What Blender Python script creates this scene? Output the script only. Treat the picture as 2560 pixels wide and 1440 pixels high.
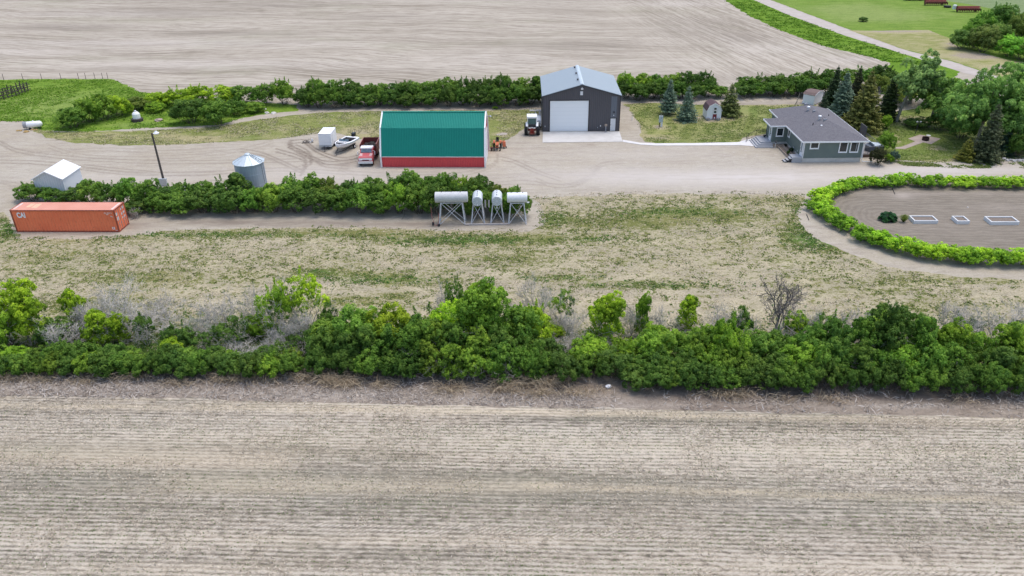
import bpy, bmesh, math, random
import numpy as np
from mathutils import Vector, Matrix, noise, geometry
R = math.radians
PI = math.pi
sc = bpy.context.scene
for _o in list(bpy.data.objects):
    bpy.data.objects.remove(_o)

# ------------------------------------------------------------------ camera
F_PX, PITCH, ROLL, CAM_H = 1944.158, 0.4990308, -0.0140957, 36.8595
_f = Vector((0, math.cos(PITCH), -math.sin(PITCH)))
_r = Vector((1, 0, 0))
_u = _r.cross(_f)
CR = math.cos(ROLL) * _r + math.sin(ROLL) * _u
CU = -math.sin(ROLL) * _r + math.cos(ROLL) * _u
cam_d = bpy.data.cameras.new('camera')
cam = bpy.data.objects.new('camera', cam_d)
sc.collection.objects.link(cam)
cam.matrix_world = Matrix(((CR.x, CU.x, -_f.x, 0), (CR.y, CU.y, -_f.y, 0), (CR.z, CU.z, -_f.z, CAM_H), (0, 0, 0, 1)))
cam_d.sensor_width = 36
cam_d.lens = 36 * F_PX / 2560
cam_d.clip_start = 1
cam_d.clip_end = 6000
sc.camera = cam

# ------------------------------------------------------------------ light
SUN_EL, SUN_AZ = R(74), R(60)      # azimuth measured from +Y (away from the camera) towards +X
w = bpy.data.worlds.new('World')
sc.world = w
w.use_nodes = True
nt = w.node_tree
nt.nodes.clear()
sky = nt.nodes.new('ShaderNodeTexSky')
sky.sky_type = 'NISHITA'
sky.sun_disc = False
sky.sun_elevation = SUN_EL
sky.sun_rotation = SUN_AZ
sky.air_density = 1.0
sky.dust_density = 3.0
sky.ozone_density = 1.0
bg = nt.nodes.new('ShaderNodeBackground')
bg.inputs['Strength'].default_value = 0.15
wo = nt.nodes.new('ShaderNodeOutputWorld')
nt.links.new(sky.outputs[0], bg.inputs[0])
nt.links.new(bg.outputs[0], wo.inputs[0])
sl = bpy.data.lights.new('sun', 'SUN')
sl.energy = 0.85
sl.angle = R(35)
sl.color = (1.0, 0.95, 0.88)
so = bpy.data.objects.new('sun', sl)
sc.collection.objects.link(so)
sdir = Vector((math.sin(SUN_AZ) * math.cos(SUN_EL), math.cos(SUN_AZ) * math.cos(SUN_EL), math.sin(SUN_EL)))
so.rotation_euler = (-sdir).to_track_quat('-Z', 'Y').to_euler()
so.location = (0, 100, 80)
sc.view_settings.view_transform = 'Standard'
sc.view_settings.look = 'None'
sc.view_settings.gamma = 1
sc.view_settings.exposure = 0.70

# ------------------------------------------------------------------ survey helpers (photo pixel -> point on the land)
def G(px, py, z=0.0):
    d = _f + ((px - 1280) / F_PX) * CR - ((py - 720) / F_PX) * CU
    t = (z - CAM_H) / d.z
    return Vector((d.x * t, d.y * t, z))
def PR(P):
    d = Vector(P) - Vector((0, 0, CAM_H))
    z = d.dot(_f)
    return 1280 + F_PX * d.dot(CR) / z, 720 - F_PX * d.dot(CU) / z
def PRn(X, Y, Z=0):
    dx, dy, dz = X, Y, Z - CAM_H
    z = dx * _f.x + dy * _f.y + dz * _f.z
    return 1280 + F_PX * (dx * CR.x + dy * CR.y + dz * CR.z) / z, 720 - F_PX * (dx * CU.x + dy * CU.y + dz * CU.z) / z
def HT(b, ty):
    lo, hi = 0.0, 30.0
    for _ in range(30):
        m = (lo + hi) / 2
        if PR((b.x, b.y, m))[1] > ty: lo = m
        else: hi = m
    return lo
def MPP(b):                     # metres per photo pixel at a ground point
    return (b - Vector((0, 0, CAM_H))).dot(_f) / F_PX

# ------------------------------------------------------------------ object helpers
COL = sc.collection
def tag(o, label=None, cat=None, group=None, kind=None):
    if label: o['label'] = label
    if cat: o['category'] = cat
    if group: o['group'] = group
    if kind: o['kind'] = kind
    return o
def thing(name, label, cat, loc, rotz=0, group=None):
    o = bpy.data.objects.new(name, None)
    COL.objects.link(o)
    o.location = loc
    o.rotation_euler = (0, 0, rotz)
    o.empty_display_size = .3
    return tag(o, label, cat, group)
class MB:
    def __init__(s): s.v = []; s.f = []; s.m = []; s.mi = 0
    def add(s, vs, fs):
        n = len(s.v); s.v += [tuple(v) for v in vs]
        for f in fs: s.f.append(tuple(i + n for i in f)); s.m.append(s.mi)
        return s
    def box(s, x0, x1, y0, y1, z0, z1, M=None):
        vs = [Vector((x, y, z)) for z in (z0, z1) for y in (y0, y1) for x in (x0, x1)]
        if M is not None: vs = [M @ v for v in vs]
        return s.add(vs, [(0, 2, 3, 1), (4, 5, 7, 6), (0, 1, 5, 4), (2, 6, 7, 3), (0, 4, 6, 2), (1, 3, 7, 5)])
    def cbox(s, c, d, M=None):
        return s.box(c[0] - d[0] / 2, c[0] + d[0] / 2, c[1] - d[1] / 2, c[1] + d[1] / 2, c[2] - d[2] / 2, c[2] + d[2] / 2, M)
    def quad(s, *p): return s.add(p, [tuple(range(len(p)))])
    def slab(s, pts, t):          # thick sheet: polygon pts pushed by vector t
        t = Vector(t); n = len(pts); p = [Vector(q) for q in pts]
        vs = p + [q + t for q in p]
        fs = [tuple(range(n))[::-1], tuple(range(n, 2 * n))] + [(i, (i + 1) % n, n + (i + 1) % n, n + i) for i in range(n)]
        return s.add(vs, fs)
    def tube(s, pts, r, seg=8, cap=True, r2=None):
        pts = [Vector(p) for p in pts]; n = len(pts); vs = []; fs = []
        for i, p in enumerate(pts):
            d = (pts[min(i + 1, n - 1)] - pts[max(i - 1, 0)])
            if d.length < 1e-6: d = Vector((0, 0, 1))
            d.normalize()
            a = d.cross(Vector((0, 0, 1)))
            if a.length < .05: a = d.cross(Vector((1, 0, 0)))
            a.normalize(); b = d.cross(a)
            rr = r if r2 is None else r + (r2 - r) * i / max(1, n - 1)
            for k in range(seg):
                t = 2 * PI * k / seg
                vs.append(p + a * (rr * math.cos(t)) + b * (rr * math.sin(t)))
        for i in range(n - 1):
            for k in range(seg):
                k2 = (k + 1) % seg
                fs.append((i * seg + k, i * seg + k2, (i + 1) * seg + k2, (i + 1) * seg + k))
        if cap: fs += [tuple(range(seg))[::-1], tuple(range((n - 1) * seg, n * seg))]
        return s.add(vs, fs)
    def lathe(s, prof, seg=24, M=None, flip=False):   # prof [(r,z)...] about z
        vs = []; fs = []; n = len(prof)
        for r, z in prof:
            for k in range(seg):
                t = 2 * PI * k / seg
                v = Vector((r * math.cos(t), r * math.sin(t), z)); vs.append(M @ v if M is not None else v)
        for i in range(n - 1):
            for k in range(seg):
                k2 = (k + 1) % seg
                fs.append((i * seg + k, i * seg + k2, (i + 1) * seg + k2, (i + 1) * seg + k))
        fs += [tuple(range(seg))[::-1], tuple(range((n - 1) * seg, n * seg))]
        return s.add(vs, fs)
    def wheel(s, c, r, w, ax='x', seg=20, rim=.55):
        M = Matrix.Translation(c) @ (Matrix.Rotation(PI / 2, 4, 'Y') if ax == 'x' else Matrix.Rotation(PI / 2, 4, 'X'))
        return s.lathe([(r * rim, -w * .3), (r * rim, -w / 2), (r * .88, -w / 2), (r, -w * .32), (r, w * .32), (r * .88, w / 2), (r * rim, w / 2), (r * rim, w * .3)], seg, M)
    def build(s, name, mat, parent=None, smooth=False, mats=None):
        me = bpy.data.meshes.new(name)
        me.from_pydata(s.v, [], s.f)
        for m in (mats or [mat]): me.materials.append(m)
        if mats: me.polygons.foreach_set('material_index', s.m)
        if smooth: me.polygons.foreach_set('use_smooth', [True] * len(me.polygons))
        bm = bmesh.new(); bm.from_mesh(me); bmesh.ops.recalc_face_normals(bm, faces=bm.faces); bm.to_mesh(me); bm.free()
        o = bpy.data.objects.new(name, me)
        COL.objects.link(o)
        if parent is not None: o.parent = parent
        return o
def part(name, mat, parent, fn, **k):
    b = MB(); fn(b); return b.build(name, mat, parent, **k)

# ------------------------------------------------------------------ node helper
class N:
    def __init__(s, name):
        s.mat = bpy.data.materials.new(name); s.mat.use_nodes = True
        s.t = s.mat.node_tree; s.t.nodes.clear()
        s.out = s.n('ShaderNodeOutputMaterial')
    def n(s, ty): return s.t.nodes.new(ty)
    def set(s, sock, v):
        if isinstance(v, bpy.types.NodeSocket): s.t.links.new(v, sock)
        elif v is not None: sock.default_value = v
    def obj(s): return s.n('ShaderNodeTexCoord').outputs['Object']
    def attr(s, name):
        a = s.n('ShaderNodeAttribute'); a.attribute_name = name; return a.outputs['Fac']
    def map(s, v, sc_=(1, 1, 1), rot=0, loc=(0, 0, 0)):
        m = s.n('ShaderNodeMapping'); s.set(m.inputs[0], v); m.inputs['Scale'].default_value = sc_
        m.inputs['Rotation'].default_value = (0, 0, rot); m.inputs['Location'].default_value = loc
        return m.outputs[0]
    def noise(s, v, scale=1, detail=3, rough=.55, dist=0):
        m = s.n('ShaderNodeTexNoise'); s.set(m.inputs['Vector'], v); m.inputs['Scale'].default_value = scale
        m.inputs['Detail'].default_value = detail; m.inputs['Roughness'].default_value = rough; m.inputs['Distortion'].default_value = dist
        return m.outputs['Fac']
    def vor(s, v, scale=1, feat='F1', out='Distance'):
        m = s.n('ShaderNodeTexVoronoi'); m.feature = feat; s.set(m.inputs['Vector'], v); m.inputs['Scale'].default_value = scale
        return m.outputs[out]
    def wave(s, v, scale=1, dist=0, dscale=1, axis='X'):
        m = s.n('ShaderNodeTexWave'); m.bands_direction = axis; s.set(m.inputs['Vector'], v); m.inputs['Scale'].default_value = scale
        m.inputs['Distortion'].default_value = dist; m.inputs['Detail Scale'].default_value = dscale; m.inputs['Detail'].default_value = 2
        return m.outputs['Fac']
    def m(s, op, a, b=None, c=None):
        m = s.n('ShaderNodeMath'); m.operation = op; s.set(m.inputs[0], a); s.set(m.inputs[1], b)
        if c is not None: s.set(m.inputs[2], c)
        return m.outputs[0]
    def rng(s, v, a, b, c=0, d=1):
        m = s.n('ShaderNodeMapRange'); s.set(m.inputs[0], v)
        for i, q in enumerate((a, b, c, d)): s.set(m.inputs[i + 1], q)
        m.clamp = True; return m.outputs[0]
    def mix(s, f, a, b, mode='MIX'):
        m = s.n('ShaderNodeMix'); m.data_type = 'RGBA'; m.blend_type = mode; s.set(m.inputs[0], f)
        s.set(m.inputs[6], a if isinstance(a, bpy.types.NodeSocket) else (*a, 1)); s.set(m.inputs[7], b if isinstance(b, bpy.types.NodeSocket) else (*b, 1))
        return m.outputs[2]
    def sep(s, v):
        m = s.n('ShaderNodeSeparateXYZ'); s.set(m.inputs[0], v); return m.outputs
    def bump(s, h, strength=.5, dist=.05):
        m = s.n('ShaderNodeBump'); m.inputs['Strength'].default_value = strength; m.inputs['Distance'].default_value = dist; s.set(m.inputs['Height'], h); return m.outputs[0]
    def bsdf(s, col, rough=.9, metal=0, bump=None, spec=.3, trans=None):
        p = s.n('ShaderNodeBsdfPrincipled')
        s.set(p.inputs['Base Color'], col if isinstance(col, bpy.types.NodeSocket) else (*col, 1))
        s.set(p.inputs['Roughness'], rough); s.set(p.inputs['Metallic'], metal)
        p.inputs['Specular IOR Level'].default_value = spec
        if bump is not None: s.set(p.inputs['Normal'], bump)
        if trans:
            t = s.n('ShaderNodeBsdfTranslucent'); s.set(t.inputs[0], col)
            mx = s.n('ShaderNodeMixShader'); mx.inputs[0].default_value = trans
            s.t.links.new(p.outputs[0], mx.inputs[1]); s.t.links.new(t.outputs[0], mx.inputs[2])
            s.t.links.new(mx.outputs[0], s.out.inputs[0])
        else: s.t.links.new(p.outputs[0], s.out.inputs[0])
        return s.mat
def sheetmetal(name, col, rib=None, axis=0, rough=.45, metal=0, wear=.12, spec=.5, ribd=.25, dirt=None):
    n = N(name); o = n.obj(); x = n.sep(o)
    big = n.noise(o, .6, 4, .6); fine = n.noise(o, 9, 3)
    c = n.mix(n.rng(big, .3, .75, 0, wear), col, tuple(q * .55 for q in col))
    c = n.mix(n.rng(fine, .35, .7, 0, wear * .6), c, tuple(min(1, q * 1.25 + .02) for q in col))
    b = None
    if rib:
        ph = n.m('MULTIPLY', x[axis], 2 * PI / rib); s_ = n.m('SINE', ph)
        c = n.mix(n.rng(s_, .55, 1, 0, ribd), c, tuple(q * .35 for q in col))
        b = n.bump(s_, .6, .02)
    if dirt:
        z = x[2]; f = n.rng(n.m('ADD', z, n.m('MULTIPLY', big, .5)), .15, .75, .6, 0)
        c = n.mix(f, c, dirt)
    return n.bsdf(c, rough, metal, b, spec)
def plain(name, col, rough=.6, metal=0, vary=.15, sc_=4, spec=.3):
    n = N(name); o = n.obj(); f = n.noise(o, sc_, 4, .6)
    c = n.mix(n.rng(f, .3, .7, 0, 1), tuple(q * (1 - vary) for q in col), tuple(min(1, q * (1 + vary)) for q in col))
    return n.bsdf(c, rough, metal, None, spec)
# ------------------------------------------------------------------ ground materials
STRAW, DIRT, GRAV = (.40, .345, .265), (.285, .245, .205), (.40, .355, .31)
def blobs_val(X, Y, blobs):
    px, py = PRn(X, Y)
    v = np.zeros_like(px)
    for cx, cy, rx, ry, s in blobs:
        d = ((px - cx) / rx) ** 2 + ((py - cy) / ry) ** 2
        v += s * np.exp(-d)
    return v
def line_val(X, Y, lines):
    """tyre tracks: lines of survey points, value 1 on the line"""
    v = np.zeros_like(X)
    for pts, wd, st in lines:
        w_ = [G(*p) for p in pts]
        # smooth
        q = []
        for i in range(len(w_) - 1):
            p0 = w_[max(i - 1, 0)]; p1 = w_[i]; p2 = w_[i + 1]; p3 = w_[min(i + 2, len(w_) - 1)]
            for k in range(6):
                t = k / 6
                q.append(.5 * ((2 * p1) + (p2 - p0) * t + (2 * p0 - 5 * p1 + 4 * p2 - p3) * t * t + (3 * p1 - p0 - 3 * p2 + p3) * t ** 3))
        q.append(w_[-1])
        for a, b in zip(q[:-1], q[1:]):
            dx, dy = b.x - a.x, b.y - a.y; L = dx * dx + dy * dy + 1e-9
            t = np.clip(((X - a.x) * dx + (Y - a.y) * dy) / L, 0, 1)
            d = np.hypot(X - a.x - t * dx, Y - a.y - t * dy)
            v = np.maximum(v, st * np.clip(1.35 - d / wd, 0, 1))
    return v
def ragged(poly, amp, step=.5, seed=0):
    out = []
    n = len(poly)
    for i in range(n):
        a, b = poly[i], poly[(i + 1) % n]
        L = (b - a).length; k = max(1, int(L / step)); nrm = Vector((-(b - a).y, (b - a).x)).normalized() if L > 0 else Vector((0, 0))
        for j in range(k):
            p = a + (b - a) * (j / k)
            if amp and max(abs(p.x), abs(p.y)) < 400:
                q = Vector((p.x * .35 + seed, p.y * .35, seed)); f = noise.noise(q) + .6 * noise.noise(q * 3.1) + .35 * noise.noise(q * 9)
                p = p + nrm * (amp * f)
            out.append(p)
    return out
def sheet(name, pts, z, mat, amp=.4, step=.5, grid=None, attrs=None, world=False, seed=0, label=None, cat=None):
    poly = [Vector(p) for p in pts] if world else [G(*p).to_2d() for p in pts]
    poly = ragged(poly, amp, step, seed)
    vs = list(poly); n = len(poly)
    if grid:
        gx = [p.x for p in poly]; gy = [p.y for p in poly]
        X, Y = np.meshgrid(np.arange(min(gx) + grid, max(gx), grid), np.arange(min(gy) + grid, max(gy), grid))
        X = X.ravel(); Y = Y.ravel()
        ins = np.zeros(len(X), bool); P = np.array([(p.x, p.y) for p in poly]); Q = np.roll(P, -1, 0)
        for (ax, ay), (bx, by) in zip(P, Q):
            c = ((ay > Y) != (by > Y)); 
            if ay != by: ins ^= c & (X < (bx - ax) * (Y - ay) / (by - ay) + ax)
        vs += [Vector((x, y)) for x, y in zip(X[ins], Y[ins])]
    ov, oe, of, *_ = geometry.delaunay_2d_cdt(vs, [(i, (i + 1) % n) for i in range(n)], [], 1, 1e-4)
    me = bpy.data.meshes.new(name)
    me.from_pydata([(v.x, v.y, z) for v in ov], [], [tuple(f) for f in of])
    me.materials.append(mat)
    bm = bmesh.new(); bm.from_mesh(me); bmesh.ops.recalc_face_normals(bm, faces=bm.faces)
    if bm.faces and sum(f.normal.z for f in bm.faces) < 0: bmesh.ops.reverse_faces(bm, faces=bm.faces)
    bm.to_mesh(me); bm.free()
    X = np.array([v.x for v in ov]); Y = np.array([v.y for v in ov])
    for k, fn in (attrs or {}).items():
        a = me.attributes.new(k, 'FLOAT', 'POINT'); a.data.foreach_set('value', fn(X, Y).astype(np.float32))
    o = bpy.data.objects.new(name, me); COL.objects.link(o)
    tag(o, label, cat, kind='structure')
    return o

def m_gravel():
    n = N('gravel'); o = n.obj()
    big = n.noise(o, .09, 4, .6); mid = n.noise(n.map(o, (.35, 1.2, 1)), .9, 5, .65); fine = n.noise(o, 6, 5, .75)
    c = n.mix(n.rng(big, .35, .68), (.395, .35, .27), (.435, .40, .33))
    c = n.mix(n.rng(mid, .46, .66, 0, .6), c, (.30, .26, .215)); c = n.mix(n.rng(n.noise(n.map(o, (.6, 1, 1), 0, (4, 4, 0)), 2.2, 4, .75), .54, .66, 0, .45), c, (.24, .205, .165)); c = n.mix(n.rng(n.noise(n.map(o, (.5, 1, 1), 0, (14, 4, 0)), 1.6, 4, .75), .46, .36, 0, .4), c, (.54, .495, .44))
    c = n.mix(n.rng(fine, .5, .72, 0, .6), c, (.24, .205, .17))
    c = n.mix(n.rng(n.noise(n.map(o, (.06, .8, 1)), 1.1, 4, .7), .52, .7, 0, .4), c, (.28, .235, .19))
    c = n.mix(n.rng(fine, .5, .3, 0, .35), c, (.54, .48, .43))
    tr = n.attr('track'); br = n.noise(o, 2.2, 3)
    c = n.mix(n.m('MULTIPLY', tr, n.rng(br, .3, .6, .45, 1)), c, (.17, .135, .105))
    pal = n.attr('pale'); c = n.mix(n.m('MULTIPLY', pal, n.rng(mid, .3, .6, .5, 1)), c, (.55, .51, .47))
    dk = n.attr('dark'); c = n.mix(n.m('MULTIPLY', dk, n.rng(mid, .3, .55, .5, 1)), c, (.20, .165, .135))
    return n.bsdf(c, .95, 0, n.bump(n.m('ADD', fine, n.m('MULTIPLY', tr, -1)), .35, .03), .15)
def m_meadow():
    n = N('meadow grass'); o = n.obj()
    big = n.noise(o, .12, 4, .6); mid = n.noise(n.map(o, (.5, 1, 1)), .8, 5, .65); fine = n.noise(n.map(o, (.7, 1, 1)), 7, 4, .7)
    t1 = n.noise(n.map(o, (.75, 1.1, 1), 0, (5, 3, 0)), 1.5, 5, .75); t2 = n.noise(n.map(o, (.9, 1.1, 1), 0, (25, 13, 0)), 4.2, 3, .7); pt = n.noise(n.map(o, (.6, 1.2, 1), 0, (8, 2, 0)), .32, 4, .65)
    g = n.attr('green'); d = n.attr('dirt'); l = n.attr('lush')
    c = n.mix(n.rng(mid, .38, .62), (.47, .40, .29), (.39, .335, .26))
    c = n.mix(n.rng(n.m('ADD', n.m('MULTIPLY', d, .5), n.m('MULTIPLY', big, .7)), .45, .85, 0, .8), c, (.345, .30, .26))
    c = n.mix(n.rng(pt, .50, .62, 0, .8), c, (.33, .285, .24)); c = n.mix(n.rng(pt, .46, .34, 0, .8), c, (.55, .48, .34)); c = n.mix(n.rng(t2, .54, .66, 0, .6), c, (.24, .205, .15)); c = n.mix(n.rng(t2, .46, .34, 0, .5), c, (.62, .56, .44))
    c = n.mix(n.rng(fine, .53, .68, 0, .5), c, (.20, .17, .115))
    c = n.mix(n.rng(fine, .47, .32, 0, .6), c, (.60, .53, .41))
    cov = n.m('ADD', n.m('MULTIPLY', g, .62), n.m('MULTIPLY', n.m('SUBTRACT', n.m('ADD', n.m('MULTIPLY', mid, .6), n.m('MULTIPLY', big, .4)), .31), 1.5))
    th = n.rng(cov, 0, 1, .60, .44); t = n.m('ADD', n.m('MULTIPLY', t1, .62), n.m('MULTIPLY', t2, .38))
    dd = n.m('SUBTRACT', t, th)
    gc = n.mix(n.rng(fine, .38, .62), (.085, .105, .025), (.20, .205, .065))
    gc = n.mix(n.rng(big, .45, .6, 0, .5), gc, (.23, .21, .085))
    gc = n.mix(n.rng(l, .15, .9), gc, n.mix(n.rng(fine, .36, .62), (.045, .10, .018), (.125, .195, .04)))
    c = n.mix(n.rng(cov, .0, .8, .08, .62), c, (.27, .265, .125))
    c = n.mix(n.rng(dd, -.06, -.01, 0, .35), c, (.28, .24, .16))
    c = n.mix(n.rng(dd, -.012, .022, 0, .95), c, gc)
    return n.bsdf(c, .95, 0, n.bump(dd, .7, .08), .1)
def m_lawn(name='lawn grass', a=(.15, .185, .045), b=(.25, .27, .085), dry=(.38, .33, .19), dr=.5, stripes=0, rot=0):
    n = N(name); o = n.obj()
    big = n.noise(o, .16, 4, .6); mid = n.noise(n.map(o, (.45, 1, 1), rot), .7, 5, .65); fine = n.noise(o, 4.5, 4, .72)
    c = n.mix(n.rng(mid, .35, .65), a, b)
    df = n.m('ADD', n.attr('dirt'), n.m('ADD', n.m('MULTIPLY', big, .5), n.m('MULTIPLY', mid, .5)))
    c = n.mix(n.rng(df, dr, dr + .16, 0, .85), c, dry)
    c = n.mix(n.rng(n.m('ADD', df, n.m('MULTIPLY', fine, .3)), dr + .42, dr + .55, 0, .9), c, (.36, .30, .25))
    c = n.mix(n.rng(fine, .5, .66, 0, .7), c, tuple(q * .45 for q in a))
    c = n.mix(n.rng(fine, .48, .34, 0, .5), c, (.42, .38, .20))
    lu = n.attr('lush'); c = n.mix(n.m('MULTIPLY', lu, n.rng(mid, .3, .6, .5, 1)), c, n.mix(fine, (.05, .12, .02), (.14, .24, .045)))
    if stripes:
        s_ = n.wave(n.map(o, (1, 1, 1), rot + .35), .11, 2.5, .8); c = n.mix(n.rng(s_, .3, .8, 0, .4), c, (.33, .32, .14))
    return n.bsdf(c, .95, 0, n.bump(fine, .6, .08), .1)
def m_lush(name, a, b, dry=(.30, .33, .13), amt=.35):
    n = N(name); o = n.obj()
    big = n.noise(o, .07, 4, .6); mid = n.noise(n.map(o, (.4, 1, 1)), .45, 6, .7); fine = n.noise(o, 3.5, 4, .72)
    c = n.mix(n.rng(mid, .35, .65), a, b)
    c = n.mix(n.rng(n.m('ADD', n.m('MULTIPLY', n.attr('dirt'), .5), n.m('MULTIPLY', n.m('ADD', big, mid), .5)), .52, .75, 0, amt), c, dry)
    c = n.mix(n.rng(fine, .5, .66, 0, .7), c, tuple(q * .45 for q in a))
    c = n.mix(n.rng(fine, .48, .32, 0, .5), c, tuple(q * 1.5 for q in b))
    c = n.mix(n.rng(n.noise(n.map(o, (.3, 1, 1), 0, (3, 1, 0)), 1.3, 4, .7), .5, .66, 0, .45), c, tuple(q * .6 for q in a))
    sp = n.noise(n.map(o, (.6, 1, 1), 0, (9, 9, 0)), 2.2, 5, .8)
    c = n.mix(n.m('MULTIPLY', n.attr('dirt'), n.rng(sp, .58, .68, 0, .8)), c, (.42, .44, .26))
    return n.bsdf(c, .95, 0, n.bump(mid, .6, .2), .1)
ROWROT = math.atan2((G(2560, 1250) - G(300, 1208)).y, (G(2560, 1250) - G(300, 1208)).x)
def m_stubble():
    n = N('stubble field'); o = n.obj(); uv = n.map(o, (1, 1, 1), -ROWROT); x = n.sep(uv)
    def st(su, sv, sc_, det=3, ro=.6, loc=0): return n.noise(n.map(uv, (su, sv, 1), 0, (loc, loc * .7, 0)), sc_, det, ro)
    wob = n.m('MULTIPLY', n.m('SUBTRACT', st(.7, .7, .25, 3), .5), .30); wob2 = n.m('MULTIPLY', n.m('SUBTRACT', st(1, 1, 4.5, 3, .7, 9), .5), .09)
    v = n.m('ADD', n.m('ADD', x[1], wob), wob2)
    row = n.m('SINE', n.m('MULTIPLY', v, 2 * PI / .35))
    row2 = n.m('SINE', n.m('ADD', n.m('MULTIPLY', v, 2 * PI / 1.22), n.m('MULTIPLY', st(.05, .3, .8, 2), 6)))
    band = st(.012, .5, .42, 4, .6); band2 = st(.03, .9, .8, 4, .7, 7); clump = st(.6, 1.2, 5.5, 5, .8, 3); clump2 = st(.35, 1.1, 1.4, 4, .7, 11)
    fine = st(1, 1, 14, 4, .75, 5); patch = st(.12, .5, .3, 4, .6, 21)
    dash = st(.42, 1.0, 3.4, 3, .65, 41); dash2 = st(.5, 1.0, 1.5, 4, .7, 51); wide = st(.035, .35, .6, 4, .6, 61)
    rs = n.rng(n.m('ADD', n.m('MULTIPLY', band2, .5), n.m('MULTIPLY', clump2, .5)), .38, .6, .10, .32)
    s_ = n.m('ADD', n.m('MULTIPLY', row, rs), n.m('MULTIPLY', n.m('SUBTRACT', dash, .5), 1.6))
    s_ = n.m('ADD', s_, n.m('MULTIPLY', n.m('SUBTRACT', dash2, .5), 1.2))
    s_ = n.m('ADD', s_, n.m('MULTIPLY', n.m('SUBTRACT', clump, .5), 1.0))
    s_ = n.m('ADD', s_, n.m('MULTIPLY', n.m('SUBTRACT', n.m('ADD', band, n.m('ADD', band2, wide)), 1.5), 1.0))
    straw = n.mix(n.rng(clump2, .35, .65), (.54, .475, .385), (.51, .46, .385))
    mid_ = n.mix(n.rng(patch, .4, .6), (.32, .285, .235), (.36, .31, .245))
    c = n.mix(n.rng(s_, -.50, -.06), (.13, .112, .09), mid_); c = n.mix(n.rng(s_, -.08, .34), c, straw)
    c = n.mix(n.rng(fine, .54, .66, 0, .45), c, (.15, .125, .10)); c = n.mix(n.rng(n.m('ADD', band, wide), .98, .84, 0, .4), c, (.21, .205, .155))
    tm = n.m('SINE', n.m('MULTIPLY', n.m('ADD', n.m('ADD', x[0], wob2), n.m('MULTIPLY', x[1], -1.6)), 2 * PI / .42))
    tb = n.m('MULTIPLY', n.rng(n.m('SINE', n.m('MULTIPLY', x[1], 2 * PI / 2.9)), .3, .8), n.rng(st(.02, .3, .4, 2, .5, 31), .47, .56))
    c = n.mix(n.m('MULTIPLY', tb, n.rng(tm, .1, .7, 0, .55)), c, (.18, .15, .12))
    c = n.mix(n.m('MULTIPLY', n.attr('chaff'), n.rng(clump, .35, .6, .3, .85)), c, (.60, .51, .37))
    c = n.mix(n.m('MULTIPLY', n.attr('soil'), n.rng(clump, .60, .42, .1, .8)), c, (.18, .155, .12))
    gf = n.m('MULTIPLY', n.rng(st(.8, 1, 6.5, 3, .75, 17), .53, .61), n.rng(n.m('ADD', n.m('MULTIPLY', band, .6), n.m('MULTIPLY', st(.08, .5, .5, 3, .6, 19), .4)), .45, .56, .15, .85))
    gf = n.m('MULTIPLY', gf, n.rng(row, .5, -.4, .25, 1))
    c = n.mix(gf, c, (.10, .14, .05))
    return n.bsdf(c, .95, 0, n.bump(s_, .6, .06), .1)
def m_farfield():
    n = N('far field'); o = n.obj()
    ra = math.atan2((G(1300, 190) - G(200, 160)).y, (G(1300, 190) - G(200, 160)).x)
    rb = math.atan2((G(2150, 140) - G(1880, 45)).y, (G(2150, 140) - G(1880, 45)).x)
    def lay(v, l):
        big = n.noise(n.map(v, (.012, .13, 1), 0, (l, 0, 0)), 1, 5, .6, .3); fi = n.noise(n.map(v, (.05, 1.1, 1), 0, (l, 5, 0)), 1, 5, .7, .2); f3 = n.noise(n.map(v, (.22, 1.3, 1)), 1, 4, .75)
        rr = n.m('SINE', n.m('MULTIPLY', n.m('ADD', n.sep(v)[1], n.m('MULTIPLY', fi, 1.5)), 2 * PI / .9))
        return big, fi, f3, rr
    wa = n.noise(o, .012, 2); wv = n.n('ShaderNodeVectorMath'); wv.operation = 'ADD'
    cb = n.n('ShaderNodeCombineXYZ'); n.set(cb.inputs[1], n.m('MULTIPLY', n.m('SUBTRACT', wa, .5), 40)); n.set(wv.inputs[0], o); n.set(wv.inputs[1], cb.outputs[0])
    A = lay(n.map(wv.outputs[0], (1, 1, 1), -ra), 0); B = lay(n.map(o, (1, 1, 1), -rb), 40)
    s_ = n.attr('side')
    def bl(i): 
        m = n.n('ShaderNodeMix'); n.set(m.inputs[0], s_); n.set(m.inputs[2], A[i]); n.set(m.inputs[3], B[i]); return m.outputs[0]
    big, fi, f3, rr = [bl(i) for i in range(4)]
    c = n.mix(n.rng(big, .38, .62), (.265, .23, .175), (.425, .38, .31))
    c = n.mix(n.rng(fi, .45, .6, 0, .75), c, (.50, .45, .375))
    c = n.mix(n.rng(fi, .45, .30, 0, .9), c, (.205, .175, .135))
    c = n.mix(n.rng(rr, .3, 1, 0, .34), c, (.24, .205, .165))
    c = n.mix(n.rng(f3, .5, .68, 0, .7), c, (.20, .17, .135))
    c = n.mix(n.rng(f3, .5, .28, 0, .35), c, (.56, .51, .45))
    gp = n.noise(n.map(o, (.5, 1, 1)), .05, 5, .7)
    c = n.mix(n.rng(gp, .52, .68, 0, .3), c, (.30, .30, .20))
    c = n.mix(n.m('MULTIPLY', n.attr('pale'), n.rng(f3, .3, .6, 1, .5)), c, (.56, .51, .46))
    c = n.mix(n.m('MULTIPLY', n.attr('dark'), n.rng(fi, .3, .6, 1, .5)), c, (.235, .205, .17))
    return n.bsdf(c, .95, 0, n.bump(f3, .5, .1), .1)
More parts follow.
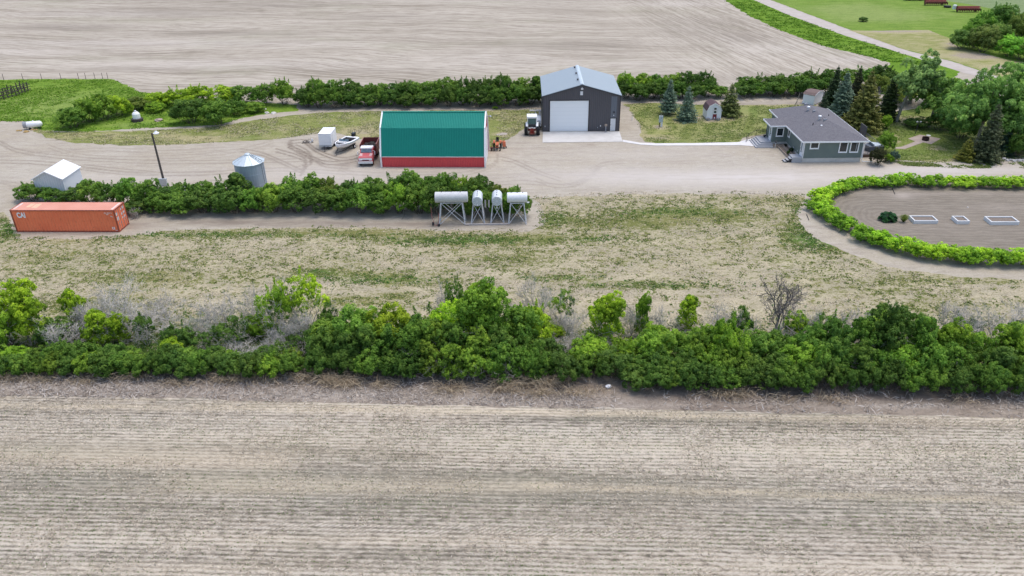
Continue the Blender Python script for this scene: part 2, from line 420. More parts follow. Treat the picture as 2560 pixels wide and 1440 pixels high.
def m_headland():
    n = N('headland litter'); o = n.obj()
    big = n.noise(n.map(o, (.3, 1, 1)), .35, 4, .6); mid = n.noise(n.map(o, (.45, 1.3, 1)), 1.6, 5, .7); fine = n.noise(n.map(o, (.35, 1.3, 1), .15), 8, 4, .75); f2 = n.noise(n.map(o, (1.3, .35, 1), .6), 7, 4, .75)
    c = n.mix(n.rng(mid, .35, .65), (.225, .185, .145), (.32, .275, .225))
    c = n.mix(n.rng(n.m('MAXIMUM', fine, f2), .55, .7, 0, .8), c, (.46, .40, .34))
    c = n.mix(n.rng(fine, .45, .3, 0, .6), c, (.12, .095, .08))
    p = n.attr('pale'); c = n.mix(n.m('MULTIPLY', p, n.rng(n.m('MAXIMUM', fine, f2), .45, .62, .1, .9)), c, (.54, .50, .45))
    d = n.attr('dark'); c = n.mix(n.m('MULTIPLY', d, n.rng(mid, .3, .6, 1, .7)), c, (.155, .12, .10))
    return n.bsdf(c, .95, 0, n.bump(fine, .8, .08), .1)
def m_soil():
    n = N('garden soil'); o = n.obj()
    t = n.attr('ring'); rr = n.m('SINE', n.m('MULTIPLY', n.m('ADD', t, n.m('MULTIPLY', n.noise(o, .5, 4), 1.6)), 2 * PI / .75))
    mid = n.noise(n.map(o, (.35, 1, 1)), 1.1, 5, .7); fine = n.noise(o, 8, 4, .75)
    c = n.mix(n.rng(mid, .35, .65), (.195, .17, .135), (.255, .225, .18))
    c = n.mix(n.rng(rr, .2, 1, 0, .22), c, (.15, .125, .105))
    c = n.mix(n.rng(rr, -.2, -1, 0, .18), c, (.32, .28, .235))
    c = n.mix(n.rng(fine, .52, .72, 0, .5), c, (.13, .105, .09))
    c = n.mix(n.rng(n.noise(o, 14, 2), .66, .74, 0, .7), c, (.5, .46, .4))
    c = n.mix(n.m('MULTIPLY', n.attr('pale'), n.rng(mid, .3, .6, .5, 1)), c, (.36, .315, .27))
    return n.bsdf(c, .95, 0, n.bump(n.m('ADD', fine, rr), .5, .04), .1)
def m_road():
    n = N('road gravel'); o = n.obj(); mid = n.noise(o, .5, 5, .7); fine = n.noise(o, 6, 4, .75)
    c = n.mix(n.rng(mid, .35, .65), (.42, .375, .33), (.49, .45, .41)); c = n.mix(n.rng(fine, .5, .75, 0, .5), c, (.30, .27, .235))
    return n.bsdf(c, .95, 0, None, .1)
def m_concrete(name='concrete', a=(.52, .51, .485), b=(.60, .59, .565)):
    n = N(name); o = n.obj(); mid = n.noise(o, .7, 5, .65); fine = n.noise(o, 12, 3, .7)
    c = n.mix(n.rng(mid, .35, .65), a, b); c = n.mix(n.rng(fine, .55, .75, 0, .3), c, tuple(q * .7 for q in a))
    c = n.mix(n.rng(n.noise(o, .35, 4, .7, .8), .55, .7, 0, .35), c, tuple(q * .72 for q in a))
    return n.bsdf(c, .8, 0, None, .25)

Z1 = lambda X, Y: np.zeros_like(X)
# ------------------------------------------------------------------ ground sheets
# yard: the whole sandy farmyard is the base sheet round the farm
tracks = []
def tr(pts, off=.85, wd=.2, st=.7, pair=True):
    st = min(1, st * 1.25)
    if not pair: tracks.append((pts, wd, st)); return
    tracks.append((pts, wd, st)); tracks.append(([(x, y + off * 9) for x, y in pts], wd, st))
tr([(730, 352), (760, 350), (790, 372), (840, 392), (880, 392), (905, 383)], st=.8)
tr([(725, 358), (745, 375), (790, 398), (815, 410), (870, 415)], st=.6)
tr([(728, 350), (722, 362), (745, 372), (800, 400), (840, 404), (890, 396)], st=.8)
tr([(740, 362), (770, 378), (778, 398), (760, 412), (738, 418)], st=.7)
tr([(600, 372), (650, 380), (700, 400), (760, 428)], st=.5)
tr([(850, 418), (880, 428), (1000, 436), (1150, 432), (1230, 410), (1245, 385)], st=.35)
tr([(1252, 392), (1290, 402), (1340, 425), (1400, 445)], st=.4)
tr([(690, 372), (745, 388), (765, 402), (760, 420), (750, 432)], st=.7)
tr([(0, 352), (40, 372), (120, 385), (230, 395), (420, 402), (600, 400), (760, 396), (830, 392)], st=.45)
tr([(120, 362), (200, 385), (330, 392), (480, 386), (600, 372), (680, 352)], st=.3)
tr([(210, 412), (400, 430), (560, 427), (700, 420), (900, 430), (1100, 430)], st=.45)
tr([(0, 400), (120, 405), (300, 428), (480, 432), (585, 425)], st=.5)
tr([(0, 385), (100, 380), (260, 370), (420, 376), (560, 368)], st=.3)
tr([(0, 450), (60, 462), (95, 470)], st=.3)
tr([(1110, 470), (1300, 452), (1420, 462), (1480, 435), (1500, 410), (1560, 400)], st=.28)
tr([(1220, 440), (1400, 430), (1700, 440), (2000, 432), (2300, 425), (2560, 430)], st=.22)
tr([(1340, 445), (1380, 460), (1430, 458), (1470, 440)], st=.35)
tr([(430, 470), (480, 458), (540, 452), (590, 456)], st=.4)
yard_pts = [(-900, 620), (-900, 250), (-300, 255), (0, 262), (240, 240), (900, 240), (1300, 240), (1500, 220), (2300, 220), (2900, 260), (3100, 700), (2560, 735), (2060, 640), (1800, 520), (1340, 600), (300, 640)]
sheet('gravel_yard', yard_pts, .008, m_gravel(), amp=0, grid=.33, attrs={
    'track': lambda X, Y: line_val(X, Y, tracks),
    'pale': lambda X, Y: np.clip(blobs_val(X, Y, [(1900, 445, 300, 22, .9), (2400, 425, 260, 14, .8), (1500, 440, 220, 22, .5), (820, 435, 260, 22, .45), (300, 445, 200, 15, .3), (1600, 385, 200, 20, .3)]), 0, 1),
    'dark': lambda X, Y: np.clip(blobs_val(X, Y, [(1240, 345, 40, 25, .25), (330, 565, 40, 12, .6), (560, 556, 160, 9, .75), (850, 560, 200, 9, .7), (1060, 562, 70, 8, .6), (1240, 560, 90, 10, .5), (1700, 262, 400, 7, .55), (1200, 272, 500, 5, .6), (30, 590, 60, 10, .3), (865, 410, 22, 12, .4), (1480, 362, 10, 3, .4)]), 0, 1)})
# base land to the horizon
sheet('ground', [(-3000, -400), (3000, -400), (3500, 3500), (-3500, 3500)], 0, m_gravel(), amp=0, world=True, step=400, attrs={'track': Z1, 'pale': Z1, 'dark': Z1})
# stubble field in front
def chaff(X, Y):
    px, py = PRn(X, Y)
    def ln(x0, y0, x1, y1, wd, s): 
        t = np.clip((px - x0) / (x1 - x0), 0, 1); e = np.clip(np.minimum(px - x0 + 60, x1 - px + 60) / 60, 0, 1)
        return s * e * np.exp(-((py - (y0 + (y1 - y0) * t)) / wd) ** 2)
    return np.clip(ln(1350, 1216, 2530, 1252, 7, .9) + ln(430, 1202, 1350, 1216, 16, .45) + ln(0, 1016, 2560, 1048, 5, .5) + ln(1700, 1040, 2560, 1064, 7, .5) + ln(500, 1012, 1700, 1036, 9, .5)
        + ln(0, 1140, 700, 1160, 22, .4) + ln(0, 995, 560, 1000, 2, .6) + ln(0, 1012, 400, 1018, 5, .5) + ln(1200, 1100, 2560, 1140, 16, .25) + blobs_val(X, Y, [(500, 1120, 700, 50, .3), (1900, 1160, 700, 50, .25), (700, 1225, 500, 12, .5), (900, 1350, 700, 14, .3), (300, 1420, 500, 14, .4), (2000, 1420, 500, 20, .3)]), 0, 1)
def soilv(X, Y):
    return np.clip(blobs_val(X, Y, [(250, 1262, 420, 14, .75), (900, 1278, 500, 22, .5), (380, 1062, 320, 4, .8), (1500, 1290, 420, 26, .7), (2050, 1320, 500, 24, .55), (2400, 1350, 300, 20, .4), (950, 1395, 500, 25, .4), (1250, 1420, 700, 20, .3), (860, 1125, 300, 8, .4), (2560, 1235, 60, 14, .6), (100, 1048, 100, 6, .5), (0, 1290, 300, 30, .3)]), 0, 1)
sheet('stubble_field', [(-700, 970), (0, 988), (500, 997), (1000, 1012), (1600, 1022), (2100, 1035), (2560, 1046), (3300, 1068), (3600, 2300), (-1100, 2300)], .012, m_stubble(), amp=.25, step=.3, grid=.45, attrs={'chaff': chaff, 'soil': soilv}, seed=3)
# litter strip between the shelterbelt and the stubble
sheet('headland', [(-700, 925), (0, 905), (800, 925), (1500, 935), (2560, 950), (3300, 960), (3300, 1075), (2560, 1050), (1600, 1028), (500, 1003), (0, 994), (-700, 976)], .006, m_headland(), amp=0, grid=.5, attrs={
    'pale': lambda X, Y: np.clip(blobs_val(X, Y, [(300, 975, 300, 12, .8), (850, 985, 200, 14, .9), (1350, 1000, 250, 12, .7), (1900, 1005, 90, 7, .9), (2270, 1015, 130, 6, .9), (2530, 1012, 40, 8, .7), (1650, 1012, 100, 5, .5), (60, 960, 100, 14, .5)]), 0, 1),
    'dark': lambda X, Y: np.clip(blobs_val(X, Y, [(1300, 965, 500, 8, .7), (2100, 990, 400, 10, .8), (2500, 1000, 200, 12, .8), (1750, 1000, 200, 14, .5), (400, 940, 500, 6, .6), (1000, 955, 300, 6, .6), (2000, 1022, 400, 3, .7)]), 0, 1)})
# meadow between shelterbelt and yard
GR = [(500, 585, 500, 10, .9), (1150, 600, 260, 14, .9), (900, 578, 120, 7, .7), (1350, 598, 60, 9, .8), (1700, 535, 170, 18, 1.2), (1560, 560, 160, 14, .9), (1750, 528, 90, 8, .6), (1850, 548, 90, 14, .6), (2050, 520, 70, 22, .7), (2020, 590, 70, 30, .9), (2100, 620, 60, 20, .8),
      (1385, 548, 45, 16, .9), (1280, 650, 120, 24, .8), (1460, 600, 30, 10, .6), (930, 690, 160, 12, .8), (1060, 705, 140, 10, .9), (1400, 695, 110, 8, .8), (1640, 712, 140, 10, .9), (1480, 715, 80, 8, .5), (800, 680, 60, 10, .9),
      (100, 760, 140, 40, .6), (400, 700, 240, 14, .6), (300, 770, 140, 30, .6), (900, 755, 120, 14, .9), (1000, 740, 60, 8, .6), (10, 575, 40, 30, 1.2), (250, 600, 220, 8, .5), (1540, 650, 50, 6, .5), (1800, 660, 40, 7, .6), (1945, 650, 30, 8, .7), (2240, 640, 60, 14, .6),
      (2400, 700, 220, 8, .8), (2200, 720, 160, 20, .5), (2330, 770, 160, 30, .5), (500, 650, 500, 40, .25), (700, 640, 900, 60, .12), (2100, 680, 200, 30, .3), (1900, 500, 160, 10, .5), (1600, 500, 160, 10, .35), (1530, 560, 220, 50, .3), (1800, 600, 300, 60, .25), (2000, 560, 60, 60, .4), (1700, 900, 1500, 60, .8), (500, 860, 700, 60, .9), (200, 680, 200, 20, .4), (100, 640, 200, 15, .4)]
LU = [(500, 587, 300, 6, .7), (1150, 600, 220, 10, .9), (1700, 530, 130, 13, .55), (2015, 588, 46, 26, 1.3), (2070, 612, 50, 12, .8), (2010, 515, 26, 14, .8), (1385, 548, 40, 14, .7), (1640, 712, 140, 8, .7), (930, 700, 200, 12, .7), (1400, 695, 100, 6, .7), (10, 575, 40, 25, .9), (1500, 600, 60, 6, .5), (800, 680, 50, 8, .9), (1487, 713, 16, 5, 1.2), (1700, 900, 1500, 70, .8), (500, 860, 700, 60, .8)]
DI = [(820, 592, 55, 7, 1.6), (1500, 720, 250, 14, 1.0), (1350, 705, 90, 10, .8), (1700, 640, 200, 20, .4), (30, 610, 100, 8, .5), (1300, 575, 160, 6, .8), (2300, 690, 200, 6, .5), (1900, 730, 300, 30, .35), (200, 592, 200, 5, .8)]
sheet('meadow', [(-700, 560), (-40, 545), (6, 530), (30, 560), (40, 597), (180, 600), (330, 594), (400, 578), (600, 571), (900, 569), (1090, 577), (1320, 578), (1362, 562), (1358, 520), (1330, 497), (1420, 490), (1700, 484), (1960, 487), (2012, 492), (2000, 512), (1990, 535), (1998, 558), (2030, 590), (2080, 618), (2150, 645), (2260, 676), (2400, 692), (2560, 700), (3300, 735), (3300, 980), (2560, 960), (0, 915), (-700, 930)], .013, m_meadow(), amp=.45, step=.35, grid=.6,
      attrs={'green': lambda X, Y: np.clip(blobs_val(X, Y, GR), 0, 1.3), 'lush': lambda X, Y: np.clip(blobs_val(X, Y, LU), 0, 1), 'dirt': lambda X, Y: np.clip(blobs_val(X, Y, DI), 0, 1.5)}, seed=7)
# far field
sheet('far_field', [(-1300, 205), (-1300, -110), (-300, -120), (1500, -110), (1812, 0), (1870, 36), (1950, 74), (2060, 113), (2180, 141), (2225, 158), (2210, 235), (1900, 255), (900, 262), (700, 255), (400, 240), (350, 226), (306, 205), (292, 196), (0, 197), (-600, 205)], .012, m_farfield(), amp=.5, step=1.0, grid=3.5, attrs={
    'side': lambda X, Y: np.clip((PRn(X, Y)[0] - 1440 - (PRn(X, Y)[1]) * 1.0) / 260, 0, 1),
    'pale': lambda X, Y: np.clip(blobs_val(X, Y, [(350, 108, 500, 8, .6), (500, 160, 400, 12, .5), (60, 130, 200, 8, .5), (1600, 160, 200, 12, .3), (1950, 120, 150, 20, .4), (1700, 10, 120, 6, .5), (250, 35, 300, 6, .4), (2150, 150, 90, 8, .6), (1250, 150, 200, 20, .3)]), 0, 1),
    'dark': lambda X, Y: np.clip(blobs_val(X, Y, [(150, 68, 160, 9, .8), (560, 84, 220, 5, .7), (380, 30, 200, 10, .6), (700, 14, 200, 7, .6), (960, 42, 120, 6, .5), (1420, 115, 180, 12, .7), (1730, 70, 120, 35, .5), (1850, 95, 60, 15, .5), (900, 175, 250, 5, .4), (1750, 195, 260, 12, .6), (1400, 20, 100, 20, .3), (300, 175, 300, 3, .5)]), 0, 1)}, seed=11)
# left green pasture
lush = m_lush('pasture grass', (.105, .205, .02), (.19, .285, .035))
sheet('pasture', [(-900, 250), (-600, 205), (0, 200), (120, 197), (290, 198), (304, 208), (345, 228), (420, 240), (640, 255), (745, 262), (745, 277), (690, 282), (600, 296), (545, 314), (440, 316), (330, 322), (200, 330), (110, 326), (80, 318), (60, 305), (0, 301), (-900, 330)], .017, lush, amp=.5, step=.5, grid=1.5, attrs={
    'dirt': lambda X, Y: np.clip(blobs_val(X, Y, [(150, 260, 130, 25, .9), (20, 268, 60, 18, .7), (350, 312, 120, 5, .7), (100, 285, 80, 8, .4)]), 0, 1)}, seed=13)
lawn_m = m_lawn()
LA = {'dirt': lambda X, Y: np.clip(blobs_val(X, Y, [(900, 330, 60, 10, .3), (500, 345, 200, 10, .15), (1255, 336, 14, 4, .6), (1290, 310, 40, 30, .1), (200, 345, 90, 12, .1)]), 0, .6), 'lush': lambda X, Y: np.clip(blobs_val(X, Y, [(700, 285, 300, 10, .2), (620, 344, 30, 4, .4), (1350, 275, 40, 3, .6)]), 0, 1)}
sheet('lawn', [(75, 322), (150, 330), (330, 328), (480, 322), (560, 315), (640, 300), (720, 290), (800, 282), (940, 278), (1220, 276), (1340, 273), (1346, 284), (1330, 297), (1318, 312), (1290, 338), (1262, 352), (1244, 364), (1228, 370), (950, 355), (890, 345), (830, 330), (780, 332), (700, 347), (560, 356), (420, 362), (300, 363), (190, 358), (120, 345)], .021, lawn_m, amp=.5, step=.4, grid=1.0, attrs=LA, seed=17)
sheet('lawn', [(1556, 260), (1640, 257), (1700, 262), (1840, 263), (1960, 262), (2040, 262), (2040, 300), (1930, 330), (1905, 335), (1858, 346), (1845, 356), (1700, 357), (1640, 358), (1612, 354), (1600, 340), (1603, 320), (1592, 300), (1580, 282), (1572, 268)], .021, m_lawn('garden lawn', stripes=1, dr=.52), amp=.4, step=.4, grid=1.0, attrs={
    'dirt': lambda X, Y: np.clip(blobs_val(X, Y, [(1570, 258, 40, 5, .35), (1650, 345, 40, 6, .45), (1600, 330, 10, 20, .3), (1671, 286, 12, 4, .7), (1718, 302, 26, 5, .8), (1780, 297, 40, 7, 1.1), (1820, 290, 30, 5, .8), (1652, 318, 14, 4, .9), (1930, 262, 60, 4, .3)]), 0, 1),
    'lush': lambda X, Y: np.clip(blobs_val(X, Y, [(1610, 285, 30, 7, .5), (1870, 275, 60, 8, .35), (1850, 335, 60, 12, .3), (1620, 355, 60, 3, .6), (1780, 355, 120, 3, .6), (1900, 290, 30, 25, .3)]), 0, 1)}, seed=19)
sheet('lawn', [(2150, 300), (2240, 280), (2400, 250), (2800, 300), (2900, 400), (2560, 402), (2510, 398), (2440, 404), (2340, 406), (2250, 400), (2222, 398), (2200, 392), (2180, 370)], .021, m_lawn('shaded lawn', (.12, .17, .035), (.20, .25, .06), dr=.56), amp=.4, step=.4, grid=1.0, attrs={  # shade over this lawn is painted in as darker greens
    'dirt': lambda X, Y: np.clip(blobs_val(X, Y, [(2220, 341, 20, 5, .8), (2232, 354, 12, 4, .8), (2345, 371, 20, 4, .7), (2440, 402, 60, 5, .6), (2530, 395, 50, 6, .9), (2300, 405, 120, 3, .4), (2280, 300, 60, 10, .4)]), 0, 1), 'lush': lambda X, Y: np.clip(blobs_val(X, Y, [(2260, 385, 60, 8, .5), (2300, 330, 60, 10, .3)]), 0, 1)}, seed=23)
# road and verge, meadow beyond
sheet('verge', [(1400, -150), (1600, -110), (1882, -2), (1978, 40), (2112, 89), (2251, 132), (2364, 167), (2400, 180), (2330, 240), (2200, 235), (2215, 180), (2222, 157), (2180, 143), (2060, 115), (1950, 76), (1870, 38), (1812, 0)], .018, m_lush('verge grass', (.085, .19, .012), (.17, .28, .025), amt=.2), amp=.6, step=.8, grid=3, attrs={'dirt': Z1}, seed=29)
sheet('road', [(1560, -130), (1760, -80), (1919, -2), (2121, 74), (2260, 125), (2379, 154), (2560, 214), (3300, 430), (3300, 520), (2560, 226), (2364, 168), (2251, 132), (2112, 89), (1978, 40), (1882, -1), (1640, -95)], .022, m_road(), amp=.25, step=.6, grid=2, seed=31)
sheet('far_meadow', [(1600, -200), (1760, -82), (1919, -3), (2121, 73), (2260, 124), (2379, 153), (2560, 213), (3600, 520), (4200, 200), (3400, -150), (2400, -200)], .018, m_lush('far meadow grass', (.125, .22, .03), (.20, .29, .05), (.30, .34, .13), .5), amp=.3, step=1, grid=3, attrs={
    'dirt': lambda X, Y: np.clip(blobs_val(X, Y, [(2200, 40, 130, 14, .8), (2100, 20, 100, 10, .6)]), 0, 1)}, seed=37)
sheet('mown_patch', [(2124, 76), (2200, 77), (2320, 75), (2345, 85), (2372, 95), (2378, 108), (2400, 118), (2520, 150), (2700, 175), (2700, 245), (2560, 212), (2379, 152), (2260, 123)], .024, m_lawn('mown grass', (.22, .24, .075), (.31, .31, .12), (.39, .35, .20), dr=.47), amp=.3, step=.6, grid=2, attrs={'dirt': lambda X, Y: np.clip(blobs_val(X, Y, [(2250, 79, 100, 3, .6), (2450, 140, 80, 8, .7), (2380, 112, 20, 8, .5), (2540, 170, 60, 7, .9)]), 0, 1), 'lush': Z1}, seed=41)
sheet('crop_field', [(2250, -40), (2365, 2), (2430, 12), (2500, 26), (2700, 60), (3600, 160), (3400, -150), (2300, -190)], .024, m_lush('young crop', (.17, .235, .10), (.21, .27, .13), (.30, .31, .20), .4), amp=.2, step=2, grid=4, attrs={'dirt': Z1}, seed=43)
# garden
gc = G(2400, 552)
gp = [(2090, 505), (2115, 482), (2180, 468), (2300, 458), (2560, 458), (3100, 470), (3150, 640), (2560, 640), (2380, 634), (2260, 618), (2180, 600), (2120, 570), (2090, 535)]
def ring(X, Y):
    dx = np.maximum(G(2215, 545).x + 1 - X, 0); dy = np.abs(Y - (gc.y + .4) - (X - gc.x) * -.06)
    return np.sqrt(dx * dx + dy * dy)
sheet('garden_soil', [(2060, 515), (2090, 482), (2160, 464), (2300, 452), (2560, 452), (3200, 464), (3200, 660), (2560, 652), (2380, 645), (2240, 625), (2150, 600), (2080, 560)], .016, m_soil(), amp=.1, grid=.5, attrs={'ring': ring, 'pale': lambda X, Y: np.clip(blobs_val(X, Y, [(2260, 490, 30, 8, .9), (2400, 484, 300, 4, .5), (2300, 560, 200, 20, .2), (2500, 520, 100, 12, .3)]), 0, 1)}, seed=47)
CONC = m_concrete()
sheet('concrete_apron', [(1357, 330.5), (1548.6, 329.6), (1557, 355), (1356.5, 357)], .05, CONC, amp=0)
sheet('sidewalk', [(1557, 350), (1575, 353), (1600, 357.5), (1640, 359), (1740, 358.5), (1845, 356), (1868, 349), (1880, 347), (1892, 362), (1903, 367), (1880, 366), (1850, 363.5), (1760, 364), (1640, 364.5), (1600, 362), (1570, 357.5), (1557, 355)], .045, m_concrete('new concrete', (.62, .61, .6), (.7, .69, .68)), amp=0, step=.4)
PAV = m_concrete('pink paving', (.36, .29, .25), (.43, .36, .315))
sheet('patio', [(2270, 347), (2300, 337), (2352, 347), (2328, 361), (2308, 356.5), (2262, 373), (2234, 372), (2236, 369), (2255, 367), (2288, 354)], .04, PAV, amp=0)
# ------------------------------------------------------------------ vegetation
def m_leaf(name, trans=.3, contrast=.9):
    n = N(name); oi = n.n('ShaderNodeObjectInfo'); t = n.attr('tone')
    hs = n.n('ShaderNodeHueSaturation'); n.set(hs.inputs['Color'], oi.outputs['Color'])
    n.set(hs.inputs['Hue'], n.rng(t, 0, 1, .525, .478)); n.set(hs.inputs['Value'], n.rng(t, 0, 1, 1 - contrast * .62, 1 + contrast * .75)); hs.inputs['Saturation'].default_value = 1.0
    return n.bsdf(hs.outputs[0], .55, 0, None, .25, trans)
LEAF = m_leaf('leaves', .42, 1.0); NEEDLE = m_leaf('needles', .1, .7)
BARK = plain('bark', (.13, .105, .085), .9, vary=.3, sc_=8)
PALEBARK = plain('pale poplar bark', (.30, .28, .24), .9, vary=.25, sc_=6)
DEADM = plain('dead grey wood', (.47, .445, .405), .9, vary=.25, sc_=5)
DEADD = plain('dark dead wood', (.19, .17, .155), .9, vary=.25, sc_=5)
def leaf_quads(C, Nn, size, tone, rng, asp=.62):
    n = len(C)
    Nn = Nn + rng.normal(0, .38, (n, 3)); Nn /= np.linalg.norm(Nn, axis=1)[:, None] + 1e-9
    a = np.cross(Nn, rng.normal(size=(n, 3))); a /= np.linalg.norm(a, axis=1)[:, None] + 1e-9
    b = np.cross(Nn, a); s = size * rng.uniform(.65, 1.35, n)[:, None] * .5
    V = np.stack([C - a * s, C + b * s * asp, C + a * s, C - b * s * asp], 1).reshape(-1, 3)
    return V, np.repeat(tone, 4)
def fastmesh(name, V, tone, extra, mats):
    """V quads as 4-vertex runs; extra = MB with trunk/twigs"""
    nq = len(V) // 4
    ev = np.array(extra.v, float).reshape(-1, 3) if extra and extra.v else np.zeros((0, 3))
    me = bpy.data.meshes.new(name)
    ef = extra.f if extra else []
    allv = np.vstack([V, ev]); me.vertices.add(len(allv)); me.vertices.foreach_set('co', allv.astype(np.float32).ravel())
    loops = [np.arange(nq * 4)] + [np.array(f) + nq * 4 for f in ef]
    lens = np.concatenate([np.full(nq, 4), np.array([len(f) for f in ef], int)])
    li = np.concatenate(loops); me.loops.add(len(li)); me.loops.foreach_set('vertex_index', li.astype(np.int32))
    st = np.concatenate([[0], np.cumsum(lens)[:-1]]); me.polygons.add(len(lens)); me.polygons.foreach_set('loop_start', st.astype(np.int32))
    mi = np.concatenate([np.zeros(nq, int), np.ones(len(ef), int)]).astype(np.int32)
    for m in mats: me.materials.append(m)
    me.polygons.foreach_set('material_index', mi)
    a = me.attributes.new('tone', 'FLOAT', 'POINT'); a.data.foreach_set('value', np.concatenate([tone, np.full(len(ev), .5)]).astype(np.float32))
    me.update(calc_edges=True); me.validate()
    return me
def unit(v): return v / (np.linalg.norm(v, axis=-1)[..., None] + 1e-9)
def crown(rng, rx, ry, z0, z1, nl, lr, sub, nleaf, leaf, up=.25, shoots=0, top=1.0):
    """cauliflower crown: lobes on an ellipsoid, sub-lobes on the lobes, leaves on the sub-lobes"""
    zc = (z0 + z1) / 2; rz = (z1 - z0) / 2; V = []; T = []
    k = 0
    while k < nl:
        d = unit(rng.normal(size=3)); 
        if d[2] < -.55: continue
        rr = rng.uniform(.55, .92) if rng.random() < .8 else rng.uniform(.1, .5)
        c = np.array([d[0] * rx * rr, d[1] * ry * rr, zc + d[2] * rz * rr * (1 if d[2] < 0 else top)])
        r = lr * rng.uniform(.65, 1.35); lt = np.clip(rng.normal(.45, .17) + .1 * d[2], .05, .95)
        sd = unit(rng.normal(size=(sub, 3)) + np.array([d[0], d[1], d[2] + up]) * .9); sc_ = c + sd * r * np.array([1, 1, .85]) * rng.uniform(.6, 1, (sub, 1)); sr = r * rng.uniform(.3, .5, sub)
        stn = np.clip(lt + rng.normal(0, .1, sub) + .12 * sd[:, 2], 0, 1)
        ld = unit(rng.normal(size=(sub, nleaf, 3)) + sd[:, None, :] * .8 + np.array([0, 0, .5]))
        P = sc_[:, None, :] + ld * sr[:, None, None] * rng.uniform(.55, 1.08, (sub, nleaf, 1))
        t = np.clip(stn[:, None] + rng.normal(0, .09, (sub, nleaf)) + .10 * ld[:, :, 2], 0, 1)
        P = P.reshape(-1, 3); ok = P[:, 2] > .03
        v, tt = leaf_quads(P[ok], ld.reshape(-1, 3)[ok], leaf, t.ravel()[ok], rng); V.append(v); T.append(tt); k += 1
    for _ in range(shoots):
        a = rng.uniform(0, 2 * PI); q = rng.uniform(0, .8); b = np.array([math.cos(a) * rx * q, math.sin(a) * ry * q, zc + rz * math.sqrt(1 - q * q) * .85]); L = rng.uniform(.5, 1.1); dd = unit(np.array([math.cos(a) * .3, math.sin(a) * .3, 1.]))
        m = int(L * 110); s = rng.uniform(0, 1, m); P = b + dd * (s * L)[:, None] + rng.normal(0, .11, (m, 3)) * (1.15 - s)[:, None]
        v, tt = leaf_quads(P, unit(rng.normal(size=(m, 3)) + [0, 0, .4]), leaf, np.clip(.6 + rng.normal(0, .15, m), 0, 1), rng); V.append(v); T.append(tt)
    return np.vstack(V), np.concatenate(T)
def branchy(B, rng, p, d, L, r, lev, spread=.6, n=(2, 3), seg=3, minr=.008, grav=0.0):
    p = np.array(p, float); d = unit(np.array(d, float)); pts = [p]; k = 3
    for i in range(k):
        d = unit(d + rng.normal(0, .16, 3) + np.array([0, 0, grav])); p = p + d * L / k; pts.append(p)
    B.tube(pts, r, seg, False, max(minr, r * .55))
    if lev <= 0: return
    for j in range(rng.integers(n[0], n[1] + 1)):
        q = pts[rng.integers(1, k + 1)] if j else pts[-1]
        nd = unit(d + rng.normal(0, spread, 3))
        branchy(B, rng, q, nd, L * rng.uniform(.6, .85), max(minr, r * .58), lev - 1, spread, n, seg, minr, grav)
SHRUB = []; SHRUB_B = []
for i in range(8):
    rng = np.random.default_rng(100 + i)
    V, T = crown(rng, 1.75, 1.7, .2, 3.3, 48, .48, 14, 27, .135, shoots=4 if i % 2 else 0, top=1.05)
    B = MB()
    for j in range(7):
        a = j * .9; branchy(B, rng, (math.cos(a) * .25, math.sin(a) * .25, -.05), (math.cos(a) * .6, math.sin(a) * .6, 1), 1.1, .045, 2, .5)
    SHRUB.append(fastmesh('shrub_mesh', V, T, B, [LEAF, BARK]))
TALL = []
for i in range(5):
    rng = np.random.default_rng(120 + i); VV = []; TT = []
    for k in range(4 + i % 2):
        a = k * 2.3 + i; q = .75 if k else 0; h0 = 1.0 + .9 * k * .6; v_, t_ = crown(rng, 1.05, 1.0, 0, 2.4, 15, .40, 13, 27, .13)
        VV.append(v_ + np.array([math.cos(a) * q, math.sin(a) * q, min(h0, 3.3) + rng.uniform(-.2, .3) if k else 2.9])); TT.append(t_)
    v_, t_ = crown(rng, 1.7, 1.6, .3, 2.6, 28, .48, 13, 27, .135); VV.append(v_); TT.append(t_)
    B = MB()
    for j in range(5):
        a = j * 1.25; branchy(B, rng, (math.cos(a) * .2, math.sin(a) * .2, -.05), (math.cos(a) * .35, math.sin(a) * .35, 1), 1.6, .06, 3, .4)
    TALL.append(fastmesh('tall_shrub_mesh', np.vstack(VV), np.concatenate(TT), B, [LEAF, DEADM]))
OPEN = []       # thin open shrubs with a spray of bare twigs
for i in range(4):
    rng = np.random.default_rng(150 + i)
    V, T = crown(rng, 1.6, 1.5, .9, 3.6, 15, .44, 13, 27, .135, shoots=2)
    B = MB()
    for j in range(6):
        a = j * 1.05; branchy(B, rng, (math.cos(a) * .2, math.sin(a) * .2, -.05), (math.cos(a) * .5, math.sin(a) * .5, 1), 1.35, .05, 4, .5, (2, 3))
    OPEN.append(fastmesh('open_shrub_mesh', V, T, B, [LEAF, DEADM]))
LIME = []
for i in range(6):
    rng = np.random.default_rng(200 + i)
    V, T = crown(rng, 1.0, .85, .03, 1.5, 36, .26, 12, 24, .085, top=1.0)
    LIME.append(fastmesh('lime_mesh', V, T, None, [LEAF]))
DEAD = []
for i in range(5):
    rng = np.random.default_rng(300 + i); B = MB()
    for j in range(6 if i != 4 else 1):
        a = j * 1.27 + i; branchy(B, rng, (math.cos(a) * .15, math.sin(a) * .15, -.05), (math.cos(a) * .55, math.sin(a) * .55, 1) if i != 4 else (.1, 0, 1), 1.35 if i != 4 else 1.9, .055 if i != 4 else .14, 5, .5, (2, 4) if i != 4 else (3, 4), 3, .0072 if i != 4 else .014, .05)
    me = bpy.data.meshes.new('dead_mesh'); me.from_pydata(B.v, [], B.f); me.materials.append(DEADM if i != 4 else DEADD); DEAD.append(me)
